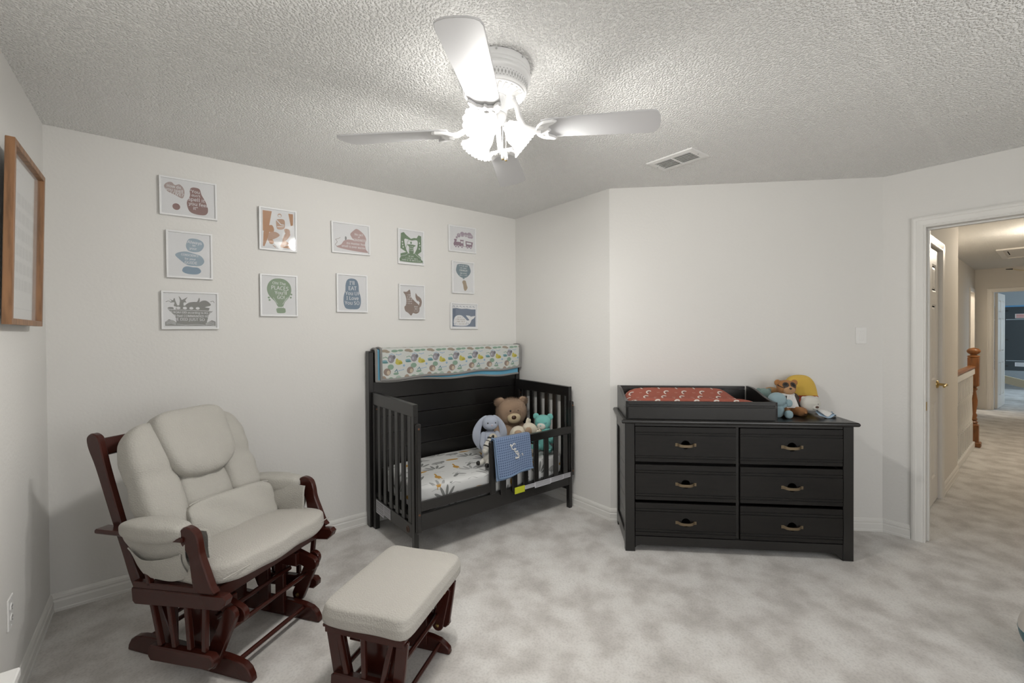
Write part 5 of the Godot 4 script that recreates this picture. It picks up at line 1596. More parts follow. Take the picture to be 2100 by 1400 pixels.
	for k in 4:
		obj(MB.new().bar(Vector3(-0.21 + k * 0.14, 0.345, -0.11), Vector3(-0.21 + k * 0.14, 0.395, 0.24), Vector3(1, 0, 0), 0.045, 0.012, 0.002), "seat_slat", w, t)
	# back: top rail, slats
	obj(MB.new().bar(Vector3(-0.258, 0.905, -0.395), Vector3(0.258, 0.905, -0.395), Vector3(0, 0.90, -0.42), 0.075, 0.022, 0.004), "back_top_rail", w, t)
	for k in 5:
		var x := -0.18 + k * 0.09
		obj(MB.new().bar(Vector3(x, 0.40, -0.185), Vector3(x, 0.89, -0.395), Vector3(1, 0, 0), 0.040, 0.014, 0.003), "back_slat", w, t)

	# cushions
	var c: Material = M.grey_upholstery
	var seat := obj(MB.new().blob(Vector3(0.305, 0.052, 0.275), 5.0, 20, T(Vector3(0, 0.442, 0.072), Vector3(-7.0, 0, 0)), func(p: Vector3) -> Vector3:
		var bulge := 1.0 + 0.30 * (1.0 - pow(p.x / 0.305, 2.0)) * (1.0 - pow(p.z / 0.275, 2.0))
		var q := Vector3(p.x, p.y * bulge, p.z)
		q.z += 0.022 * (1.0 - pow(absf(p.x) / 0.305, 2.0)) * clampf(p.z / 0.275, 0, 1)
		if p.z < 0.10: q.x *= 1.0 - 0.12 * clampf((0.10 - p.z) / 0.2, 0, 1)
		q.y += 0.004 * sin(p.x * 31.0) * clampf((p.z - 0.2) / 0.07, 0, 1) + crease(Vector3(p.x, 5.0, p.z), 0.006)
		return q), "seat_cushion", M.seat_upholstery, t)
	var piping := []
	for k in 33:
		var x := -0.293 + 0.586 * k / 32.0
		var edge := pow(absf(x) / 0.305, 2.0)
		piping.append(Vector3(x, 0.4745 - 0.018 * pow(absf(x) / 0.305, 8.0), 0.072 + 0.266 + 0.019 * (1.0 - edge) - 0.025 * pow(absf(x) / 0.305, 10.0)))
	obj(MB.new().tube(piping, 0.0022, 6), "seam", M.seat_upholstery, seat)
	# tall back cushion: two side rolls, a head pillow, a middle panel; each bends along the raked back
	var rake := func(p: Vector3) -> Vector3:    # local: x across, y up the back 0..0.56, z out
		var a := deg_to_rad(24.0)
		var up := Vector3(0, cos(a), -sin(a))
		var out := Vector3(0, sin(a), cos(a))
		return Vector3(p.x, 0.425, -0.122) + up * p.y + out * p.z
	var back := obj(MB.new().blob(Vector3(0.255, 0.268, 0.055), 5.0, 14, Transform3D(), func(p: Vector3) -> Vector3: return rake.call(p + Vector3(0, 0.285, 0.050))), "back_cushion", c, t)
	for s in [-1.0, 1.0]:
		obj(MB.new().blob(Vector3(0.088, 0.288, 0.072), 3.2, 26, Transform3D(), func(p: Vector3) -> Vector3:
			var y := p.y + 0.295
			var pinch := 1.0 - 0.13 * exp(-pow((y - 0.34) / 0.035, 2.0))
			var q := Vector3(p.x * (0.92 + 0.10 * (y / 0.58)) * lerpf(1.0, pinch, 0.6), y, p.z * pinch)
			q.z += 0.0035 * sin(y * 70.0 + s) * clampf(absf(p.x) / 0.088, 0.0, 1.0) * (1.0 if p.x * s > 0 else 0.4)
			var round_top := clampf((y - 0.47) / 0.11, 0, 1)
			q.x -= s * 0.028 * round_top * round_top
			q.z += crease(Vector3(p.x + s, p.y, 0), 0.012)
			return rake.call(q + Vector3(s * 0.192, 0, 0.075))), "side_roll", c, back)
	obj(MB.new().blob(Vector3(0.122, 0.155, 0.062), 3.6, 18, Transform3D(), func(p: Vector3) -> Vector3:
		var y := p.y + 0.185
		return rake.call(Vector3(p.x * 1.0, y, p.z + 0.068 + crease(Vector3(p.x, p.y, 7.0), 0.008)))), "middle_panel", c, back)
	obj(MB.new().blob(Vector3(0.172, 0.152, 0.074), 4.2, 24, Transform3D(), func(p: Vector3) -> Vector3:
		var y := p.y + 0.462
		var sag := 0.030 * (1.0 - pow(p.x / 0.172, 2.0)) * clampf(-p.y / 0.15, 0, 1)
		var wide := lerpf(0.90, 1.03, clampf((p.y + 0.15) / 0.30, 0, 1))
		var q := Vector3(p.x * wide, y - sag, p.z * lerpf(1.12, 0.92, clampf((p.y + 0.15) / 0.30, 0, 1)))
		q.z += 0.006 * sin(p.x * 62.0 + p.y * 12.0) * clampf(-p.y / 0.15, 0, 1) + 0.003 * sin(p.x * 21.0 + p.y * 34.0)
		q.z += crease(Vector3(p.x, p.y, 3.0), 0.010)
		return rake.call(q + Vector3(0.006, 0, 0.108))), "head_pillow", c, back)
	# lumbar pillow leaning in the seat
	var lum := obj(MB.new().blob(Vector3(0.205, 0.098, 0.040), 6.0, 20, T(Vector3(0.045, 0.555, -0.005), Vector3(-24, -5, -2)), func(p: Vector3) -> Vector3:
		var e := clampf(absf(p.x) / 0.205, 0, 1)
		return Vector3(p.x, p.y * (1.0 - 0.06 * e), p.z * (1.0 - 0.25 * e * e) + 0.005 * sin(p.x * 30.0 + p.y * 42.0) + crease(Vector3(p.x, p.y, 9.0), 0.012))), "lumbar_pillow", c, t)
	var pip := []
	for k in 25:
		var x := -0.192 + 0.384 * k / 24.0
		pip.append(T(Vector3(0.045, 0.555, -0.005), Vector3(-24, -5, -2)) * Vector3(x, 0.0955 - 0.016 * pow(absf(x) / 0.205, 6.0), 0.012))
	obj(MB.new().tube(pip, 0.0035, 6), "piping", c, lum)
	# arm pads: a roll over each armrest and a skirt with a pocket
	for s in [-1.0, 1.0]:
		var pad := obj(MB.new().blob(Vector3(0.052, 0.036, 0.172), 3.4, 16, T(Vector3(s * 0.298, 0.612, -0.022), Vector3(-3, 0, 0)), func(p: Vector3) -> Vector3:
			return Vector3(p.x * (1.0 + 0.10 * cos(p.z * 20.0)), p.y * (1.0 + 0.12 * cos(p.z * 9.0)) + 0.003 * sin(p.z * 55.0) * clampf(p.z / 0.17, 0, 1), p.z)), "arm_pad", c, t)
		var skirt := func(u: float, vv: float) -> Vector3:
			var z := lerpf(-0.175, 0.165, u)
			var rise := 0.055 * pow(absf(u - 0.55) * 2.0, 4.0)
			var y := lerpf(0.600, 0.402 + rise + 0.05 * u * 0.5, vv)
			return Vector3(s * (0.322 - 0.030 * vv + 0.010 * sin(vv * PI) + 0.003 * sin(u * 11.0 + vv * 7.0)), y, z + 0.05 * vv * (1.0 - u))
		obj(MB.new().sheet(20, 14, skirt, 0.004, s < 0), "arm_skirt", c, pad)
		var pocket := func(u: float, vv: float) -> Vector3:
			var q: Vector3 = skirt.call(0.06 + u * 0.90, 0.44 + 0.10 * sin(u * PI) * (1.0 - vv) + vv * 0.54 - 0.10 * (1.0 - vv) * u)
			return q + Vector3(s * (0.008 + 0.014 * sin(u * PI) * (1.0 - vv * 0.7)), 0, 0)
		obj(MB.new().sheet(20, 10, pocket, 0.003, s < 0), "arm_pocket", c, pad)
		var lip := []
		for k in 21: lip.append(pocket.call(k / 20.0, 0.0))
		obj(MB.new().tube(lip, 0.0026, 6), "pocket_seam", c, pad)
		var inner := func(u: float, vv: float) -> Vector3:
			return Vector3(s * (0.256 - 0.016 * sin(vv * 2.6) - 0.004 * sin(vv * 9.0 + u * 7.0)), lerpf(0.622, 0.430, vv), lerpf(-0.185, 0.205, u))
		obj(MB.new().sheet(14, 8, inner, 0.012, s > 0), "inner_skirt", c, pad)


func ottoman() -> void:
	var w: Material = M.mahogany
	var t := thing("glider_ottoman", "grey cushioned gliding ottoman with a dark red wooden frame in front of the glider", "ottoman", Vector3(1.185, 0, 1.475), 34.5)
	for s in [-1.0, 1.0]:
		sled(t, s * 0.165, 0.028, -0.175, 0.165, 0.070)
		obj(MB.new().span(Vector3(s * 0.150 - 0.010, 0.03, -0.055), Vector3(s * 0.150 + 0.010, 0.27, 0.062), 0.003), "base_upright", w, t)
		obj(MB.new().span(Vector3(s * 0.150 - 0.011, 0.225, -0.105), Vector3(s * 0.150 + 0.011, 0.268, 0.105), 0.004), "base_rail", w, t)
		for q in [[0.132, 0.258, 0.098, 0.105], [-0.132, 0.258, -0.098, 0.105]]:
			var lk := obj(MB.new().prism(capsule(Vector2(q[0], q[1]), Vector2(q[2], q[3]), 0.026, 0.026), -0.010, 0.010, 0.003, side_plane(s * 0.182)), "swing_link", w, t)
			for z in [Vector2(q[0], q[1]), Vector2(q[2], q[3])]:
				obj(MB.new().lathe([Vector2(0.008, 0.0), Vector2(0.008, 0.004), Vector2(0.004, 0.006), Vector2(0.0, 0.007)], 12, T(Vector3(s * 0.182 - s * 0.010, z.y, z.x), Vector3(0, 0, s * 90))), "bolt", M.brass, lk)
		var bar := [Vector2(-0.125, 0.085), Vector2(0.125, 0.085), Vector2(0.142, 0.100), Vector2(0.140, 0.130), Vector2(0.125, 0.142), Vector2(-0.125, 0.142), Vector2(-0.140, 0.130), Vector2(-0.142, 0.100)]
		obj(MB.new().prism(bar, -0.015, 0.015, 0.004, side_plane(s * 0.208), 50.0), "lower_bar", w, t)
		for q in [[-0.112, -0.078], [-0.004, -0.004], [0.116, 0.072]]:
			obj(MB.new().bar(Vector3(s * 0.208, 0.138, q[1]), Vector3(s * 0.212, 0.302, q[0]), Vector3(1, 0, 0), 0.017, 0.019, 0.003), "spindle", w, t)
		for q in [[0.152, 0.125], [-0.150, -0.122]]:
			obj(MB.new().bar(Vector3(s * 0.193, 0.115, q[1]), Vector3(s * 0.200, 0.302, q[0]), Vector3(1, 0, 0), 0.016, 0.046, 0.003), "side_leg", w, t)
		obj(MB.new().span(Vector3(s * 0.208 - 0.014, 0.285, -0.165), Vector3(s * 0.208 + 0.014, 0.312, 0.165), 0.003), "side_rail", w, t)
	for q in [[0.118, 0.040, 0.165, 0.009], [-0.125, 0.040, 0.165, 0.009], [0.098, 0.150, 0.180, 0.010], [-0.098, 0.150, 0.18, 0.010]]:
		obj(MB.new().tube([Vector3(-q[2], q[1], q[0]), Vector3(q[2], q[1], q[0])], q[3], 14), "cross_rod", w, t)
	obj(MB.new().span(Vector3(-0.225, 0.305, -0.172), Vector3(0.225, 0.318, 0.172), 0.003), "seat_board", w, t)
	var cu := obj(MB.new().blob(Vector3(0.252, 0.040, 0.188), 11.0, 24, T(Vector3(0.012, 0.356, 0.002)), func(p: Vector3) -> Vector3:
		var q := p
		if p.y > 0: q.y += 0.012 * (1.0 - pow(p.x / 0.252, 2.0)) * (1.0 - pow(p.z / 0.188, 2.0))
		q.x += 0.003 * sin(p.z * 24.0)
		q.x *= 1.0 - 0.05 * clampf(p.y / 0.044, 0, 1)
		q.z *= 1.0 - 0.06 * clampf(p.y / 0.044, 0, 1)
		return q), "cushion", M.seat_upholstery, t)
	for x in [-0.075, 0.085]:
		var seam := []
		for k in 15:
			var z := lerpf(-0.165, 0.165, k / 14.0)
			seam.append(Vector3(x, 0.3935 + 0.012 * (1.0 - pow((x - 0.012) / 0.252, 2.0)) * (1.0 - pow(z / 0.188, 2.0)) - 0.004 * pow(absf(z) / 0.165, 6.0), z))
		obj(MB.new().tube(seam, 0.0020, 6), "seam", M.seat_upholstery, cu)


# ---------------------------------------------------------------- twelve white-framed prints on the long wall, one oak frame on the left wall
func scribble(k: Ink, x0: float, x1: float, y: float, tall: float, c: Color, sd: int) -> void:   # lettering too small to read in the photograph
	var r := RandomNumberGenerator.new()
	r.seed = sd
	var x := x0
	while x < x1:
		var w := r.randf_range(0.018, 0.034)
		match r.randi() % 4:
			0: k.stroke([x, y - tall, x, y], 0.010, c)
			1: k.stroke([x, y, x + w * 0.4, y - tall, x + w * 0.8, y], 0.010, c)
			2: k.oval(x + w * 0.4, y - tall * 0.45, w * 0.36, w * 0.36, c)
			3: k.stroke([x, y - tall, x + w * 0.7, y - tall, x, y, x + w * 0.7, y], 0.009, c)
		x += w + (0.03 if r.randf() < 0.2 else 0.006)


func framed(x: float, y: float, w: float, h: float, roll: float, label: String, draw: Callable, back := Color(0.90, 0.905, 0.91), tip := 0.3) -> void:
	var t := thing("framed_print", label, "framed print", Vector3(x, y, 0), 0.0, "white-framed nursery prints on the long wall")
	t.rotation = Vector3(deg_to_rad(tip), 0, deg_to_rad(roll))
	t.position.z = 0.002 + sin(deg_to_rad(tip)) * h / 2.0
	var a := w / 2.0
	var b := h / 2.0
	obj(MB.new().molding([Vector2(-a, -b), Vector2(a, -b), Vector2(a, b), Vector2(-a, b)], [Vector2(0, 0.001), Vector2(0, 0.017), Vector2(0.001, 0.018), Vector2(0.0085, 0.018), Vector2(0.0095, 0.017), Vector2(0.0095, 0.010)], true, Transform3D(), -1.0), "frame", M.print_white, t)
	obj(MB.new().span(Vector3(-a + 0.002, -b + 0.002, 0.001), Vector3(a - 0.002, b - 0.002, 0.008), 0.0), "backing", M.paper_mat, t)
	var k := Ink.new(int(1900 * w), int(1900 * h), back)
	draw.call(k)
	var m := mat("print_%d" % taken["framed_print"], Color(0.96, 0.96, 0.96), 0.7, {"albedo_texture": k.tex()})
	var p := MB.new()
	p.face(Vector3(-a + 0.009, -b + 0.009, 0.0095), Vector3(a - 0.009, -b + 0.009, 0.0095), Vector3(a - 0.009, b - 0.009, 0.0095), Vector3(-a + 0.009, b - 0.009, 0.0095))
	obj(p, "print", m, t)
	obj(MB.new().span(Vector3(-a + 0.009, -b + 0.009, 0.0115), Vector3(a - 0.009, b - 0.009, 0.0128), 0.0), "glass_pane", M.glass, t)


func wall_prints() -> void:
	var W := Color(0.90, 0.905, 0.91)
	var L := 0.269
	var S := 0.217
	framed(0.584, 2.176, L, S, 0.4, "print with a mauve heart and brick-red rounded shape, top left of the wall", func(k: Ink) -> void:
		var br := Color(0.49, 0.28, 0.25)
		var mv := Color(0.66, 0.58, 0.56)
		k.shape([0.06, 0.20, 0.12, 0.12, 0.19, 0.10, 0.25, 0.17, 0.33, 0.13, 0.40, 0.22, 0.42, 0.36, 0.38, 0.52, 0.26, 0.46, 0.12, 0.38, 0.06, 0.28], mv)
		k.text("How do", 0.23, 0.22, 0.075, W, 0.04, 0.9)
		k.text("you spell", 0.235, 0.32, 0.08, W, 0.04, 0.9)
		k.text("LOVE?", 0.28, 0.42, 0.085, W, 0.04, 0.9)
		# plain stand-in shapes of the same size and colour
		k.shape([0.58, 0.16, 0.70, 0.18, 0.74, 0.34, 0.82, 0.55, 0.86, 0.78, 0.80, 0.92, 0.62, 0.93, 0.50, 0.85, 0.46, 0.62, 0.52, 0.42, 0.52, 0.24], br)
		k.oval(0.265, 0.78, 0.07, 0.075, br)
		k.text("\"You", 0.61, 0.28, 0.085, W, 0.02)
		k.text("don't", 0.63, 0.39, 0.065, W, 0.02)
		k.text("spell it", 0.64, 0.51, 0.095, W, 0.02)
		k.text("you feel", 0.67, 0.64, 0.09, W, 0.02)
		k.text("it\"", 0.62, 0.76, 0.085, W, 0.02))
	framed(0.585, 1.849, S, L, 0.2, "print with pale blue rounded shapes and white lettering, middle of the left column", func(k: Ink) -> void:
		var c := Color(0.55, 0.645, 0.71)
		var dk := Color(0.42, 0.55, 0.65)
		k.shape([0.50, 0.12, 0.66, 0.11, 0.80, 0.16, 0.84, 0.26, 0.76, 0.38, 0.62, 0.42, 0.47, 0.40, 0.41, 0.30, 0.44, 0.19], c)
		k.shape([0.22, 0.46, 0.40, 0.42, 0.58, 0.45, 0.76, 0.50, 0.84, 0.62, 0.76, 0.72, 0.60, 0.74, 0.42, 0.72, 0.24, 0.60, 0.16, 0.52], c)
		k.shape([0.42, 0.76, 0.56, 0.77, 0.70, 0.78, 0.76, 0.86, 0.66, 0.93, 0.44, 0.93, 0.32, 0.88, 0.34, 0.80], dk)
		k.text("Always", 0.62, 0.20, 0.065, W, 0.06)
		k.text("let", 0.60, 0.27, 0.04, W, 0.06)
		k.text("your", 0.58, 0.34, 0.05, W, 0.03)
		k.text("CONSCIENCE", 0.50, 0.50, 0.045, W, 0.03, 0.9)
		k.text("be your", 0.51, 0.585, 0.045, W, 0.03)
		k.text("GUIDE", 0.52, 0.67, 0.06, W, 0.02))
	framed(0.586, 1.530, L, S, 0.1, "grey print of an ark full of animals, bottom of the left column", func(k: Ink) -> void:
		var g := Color(0.44, 0.445, 0.43)
		k.shape([0.08, 0.48, 0.92, 0.51, 0.84, 0.62, 0.79, 0.90, 0.24, 0.90, 0.21, 0.66], g, Rect2(0, 0, 1, 1), false)
		k.shape([0.24, 0.36, 0.60, 0.37, 0.86, 0.42, 0.84, 0.50, 0.22, 0.48], g, Rect2(0, 0, 1, 1), false)
		k.shape([0.40, 0.38, 0.46, 0.28, 0.56, 0.25, 0.62, 0.24, 0.66, 0.12, 0.67, 0.22, 0.64, 0.34, 0.60, 0.40], g)      # long back and tail
		k.shape([0.62, 0.40, 0.68, 0.24, 0.78, 0.20, 0.86, 0.27, 0.88, 0.34, 0.80, 0.38, 0.72, 0.42], g)                     # heavy head
		k.shape([0.29, 0.38, 0.30, 0.22, 0.28, 0.10, 0.32, 0.16, 0.34, 0.20, 0.44, 0.12, 0.40, 0.21, 0.42, 0.27, 0.37, 0.28, 0.36, 0.38], g)  # horned neck
		k.shape([0.19, 0.38, 0.20, 0.28, 0.12, 0.29, 0.15, 0.24, 0.11, 0.18, 0.17, 0.22, 0.20, 0.15, 0.22, 0.24, 0.25, 0.38], g)  # antlers
		k.stroke([0.05, 0.27, 0.09, 0.24, 0.13, 0.26], 0.012, g)
		k.stroke([0.88, 0.23, 0.93, 0.21, 0.95, 0.26], 0.012, g)
		k.shape([0.08, 0.46, 0.10, 0.42, 0.17, 0.42, 0.18, 0.47], g)
		for x in [0.27, 0.39, 0.51, 0.63]: k.oval(x, 0.435, 0.038, 0.030, W)
		k.stroke([0.10, 0.495, 0.90, 0.515], 0.006, W)
		k.text("AND NOAH DID according to ALL that", 0.50, 0.565, 0.055, W, 0.012, 0.86)
		k.text("GOD had COMMANDED HIM", 0.49, 0.665, 0.06, W, 0.012, 0.9)
		k.text("HE DID JUST SO", 0.47, 0.765, 0.075, W, 0.012)
		k.shape([0.03, 0.84, 0.10, 0.76, 0.18, 0.80, 0.24, 0.86, 0.40, 0.89, 0.55, 0.87, 0.72, 0.90, 0.82, 0.84, 0.90, 0.78, 0.97, 0.82, 0.97, 0.95, 0.03, 0.95], g, Rect2(0, 0, 1, 1), false)
		for q in 4:
			k.stroke([0.05, 0.82 + q * 0.03, 0.13, 0.79 + q * 0.03, 0.22, 0.86 + q * 0.02], 0.006, W)
			k.stroke([0.78, 0.88 + q * 0.015, 0.87, 0.82 + q * 0.03, 0.95, 0.85 + q * 0.03], 0.006, W)
		k.stroke([0.24, 0.90, 0.40, 0.925, 0.60, 0.905, 0.76, 0.925], 0.007, W))
	framed(1.046, 2.060, S, L, 0.3, "orange and white print of seated figures under a tent", func(k: Ink) -> void:
		var o := Color(0.70, 0.46, 0.19)
		var p := Color(0.72, 0.56, 0.44)
		k.shape([0.06, 0.05, 0.32, 0.05, 0.24, 0.42, 0.20, 0.60, 0.06, 0.56], o, Rect2(0, 0, 1, 1), false)
		k.shape([0.80, 0.05, 0.94, 0.05, 0.94, 0.34, 0.87, 0.36], o, Rect2(0, 0, 1, 1), false)
		k.oval(0.545, 0.13, 0.06, 0.06, p); k.oval(0.545, 0.14, 0.045, 0.04, W)
		k.shape([0.46, 0.24, 0.66, 0.22, 0.70, 0.34, 0.66, 0.46, 0.48, 0.48, 0.44, 0.34], p)
		k.stroke([0.46, 0.26, 0.58, 0.36, 0.66, 0.36], 0.03, W)
		k.stroke([0.48, 0.42, 0.66, 0.40], 0.02, W)
		k.shape([0.20, 0.44, 0.32, 0.40, 0.38, 0.50, 0.34, 0.58, 0.22, 0.56], o)
		k.shape([0.08, 0.58, 0.26, 0.52, 0.18, 0.78, 0.10, 0.95, 0.06, 0.94], o, Rect2(0, 0, 1, 1), false)
		k.shape([0.24, 0.60, 0.42, 0.56, 0.54, 0.64, 0.34, 0.76, 0.20, 0.80], p)
		k.shape([0.68, 0.46, 0.82, 0.46, 0.84, 0.56, 0.72, 0.58], p)
		k.shape([0.70, 0.58, 0.86, 0.58, 0.72, 0.76, 0.62, 0.78], p)
		k.oval(0.30, 0.82, 0.07, 0.07, o); k.stroke([0.34, 0.90, 0.42, 0.95], 0.02, p)
		k.shape([0.64, 0.78, 0.76, 0.78, 0.94, 0.93, 0.62, 0.94, 0.56, 0.90], o)
		k.stroke([0.66, 0.90, 0.80, 0.86, 0.90, 0.94], 0.02, W), Color(0.90, 0.905, 0.91), 2.0)
	framed(1.048, 1.638, S, L, 0.1, "print of a green hot-air balloon with hand lettering", func(k: Ink) -> void:
		var g := Color(0.47, 0.58, 0.44)
		k.shape([0.50, 0.06, 0.68, 0.09, 0.82, 0.20, 0.86, 0.36, 0.80, 0.52, 0.66, 0.68, 0.60, 0.78, 0.46, 0.78, 0.38, 0.66, 0.22, 0.52, 0.15, 0.36, 0.19, 0.20, 0.32, 0.09], g)
		k.shape([0.43, 0.83, 0.64, 0.82, 0.68, 0.86, 0.66, 0.94, 0.46, 0.95, 0.42, 0.90], g)
		for q in 4: k.stroke([0.47 + q * 0.045, 0.78, 0.46 + q * 0.05, 0.84], 0.012, g)
		k.stroke([0.33, 0.56, 0.45, 0.72], 0.010, W); k.stroke([0.72, 0.55, 0.60, 0.72], 0.010, W); k.stroke([0.77, 0.52, 0.66, 0.68], 0.008, W)
		for q in [[0.86, 0.46], [0.84, 0.54], [0.20, 0.56], [0.22, 0.62]]: k.oval(q[0], q[1], 0.03, 0.03, g)
		k.text("Oh! The", 0.50, 0.19, 0.065, W, 0.06)
		k.text("PLACES", 0.52, 0.31, 0.095, W, 0.05, 0.95)
		k.text("You'll", 0.55, 0.43, 0.085, W, 0.0)
		k.text("GO!", 0.55, 0.545, 0.08, W, 0.0))
	framed(1.512, 2.064, L, S, 0.8, "pink print of a lying lion and a tiny grey mouse", func(k: Ink) -> void:
		var p := Color(0.70, 0.565, 0.55)
		k.shape([0.48, 0.34, 0.56, 0.22, 0.66, 0.13, 0.78, 0.20, 0.88, 0.32, 0.93, 0.45, 0.92, 0.54, 0.90, 0.60, 0.90, 0.72, 0.93, 0.86, 0.96, 0.95, 0.50, 0.92, 0.10, 0.84, 0.22, 0.74, 0.30, 0.60, 0.42, 0.54, 0.56, 0.54, 0.52, 0.46], p)
		k.stroke([0.11, 0.83, 0.06, 0.76, 0.12, 0.66, 0.07, 0.58, 0.16, 0.54, 0.20, 0.50], 0.012, Color(0.60, 0.55, 0.53))
		k.shape([0.33, 0.56, 0.33, 0.46, 0.36, 0.44, 0.38, 0.50, 0.36, 0.57], Color(0.45, 0.46, 0.46))
		k.text("No act", 0.72, 0.33, 0.075, W)
		k.text("of", 0.72, 0.42, 0.05, W)
		k.text("KINDNESS", 0.74, 0.53, 0.08, W, 0.0, 0.9)
		k.text("no matter how", 0.65, 0.67, 0.075, W, 0.01)
		k.text("small is ever wasted", 0.58, 0.79, 0.075, W, 0.02, 0.92))
	framed(1.516, 1.676, S, L, 0.2, "print with a tall slate-blue rounded shape and big white lettering", func(k: Ink) -> void:
		var c := Color(0.295, 0.435, 0.545)
		k.shape([0.50, 0.08, 0.66, 0.12, 0.73, 0.26, 0.74, 0.42, 0.80, 0.60, 0.80, 0.80, 0.72, 0.93, 0.50, 0.95, 0.28, 0.93, 0.20, 0.80, 0.20, 0.60, 0.26, 0.42, 0.27, 0.26, 0.34, 0.12], c)
		k.text("I'll", 0.50, 0.21, 0.10, W)
		k.text("EAT", 0.51, 0.36, 0.105, W)
		k.text("You UP", 0.52, 0.505, 0.095, W)
		k.text("I Love", 0.51, 0.64, 0.095, W)
		k.text("You SO", 0.50, 0.775, 0.095, W))
	framed(1.973, 2.056, S, L, 0.2, "green print of a robed figure with a crook on a hill", func(k: Ink) -> void:
		var g := Color(0.25, 0.43, 0.20)
		k.shape([0.08, 0.10, 0.20, 0.06, 0.30, 0.14, 0.42, 0.20, 0.50, 0.24, 0.62, 0.20, 0.74, 0.20, 0.82, 0.10, 0.94, 0.12, 0.94, 0.60, 0.84, 0.66, 0.78, 0.70, 0.92, 0.78, 0.94, 0.95, 0.06, 0.95, 0.06, 0.72, 0.30, 0.66, 0.06, 0.56], g, Rect2(0, 0, 1, 1), false)
		k.shape([0.24, 0.26, 0.50, 0.29, 0.76, 0.27, 0.77, 0.46, 0.70, 0.60, 0.60, 0.70, 0.40, 0.70, 0.30, 0.58, 0.24, 0.42], W)
		k.shape([0.40, 0.70, 0.60, 0.69, 0.78, 0.80, 0.94, 0.86, 0.94, 0.95, 0.06, 0.95, 0.06, 0.84, 0.28, 0.80], g)
		k.oval(0.50, 0.36, 0.036, 0.050, g)
		k.shape([0.34, 0.43, 0.50, 0.41, 0.70, 0.43, 0.60, 0.50, 0.60, 0.68, 0.42, 0.68, 0.42, 0.50], g)
		k.stroke([0.26, 0.58, 0.33, 0.43, 0.36, 0.32, 0.40, 0.30, 0.42, 0.33], 0.014, g)
		for q in [[0.14, 0.36], [0.15, 0.44], [0.17, 0.52], [0.86, 0.34], [0.88, 0.42], [0.85, 0.52], [0.16, 0.66]]: k.oval(q[0], q[1], 0.022, 0.032, W)
		k.stroke([0.06, 0.80, 0.26, 0.76, 0.36, 0.70], 0.012, W); k.stroke([0.94, 0.82, 0.78, 0.76, 0.66, 0.68], 0.012, W)
		scribble(k, 0.46, 0.58, 0.48, 0.02, W, 4); scribble(k, 0.45, 0.58, 0.54, 0.02, W, 5); scribble(k, 0.45, 0.58, 0.60, 0.02, W, 6)
		scribble(k, 0.40, 0.62, 0.79, 0.03, W, 1)
		scribble(k, 0.26, 0.76, 0.86, 0.035, W, 2)
		scribble(k, 0.12, 0.88, 0.92, 0.035, W, 3))
	framed(1.977, 1.632, S, L, 0.0, "print of a sitting brown fox with a raised tail", func(k: Ink) -> void:
		var b := Color(0.49, 0.385, 0.325)
		k.shape([0.14, 0.20, 0.28, 0.19, 0.40, 0.12, 0.44, 0.22, 0.46, 0.34, 0.60, 0.46, 0.76, 0.56, 0.82, 0.64, 0.80, 0.80, 0.66, 0.86, 0.54, 0.84, 0.46, 0.92, 0.34, 0.84, 0.22, 0.78, 0.18, 0.66, 0.24, 0.60, 0.26, 0.44, 0.22, 0.30], b)
		k.shape([0.66, 0.22, 0.74, 0.30, 0.86, 0.36, 0.92, 0.48, 0.88, 0.62, 0.80, 0.66, 0.80, 0.52, 0.70, 0.44, 0.65, 0.34], b)
		k.stroke([0.76, 0.46, 0.82, 0.52], 0.03, W)
		for q in 5: scribble(k, 0.29, 0.52, 0.30 + q * 0.065, 0.035, W, 20 + q)
		for q in 3: scribble(k, 0.60, 0.76, 0.66 + q * 0.065, 0.035, W, 30 + q))
	framed(2.442, 2.176, L, S, 0.8, "purple print of a little steam train with a puff of smoke", func(k: Ink) -> void:
		var p := Color(0.48, 0.33, 0.43)
		var s := Color(0.63, 0.55, 0.62)
		for q in [[0.28, 0.44, 0.04], [0.36, 0.34, 0.07], [0.50, 0.28, 0.085], [0.64, 0.28, 0.075], [0.78, 0.29, 0.10], [0.86, 0.33, 0.07]]: k.oval(q[0], q[1], q[2], q[2], s)
		scribble(k, 0.34, 0.90, 0.34, 0.05, W, 9)
		k.shape([0.18, 0.62, 0.42, 0.62, 0.42, 0.56, 0.40, 0.52, 0.56, 0.52, 0.54, 0.56, 0.54, 0.80, 0.18, 0.80, 0.15, 0.72], p, Rect2(0, 0, 1, 1), false)
		k.shape([0.44, 0.57, 0.52, 0.57, 0.52, 0.66, 0.44, 0.66], W, Rect2(0, 0, 1, 1), false)
		k.shape([0.20, 0.62, 0.17, 0.54, 0.20, 0.51, 0.27, 0.51, 0.29, 0.55, 0.25, 0.62], p, Rect2(0, 0, 1, 1), false)
		k.shape([0.62, 0.55, 0.92, 0.57, 0.88, 0.82, 0.64, 0.82], p, Rect2(0, 0, 1, 1), false)
		k.shape([0.66, 0.60, 0.86, 0.61, 0.85, 0.68, 0.67, 0.68], W, Rect2(0, 0, 1, 1), false)
		k.stroke([0.54, 0.78, 0.64, 0.79], 0.012, p)
		for x in [0.24, 0.34, 0.48, 0.70, 0.83]:
			k.oval(x, 0.82, 0.045, 0.045, W); k.oval(x, 0.82, 0.032, 0.032, s); k.oval(x, 0.82, 0.012, 0.012, p))
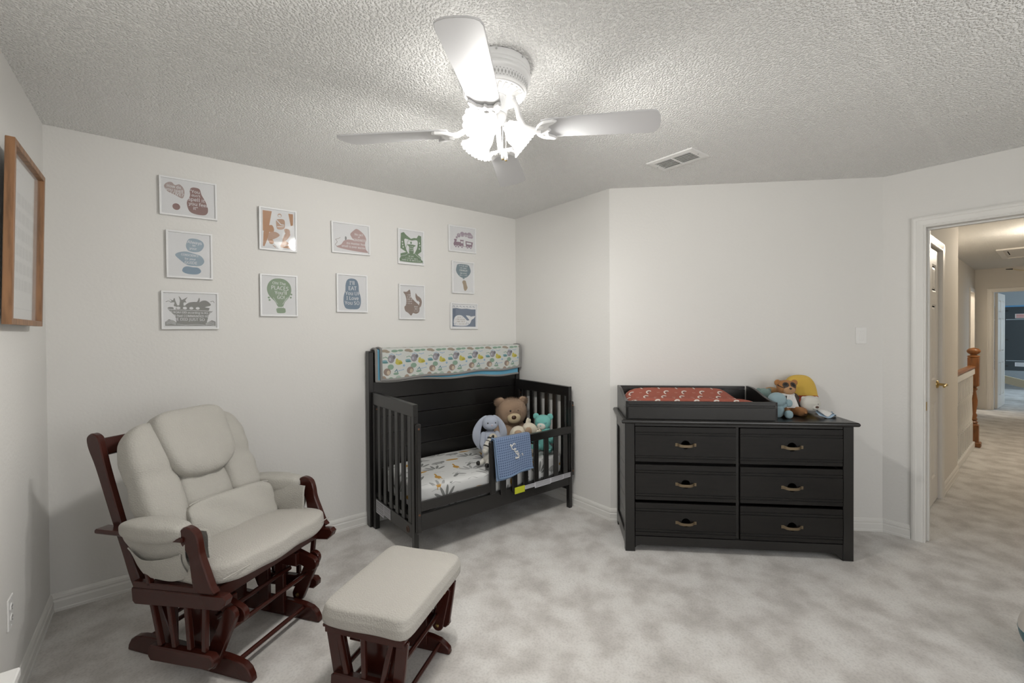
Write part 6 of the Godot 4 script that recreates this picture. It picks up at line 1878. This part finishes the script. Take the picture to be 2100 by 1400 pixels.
	framed(2.446, 1.856, S, L, 0.2, "print of a teal balloon with a small tan shape below", func(k: Ink) -> void:
		var t := Color(0.31, 0.445, 0.50)
		k.shape([0.28, 0.06, 0.74, 0.06, 0.86, 0.18, 0.88, 0.30, 0.78, 0.42, 0.62, 0.50, 0.42, 0.50, 0.26, 0.42, 0.16, 0.30, 0.18, 0.16], t)
		k.shape([0.50, 0.50, 0.55, 0.50, 0.58, 0.54, 0.47, 0.54], t, Rect2(0, 0, 1, 1), false)
		k.stroke([0.525, 0.54, 0.525, 0.60], 0.006, Color(0.6, 0.6, 0.6))
		k.shape([0.50, 0.60, 0.62, 0.60, 0.68, 0.74, 0.72, 0.84, 0.62, 0.94, 0.54, 0.90, 0.50, 0.74, 0.46, 0.66], Color(0.62, 0.53, 0.39))
		scribble(k, 0.30, 0.74, 0.13, 0.045, W, 40)
		scribble(k, 0.36, 0.70, 0.20, 0.03, W, 41)
		k.text("STRONGER", 0.52, 0.265, 0.055, W, 0.0, 0.85)
		scribble(k, 0.36, 0.70, 0.37, 0.03, W, 43)
		scribble(k, 0.34, 0.70, 0.445, 0.045, W, 44))
	framed(2.454, 1.532, L, S, -0.3, "blue print of a white whale under the waves", func(k: Ink) -> void:
		var b := Color(0.22, 0.345, 0.48)
		k.shape([0.05, 0.20, 0.20, 0.17, 0.40, 0.20, 0.60, 0.18, 0.80, 0.21, 0.96, 0.20, 0.96, 0.95, 0.05, 0.95], b, Rect2(0, 0, 1, 1), false)
		for q in 7: k.stroke([0.06 + q * 0.13, 0.10 + 0.02 * (q % 2), 0.10 + q * 0.13, 0.08, 0.13 + q * 0.13, 0.13], 0.014, Color(0.36, 0.42, 0.50))
		k.shape([0.09, 0.72, 0.14, 0.55, 0.26, 0.47, 0.40, 0.48, 0.52, 0.58, 0.62, 0.68, 0.70, 0.66, 0.60, 0.52, 0.58, 0.47, 0.74, 0.49, 0.76, 0.52, 0.94, 0.49, 0.88, 0.60, 0.80, 0.66, 0.74, 0.80, 0.62, 0.90, 0.40, 0.92, 0.12, 0.90, 0.10, 0.84], W)
		k.stroke([0.09, 0.84, 0.18, 0.85], 0.010, b); k.oval(0.18, 0.80, 0.012, 0.012, b)
		k.stroke([0.60, 0.76, 0.61, 0.86], 0.014, b); k.stroke([0.66, 0.80, 0.68, 0.86], 0.014, b)
		var tan := Color(0.62, 0.58, 0.52)
		scribble(k, 0.24, 0.46, 0.58, 0.045, tan, 50)
		scribble(k, 0.18, 0.54, 0.67, 0.05, tan, 51)
		scribble(k, 0.20, 0.54, 0.76, 0.05, tan, 52)
		scribble(k, 0.22, 0.56, 0.86, 0.05, tan, 53))

	# oak frame on the left wall, leaning out a little at the top
	var t := thing("oak_frame", "oak-framed sheet of grey text hung on the left wall", "framed print", Vector3(0.0, 1.755, 0.640), 90.0)
	var lean := T(Vector3(0, 0, 0.028), Vector3(1.4, 0, 0))
	var a := 0.255
	var b := 0.325
	obj(MB.new().molding([Vector2(-a, -b), Vector2(a, -b), Vector2(a, b), Vector2(-a, b)], [Vector2(0.002, 0), Vector2(0, 0.002), Vector2(0, 0.024), Vector2(0.001, 0.025), Vector2(0.020, 0.025), Vector2(0.0215, 0.0235), Vector2(0.0215, 0.006)], true, lean, -1.0), "frame", M.oak, t)
	obj(MB.new().box(lean * Vector3(0, 0, 0.003), Vector3(2 * a - 0.01, 2 * b - 0.01, 0.004), 0.0, lean.basis), "backing", M.paper_mat, t)
	var k := Ink.new(400, 520, Color(0.80, 0.81, 0.81))
	var r := RandomNumberGenerator.new()
	r.seed = 3
	for row in 6:
		var x := 0.16
		while x < 0.82:
			var wd := r.randf_range(0.06, 0.14)
			k.shape([x, 0.22 + row * 0.105, x + wd, 0.22 + row * 0.105, x + wd, 0.29 + row * 0.105, x, 0.29 + row * 0.105], Color(0.70, 0.71, 0.715), Rect2(0, 0, 1, 1), false)
			x += wd + 0.02
	k.stroke([0.08, 0.09, 0.92, 0.09, 0.92, 0.93, 0.08, 0.93, 0.08, 0.09], 0.006, Color(0.72, 0.73, 0.735))
	var m := mat("oak_frame_print", Color(0.96, 0.96, 0.96), 0.7, {"albedo_texture": k.tex()})
	var p := MB.new()
	p.face(lean * Vector3(-a + 0.02, -b + 0.02, 0.0058), lean * Vector3(a - 0.02, -b + 0.02, 0.0058), lean * Vector3(a - 0.02, b - 0.02, 0.0058), lean * Vector3(-a + 0.02, b - 0.02, 0.0058))
	obj(p, "print", m, t)
	obj(MB.new().box(lean * Vector3(0, 0, 0.0095), Vector3(2 * a - 0.042, 2 * b - 0.042, 0.0014), 0.0, lean.basis), "glass_pane", M.glass, t)
	obj(MB.new().span(Vector3(-0.03, 0.26, 0.0), Vector3(0.03, 0.29, 0.032), 0.003), "hanger", M.oak, t)


# ---------------------------------------------------------------- soft toys
func lump(parent: Node, called: String, m: Material, at: Vector3, half: Vector3, rot := Vector3.ZERO, e := 2.2, bend = null, k := 10) -> MeshInstance3D:
	return obj(MB.new().blob(half, e, k, T(at, rot), bend), called, m, parent)


func limb(parent: Node, called: String, m: Material, pts: Array, rad: Array) -> MeshInstance3D:
	# rounded limb: a tube with extra points that close it off softly
	var P := []
	var R := []
	var m2 := pts.size()
	for k in m2:
		P.append(pts[k]); R.append(rad[k])
	var d0: Vector3 = (pts[0] - pts[1]).normalized()
	var d1: Vector3 = (pts[m2 - 1] - pts[m2 - 2]).normalized()
	for q in [0.45, 0.8, 0.97]:
		P.insert(0, pts[0] + d0 * rad[0] * q); R.insert(0, rad[0] * sqrt(1.0 - q * q))
		P.append(pts[m2 - 1] + d1 * rad[m2 - 1] * q); R.append(rad[m2 - 1] * sqrt(1.0 - q * q))
	return obj(MB.new().tube(P, R, 14), called, m, parent)


func eyes(parent: Node, at: Vector3, apart: float, r: float, m: Material = null) -> void:
	for s in [-1.0, 1.0]:
		lump(parent, "eye", m if m else M.toy_black, at + Vector3(s * apart, 0, 0), Vector3(r, r, r * 0.7), Vector3.ZERO, 2.0, null, 6)


# short hair standing on an ellipsoid: one part, thousands of tapered blades
func fur(parent: Node, at: Vector3, half: Vector3, count: int, long: float, m: Material, sd: int) -> void:
	var blade := ArrayMesh.new()
	var mb := MB.new()
	for q in [0.0, PI / 2]:
		var x := Vector3(cos(q), 0, sin(q)) * 0.0011
		var at2 := mb.v.size()
		var n := Vector3(-sin(q), 0, cos(q))
		mb.vert(-x, n); mb.vert(x, n); mb.vert(Vector3(0, 1, 0), n)
		mb.tri3(at2, at2 + 1, at2 + 2)
	blade = mb.mesh()
	var r := RandomNumberGenerator.new()
	r.seed = sd
	var mm := MultiMesh.new()
	mm.transform_format = MultiMesh.TRANSFORM_3D
	mm.mesh = blade
	mm.instance_count = count
	for k in count:
		var d := Vector3(r.randfn(), r.randfn(), r.randfn()).normalized()
		var p := at + d * half
		var n := (d / half).normalized()
		var y := (n + Vector3(r.randfn(), r.randfn() - 0.6, r.randfn()) * 0.45).normalized()
		var x := y.cross(Vector3(0.3, 0.5, 0.8)).normalized()
		var l := long * r.randf_range(0.5, 1.2)
		mm.set_instance_transform(k, Transform3D(Basis(x, y * l, x.cross(y)), p - n * 0.003))
	var o := MultiMeshInstance3D.new()
	o.name = "fur"
	o.multimesh = mm
	o.material_override = m
	o.set_meta("kind", "stuff")
	parent.add_child(o, true)


func plush_in_crib() -> void:
	var top := 0.457
	# big brown teddy, sitting back in the corner and looking towards the room
	var t := thing("brown_teddy", "large fluffy brown teddy bear sitting in the corner of the crib", "soft toy", Vector3(2.748, top, 0.245), -18.0)
	var body := lump(t, "body", M.brown_fur, Vector3(0, 0.105, -0.01), Vector3(0.100, 0.115, 0.085))
	lump(body, "belly", M.tan_plush, Vector3(0, 0.095, 0.055), Vector3(0.055, 0.07, 0.028))
	var head := lump(t, "head", M.brown_fur, Vector3(0.015, 0.265, 0.015), Vector3(0.128, 0.112, 0.105), Vector3.ZERO, 2.3, null, 14)
	fur(head, Vector3(0.015, 0.265, 0.015), Vector3(0.128, 0.112, 0.105), 5200, 0.020, M.brown_fur, 5)
	for s in [-1.0, 1.0]:
		var ear := lump(t, "ear", M.brown_fur, Vector3(0.015 + s * 0.105, 0.350, 0.012), Vector3(0.044, 0.036, 0.020), Vector3(12, s * 12, -s * 34))
		fur(ear, Vector3(0.015 + s * 0.105, 0.350, 0.012), Vector3(0.044, 0.036, 0.022), 900, 0.016, M.brown_fur, 8 + int(s))
		limb(t, "arm", M.brown_fur, [Vector3(s * 0.085, 0.165, 0.0), Vector3(s * 0.118, 0.105, 0.03), Vector3(s * 0.112, 0.060, 0.070)], [0.034, 0.034, 0.032])
		limb(t, "leg", M.brown_fur, [Vector3(s * 0.05, 0.042, 0.03), Vector3(s * 0.070, 0.044, 0.11), Vector3(s * 0.075, 0.048, 0.150)], [0.040, 0.040, 0.044])
		lump(t, "foot_pad", M.tan_plush, Vector3(s * 0.076, 0.052, 0.182), Vector3(0.032, 0.036, 0.012))
	var muz := lump(head, "muzzle", M.cream_fur, Vector3(0.002, 0.228, 0.105), Vector3(0.058, 0.044, 0.045), Vector3(10, 0, 0))
	lump(muz, "nose", M.toy_nose, Vector3(-0.012, 0.240, 0.146), Vector3(0.020, 0.016, 0.012))
	obj(MB.new().tube([Vector3(-0.012, 0.225, 0.148), Vector3(-0.012, 0.208, 0.143), Vector3(0.004, 0.200, 0.135)], 0.0014, 6), "mouth_stitch", M.toy_black, muz)
	eyes(head, Vector3(0.002, 0.288, 0.113), 0.032, 0.0085)

	# lop-eared bunny
	var b := thing("lop_bunny", "pale blue lop-eared bunny with a cream belly leaning beside the brown teddy", "soft toy", Vector3(2.405, top, 0.440), -22.0)
	var bb := lump(b, "body", M.blue_grey_plush, Vector3(0, 0.090, 0), Vector3(0.066, 0.100, 0.058))
	lump(bb, "belly", M.ivory_plush, Vector3(0.012, 0.115, 0.040), Vector3(0.040, 0.055, 0.022))
	var mark := MB.new()
	for q in [[-0.030, 0.0], [0.012, 0.0]]:
		var z := 0.066
		mark.tube([Vector3(q[0] - 0.008, 0.105, z - 0.006), Vector3(q[0], 0.135, z - 0.004), Vector3(q[0] + 0.006, 0.105, z), Vector3(q[0] + 0.012, 0.128, z - 0.002)], 0.0018, 6)
	obj(mark, "stitched_marks", M.steel_blue_cloth, bb)
	var bh := lump(b, "head", M.blue_grey_plush, Vector3(0, 0.248, 0.012), Vector3(0.062, 0.056, 0.054))
	lump(bh, "cheeks", M.blue_grey_plush, Vector3(0, 0.232, 0.040), Vector3(0.046, 0.030, 0.030))
	lump(bh, "nose", M.pink_nose, Vector3(0, 0.238, 0.069), Vector3(0.007, 0.005, 0.004))
	eyes(bh, Vector3(0, 0.254, 0.060), 0.029, 0.0055)
	for s in [-1.0, 1.0]:
		var ear := func(p: Vector3) -> Vector3:
			var y := p.y / 0.128
			return Vector3(p.x * (0.72 + 0.28 * clampf(-y + 0.4, 0, 1)) + s * (0.052 * (1.0 - y * y)), p.y, p.z + 0.012 * (1.0 - y))
		lump(bh, "ear", M.blue_grey_plush, Vector3(s * 0.050, 0.178, 0.006), Vector3(0.036, 0.128, 0.013), Vector3(0, s * 14, s * 10), 2.4, ear, 14)
		limb(b, "arm", M.blue_grey_plush, [Vector3(s * 0.052, 0.160, 0.01), Vector3(s * 0.070, 0.100, 0.045), Vector3(s * 0.055, 0.060, 0.075)], [0.022, 0.022, 0.024])
		limb(b, "leg", M.blue_grey_plush, [Vector3(s * 0.040, 0.030, 0.03), Vector3(s * 0.055, 0.028, 0.100)], [0.028, 0.030])

	# cream calf lying with its head up
	var g := thing("cream_calf", "cream plush calf with a tan muzzle between the teddy and the teal bear", "soft toy", Vector3(2.640, top, 0.575), -10.0)
	var gb := lump(g, "body", M.ivory_plush, Vector3(-0.045, 0.110, -0.01), Vector3(0.075, 0.105, 0.060), Vector3(0, 0, 12))
	var gh := lump(g, "head", M.ivory_plush, Vector3(0.035, 0.188, 0.02), Vector3(0.060, 0.046, 0.048), Vector3(0, 0, -24))
	lump(gh, "muzzle", M.ivory_plush, Vector3(0.088, 0.160, 0.030), Vector3(0.034, 0.030, 0.034))
	lump(gh, "nostril_patch", M.tan_plush, Vector3(0.112, 0.160, 0.040), Vector3(0.014, 0.018, 0.022))
	lump(gh, "ear", M.tan_plush, Vector3(0.000, 0.185, 0.062), Vector3(0.034, 0.026, 0.012), Vector3(0, 10, -14))
	lump(gh, "ear", M.ivory_plush, Vector3(0.030, 0.232, -0.010), Vector3(0.014, 0.036, 0.010), Vector3(0, 0, -10))
	lump(gh, "ear", M.ivory_plush, Vector3(0.055, 0.226, -0.030), Vector3(0.014, 0.030, 0.010), Vector3(0, 0, -24))
	eyes(gh, Vector3(0.078, 0.184, 0.054), 0.010, 0.0045)
	lump(gb, "patch", M.tan_plush, Vector3(-0.075, 0.165, 0.030), Vector3(0.030, 0.026, 0.024))
	for s in [-1.0, 1.0]:
		limb(g, "leg", M.ivory_plush, [Vector3(-0.045 + s * 0.035, 0.035, 0.03), Vector3(-0.035 + s * 0.045, 0.024, 0.085)], [0.026, 0.024])

	# teal bear
	var a := thing("teal_bear", "teal plush bear with a white muzzle sitting by the right slats", "soft toy", Vector3(2.820, top, 0.590), -52.0)
	lump(a, "body", M.aqua_plush, Vector3(0, 0.085, 0), Vector3(0.062, 0.092, 0.055))
	var ah := lump(a, "head", M.aqua_plush, Vector3(0, 0.218, 0.006), Vector3(0.064, 0.060, 0.056))
	lump(ah, "muzzle", M.white_plush, Vector3(-0.006, 0.195, 0.050), Vector3(0.034, 0.028, 0.026))
	lump(ah, "nose", M.aqua_plush, Vector3(-0.008, 0.203, 0.075), Vector3(0.006, 0.005, 0.004))
	for s in [-1.0, 1.0]:
		lump(ah, "ear", M.aqua_plush, Vector3(s * 0.056, 0.262, 0.0), Vector3(0.024, 0.026, 0.013))
		obj(MB.new().tube([Vector3(s * 0.026 - 0.012, 0.226, 0.058), Vector3(s * 0.026, 0.221, 0.060), Vector3(s * 0.026 + 0.012, 0.226, 0.058)], 0.0018, 6), "closed_eye", M.steel_blue_cloth, ah)
		limb(a, "arm", M.aqua_plush, [Vector3(s * 0.050, 0.140, 0.01), Vector3(s * 0.075, 0.085, 0.030)], [0.024, 0.026])
		limb(a, "leg", M.aqua_plush, [Vector3(s * 0.035, 0.032, 0.03), Vector3(s * 0.058, 0.032, 0.090)], [0.030, 0.032])
	obj(MB.new().tube(circle(Vector3(0, 0.165, 0.004), Vector3.UP, 0.046, 20), 0.012, 8, false, true), "collar", M.aqua_plush, a)

	# striped zebra lying behind the guard post
	var z := thing("plush_zebra", "white plush zebra with black stripes lying behind the guard rail post", "soft toy", Vector3(2.262, top, 0.640), 10.0)
	lump(z, "body", M.white_plush, Vector3(0.02, 0.055, 0.0), Vector3(0.075, 0.052, 0.045), Vector3(0, 0, 14))
	var zh := lump(z, "head", M.white_plush, Vector3(-0.020, 0.140, 0.005), Vector3(0.030, 0.058, 0.030), Vector3(0, 0, -38))
	limb(z, "neck", M.white_plush, [Vector3(-0.015, 0.070, 0), Vector3(0.004, 0.125, 0)], [0.030, 0.026])
	lump(zh, "muzzle", M.white_plush, Vector3(-0.052, 0.105, 0.006), Vector3(0.022, 0.020, 0.022))
	lump(zh, "ear", M.toy_black, Vector3(0.020, 0.185, 0.006), Vector3(0.012, 0.022, 0.008), Vector3(0, 0, -30))
	for q in [[-0.004, 0.155, 40], [-0.030, 0.128, 40], [0.012, 0.176, 40]]:
		obj(MB.new().tube(circle(Vector3(q[0], q[1], 0.005), Vector3(-0.62, -0.78, 0), 0.0295, 16), 0.0045, 6, false, true), "stripe", M.toy_black, zh)
	for q in [-0.02, 0.015, 0.05]:
		obj(MB.new().tube(circle(Vector3(0.02 + q, 0.055 + q * 0.25, 0.0), Vector3(0.97, 0.24, 0), 0.0485, 18), 0.005, 6, false, true), "stripe", M.toy_black, z)
	for s in [-1.0, 1.0]:
		limb(z, "leg", M.white_plush, [Vector3(-0.035, 0.034, s * 0.022), Vector3(-0.055, 0.020, s * 0.032), Vector3(-0.065, 0.014, s * 0.040)], [0.019, 0.016, 0.014])
		lump(z, "hoof", M.toy_black, Vector3(-0.074, 0.016, s * 0.043), Vector3(0.016, 0.016, 0.015))


func plush_on_dresser() -> void:
	var y := 0.8392
	# place on the top by distance along the wall and out from it
	var at := func(s: float, n: float) -> Vector3: return CORNER + Vector3(0.70711, 0, 0.70711) * s + Vector3(-0.70711, 0, 0.70711) * n + Vector3(0, y, 0)
	# plain yellow plush cushion with a red band
	var yc := thing("yellow_plush_cushion", "plain yellow rounded plush cushion with a red band leaning on the wall", "plush cushion", at.call(1.260, 0.108), -45.0)
	var shape := func(p: Vector3) -> Vector3:
		var u := p.y / 0.125
		return Vector3(p.x * (1.0 + 0.10 * clampf(-u, 0, 1) - 0.06 * clampf(u, 0, 1)), p.y, p.z)
	lump(yc, "cushion", M.yellow_plush, Vector3(0, 0.125, 0), Vector3(0.098, 0.125, 0.058), Vector3(-14, 0, 0), 2.8, shape, 14)
	var band := MB.new()
	band.grid(40, 4, func(u: float, vv: float) -> Vector3:
		var a := TAU * u
		var yy := lerpf(-0.072, -0.022, vv)
		var r := pow(1.0 - pow(absf(yy) / 0.125, 2.8), 1.0 / 2.8)
		var k := 1.0 + 0.10 * (-yy / 0.125)
		var c := Vector2(cos(a), sin(a))
		var e := pow(pow(absf(c.x), 2.8) + pow(absf(c.y), 2.8), -1.0 / 2.8)
		return T(Vector3(0, 0.125, 0), Vector3(-14, 0, 0)) * Vector3(c.x * e * r * 0.0995 * k, yy, c.y * e * r * 0.0598), true, false, true)
	obj(band, "band", M.red_felt, yc)

	# teddy with goggles, scarf and jacket
	var t := thing("goggled_teddy", "tan teddy bear wearing goggles, a brown jacket and a white scarf on the dresser", "soft toy", at.call(1.118, 0.210), -45.0)
	lump(t, "body", M.orange_brown_fur, Vector3(0, 0.075, 0), Vector3(0.058, 0.072, 0.050))
	var h := lump(t, "head", M.orange_brown_fur, Vector3(0, 0.176, 0.004), Vector3(0.056, 0.050, 0.050))
	lump(h, "muzzle", M.peach_fur, Vector3(0, 0.164, 0.040), Vector3(0.036, 0.030, 0.022))
	lump(h, "nose", M.toy_black, Vector3(0, 0.176, 0.062), Vector3(0.007, 0.006, 0.005))
	for s in [-1.0, 1.0]:
		lump(h, "ear", M.orange_brown_fur, Vector3(s * 0.052, 0.208, 0.0), Vector3(0.020, 0.020, 0.010))
		limb(t, "leg", M.orange_brown_fur, [Vector3(s * 0.032, 0.031, 0.025), Vector3(s * 0.046, 0.031, 0.072), Vector3(s * 0.052, 0.032, 0.098)], [0.029, 0.029, 0.030])
		var gl := obj(MB.new().tube(circle(Vector3(s * 0.022, 0.198, 0.044), Vector3(s * 0.2, 0.45, 0.85).normalized(), 0.015, 16), 0.0042, 8, false, true), "goggle_rim", M.dark_brown_leather, h)
		lump(gl, "lens", M.toy_black, Vector3(s * 0.022, 0.198, 0.044), Vector3(0.013, 0.013, 0.004), Vector3(-28, s * 14, 0))
		limb(t, "sleeve", M.dark_brown_leather, [Vector3(s * 0.046, 0.118, 0.006), Vector3(s * 0.070, 0.078, 0.022)], [0.024, 0.024])
	obj(MB.new().tube(circle(Vector3(0, 0.195, 0.004), Vector3(0, 0.93, 0.36).normalized(), 0.054, 24), 0.004, 6, false, true), "goggle_strap", M.dark_brown_leather, h)
	lump(t, "jacket", M.dark_brown_leather, Vector3(0, 0.082, -0.002), Vector3(0.063, 0.060, 0.054))
	lump(t, "sleeve_patch", M.red_felt, Vector3(0.074, 0.088, 0.034), Vector3(0.014, 0.022, 0.014))
	obj(MB.new().sheet(10, 8, func(u: float, vv: float) -> Vector3: return Vector3(lerpf(-0.016, 0.026, u) * (1.0 + 0.9 * vv), lerpf(0.132, 0.052, vv), 0.050 + 0.016 * vv + 0.004 * sin(u * 14.0)), 0.003, true), "scarf", M.off_white_cloth, t)
	obj(MB.new().tube(circle(Vector3(0, 0.132, 0.002), Vector3.UP, 0.040, 20), 0.010, 8, false, true), "collar", M.off_white_cloth, t)

	# small white bear on a crumpled blue cloth
	var w := thing("white_bear_lovey", "small white bear comforter with a crumpled pale blue blanket body", "soft toy", at.call(1.236, 0.272), -45.0)
	var wh := lump(w, "head", M.white_plush, Vector3(0, 0.080, 0.0), Vector3(0.056, 0.051, 0.046))
	lump(wh, "muzzle", M.white_plush, Vector3(0.012, 0.062, 0.034), Vector3(0.022, 0.017, 0.018))
	lump(wh, "nose", M.toy_nose, Vector3(0.014, 0.066, 0.052), Vector3(0.010, 0.007, 0.005))
	eyes(wh, Vector3(0.008, 0.084, 0.040), 0.016, 0.0042)
	for s in [-1.0, 1.0]: lump(wh, "ear", M.white_plush, Vector3(s * 0.038, 0.112, -0.004), Vector3(0.015, 0.015, 0.008))
	var cl := func(u: float, vv: float, sd: float, lift: float) -> Vector3:
		var a := lerpf(-0.5, 0.9, u) * PI * 0.5 + sd
		var r := 0.010 + vv * 0.100
		var yy := 0.030 * (1.0 - vv) + 0.010 + lift + 0.014 * sin(u * 13.0 + sd * 4.0) * vv * (1.0 - vv * 0.4)
		return Vector3(cos(a) * r * 1.15 + 0.02, maxf(yy, 0.002 + lift), sin(a) * r * 0.75)
	obj(MB.new().sheet(30, 10, func(u: float, vv: float) -> Vector3: return cl.call(u, vv, 0.25, 0.0), 0.0015, true), "blanket", M.pale_blue_cloth, w)
	obj(MB.new().sheet(26, 8, func(u: float, vv: float) -> Vector3: return cl.call(u, vv * 0.92, 0.10, 0.010) + Vector3(0, 0.006 * sin(u * 20.0), 0), 0.0015, true), "blanket_lining", M.off_white_cloth, w)
	obj(MB.new().sheet(8, 8, func(u: float, vv: float) -> Vector3: return Vector3(lerpf(0.045, 0.125, u), 0.006 + 0.034 * sin(u * PI) * (1.0 - vv * 0.5), lerpf(-0.035, 0.030, vv) + 0.012 * u), 0.0015, false), "blanket_fold", M.off_white_cloth, w)
	obj(MB.new().tube([Vector3(0.070, 0.008, 0.030), Vector3(0.090, 0.020, 0.034), Vector3(0.112, 0.030, 0.030), Vector3(0.126, 0.018, 0.022)], 0.006, 8), "blanket_edge", M.steel_blue_cloth, w)

	# knitted octopus with a long arm
	var o := thing("knitted_rattle", "knitted blue-grey rattle toy with a ball head behind the tray end", "soft toy", at.call(1.010, 0.325), -45.0)
	lump(o, "head", M.sky_knit, Vector3(0, 0.112, 0), Vector3(0.052, 0.046, 0.048), Vector3.ZERO, 2.1)
	lump(o, "body", M.sky_knit, Vector3(0.006, 0.046, 0.0), Vector3(0.034, 0.048, 0.032))
	lump(o, "hand", M.sky_knit, Vector3(0.058, 0.094, 0.026), Vector3(0.020, 0.024, 0.020))
	lump(o, "foot", M.sky_knit, Vector3(0.048, 0.026, 0.045), Vector3(0.024, 0.026, 0.022))
	limb(o, "arm", M.sky_knit, [Vector3(0.025, 0.070, 0.015), Vector3(0.052, 0.088, 0.024)], [0.013, 0.013])
	# sage pompom and amber knit behind
	var sg := thing("sage_plush", "sage green knitted plush behind the tray end", "soft toy", at.call(1.006, 0.150), -45.0)
	lump(sg, "head", M.sage_knit, Vector3(0, 0.122, 0), Vector3(0.046, 0.040, 0.042))
	lump(sg, "body", M.sage_knit, Vector3(0, 0.046, 0.0), Vector3(0.040, 0.048, 0.036))
	for s in [-1.0, 1.0]: lump(sg, "ear", M.sage_knit, Vector3(s * 0.034, 0.150, 0), Vector3(0.014, 0.014, 0.010))
	var ac := thing("amber_plush", "amber knitted plush behind the blue-grey rattle", "soft toy", at.call(1.088, 0.074), -45.0)
	lump(ac, "head", M.amber_knit, Vector3(0, 0.122, 0), Vector3(0.050, 0.040, 0.040))
	lump(ac, "body", M.amber_knit, Vector3(0, 0.044, 0), Vector3(0.040, 0.048, 0.034))
	lump(ac, "curl", M.amber_knit, Vector3(0.034, 0.110, 0.030), Vector3(0.020, 0.022, 0.014))


# ---------------------------------------------------------------- things cut by the edge of the picture
func corner_things() -> void:
	var t := thing("white_shelf_unit", "white shelf unit whose top corner shows at the bottom left", "shelf unit", Vector3(0.018, 0, 1.614))
	var m: Material = M.white_plastic
	obj(MB.new().span(Vector3(0, 0.578, 0), Vector3(0.159, 0.60, 0.72), 0.003), "top", m, t)
	for z in [0.006, 0.696]:
		obj(MB.new().span(Vector3(0.004, 0, z), Vector3(0.155, 0.578, z + 0.018), 0.002), "side", m, t)
	for y in [0.04, 0.30]:
		obj(MB.new().span(Vector3(0.004, y, 0.024), Vector3(0.155, y + 0.018, 0.696), 0.002), "shelf", m, t)
	obj(MB.new().span(Vector3(0.002, 0.05, 0.02), Vector3(0.008, 0.578, 0.70), 0.0), "back", m, t)
	var b := thing("play_ball", "cream and teal play ball on the carpet at the right edge", "ball", Vector3(3.306, 0.130, 3.184))
	var up := []
	var dn := []
	for k in 13:
		var a := PI / 2 - k / 12.0 * (PI / 2 + 0.02)
		up.append(Vector2(cos(a) * 0.130, sin(a) * 0.130))
	for k in 13:
		var a := -0.02 - k / 12.0 * (PI / 2 - 0.02)
		dn.append(Vector2(cos(a) * 0.130, sin(a) * 0.130))
	obj(MB.new().lathe(up, 48), "upper_half", M.ball_white, b)
	obj(MB.new().lathe(dn, 48), "lower_half", M.ball_teal, b)
	obj(MB.new().tube(circle(Vector3(0, -0.003, 0), Vector3.UP, 0.130, 48), 0.0012, 6, false, true), "seam", M.ball_teal, b)
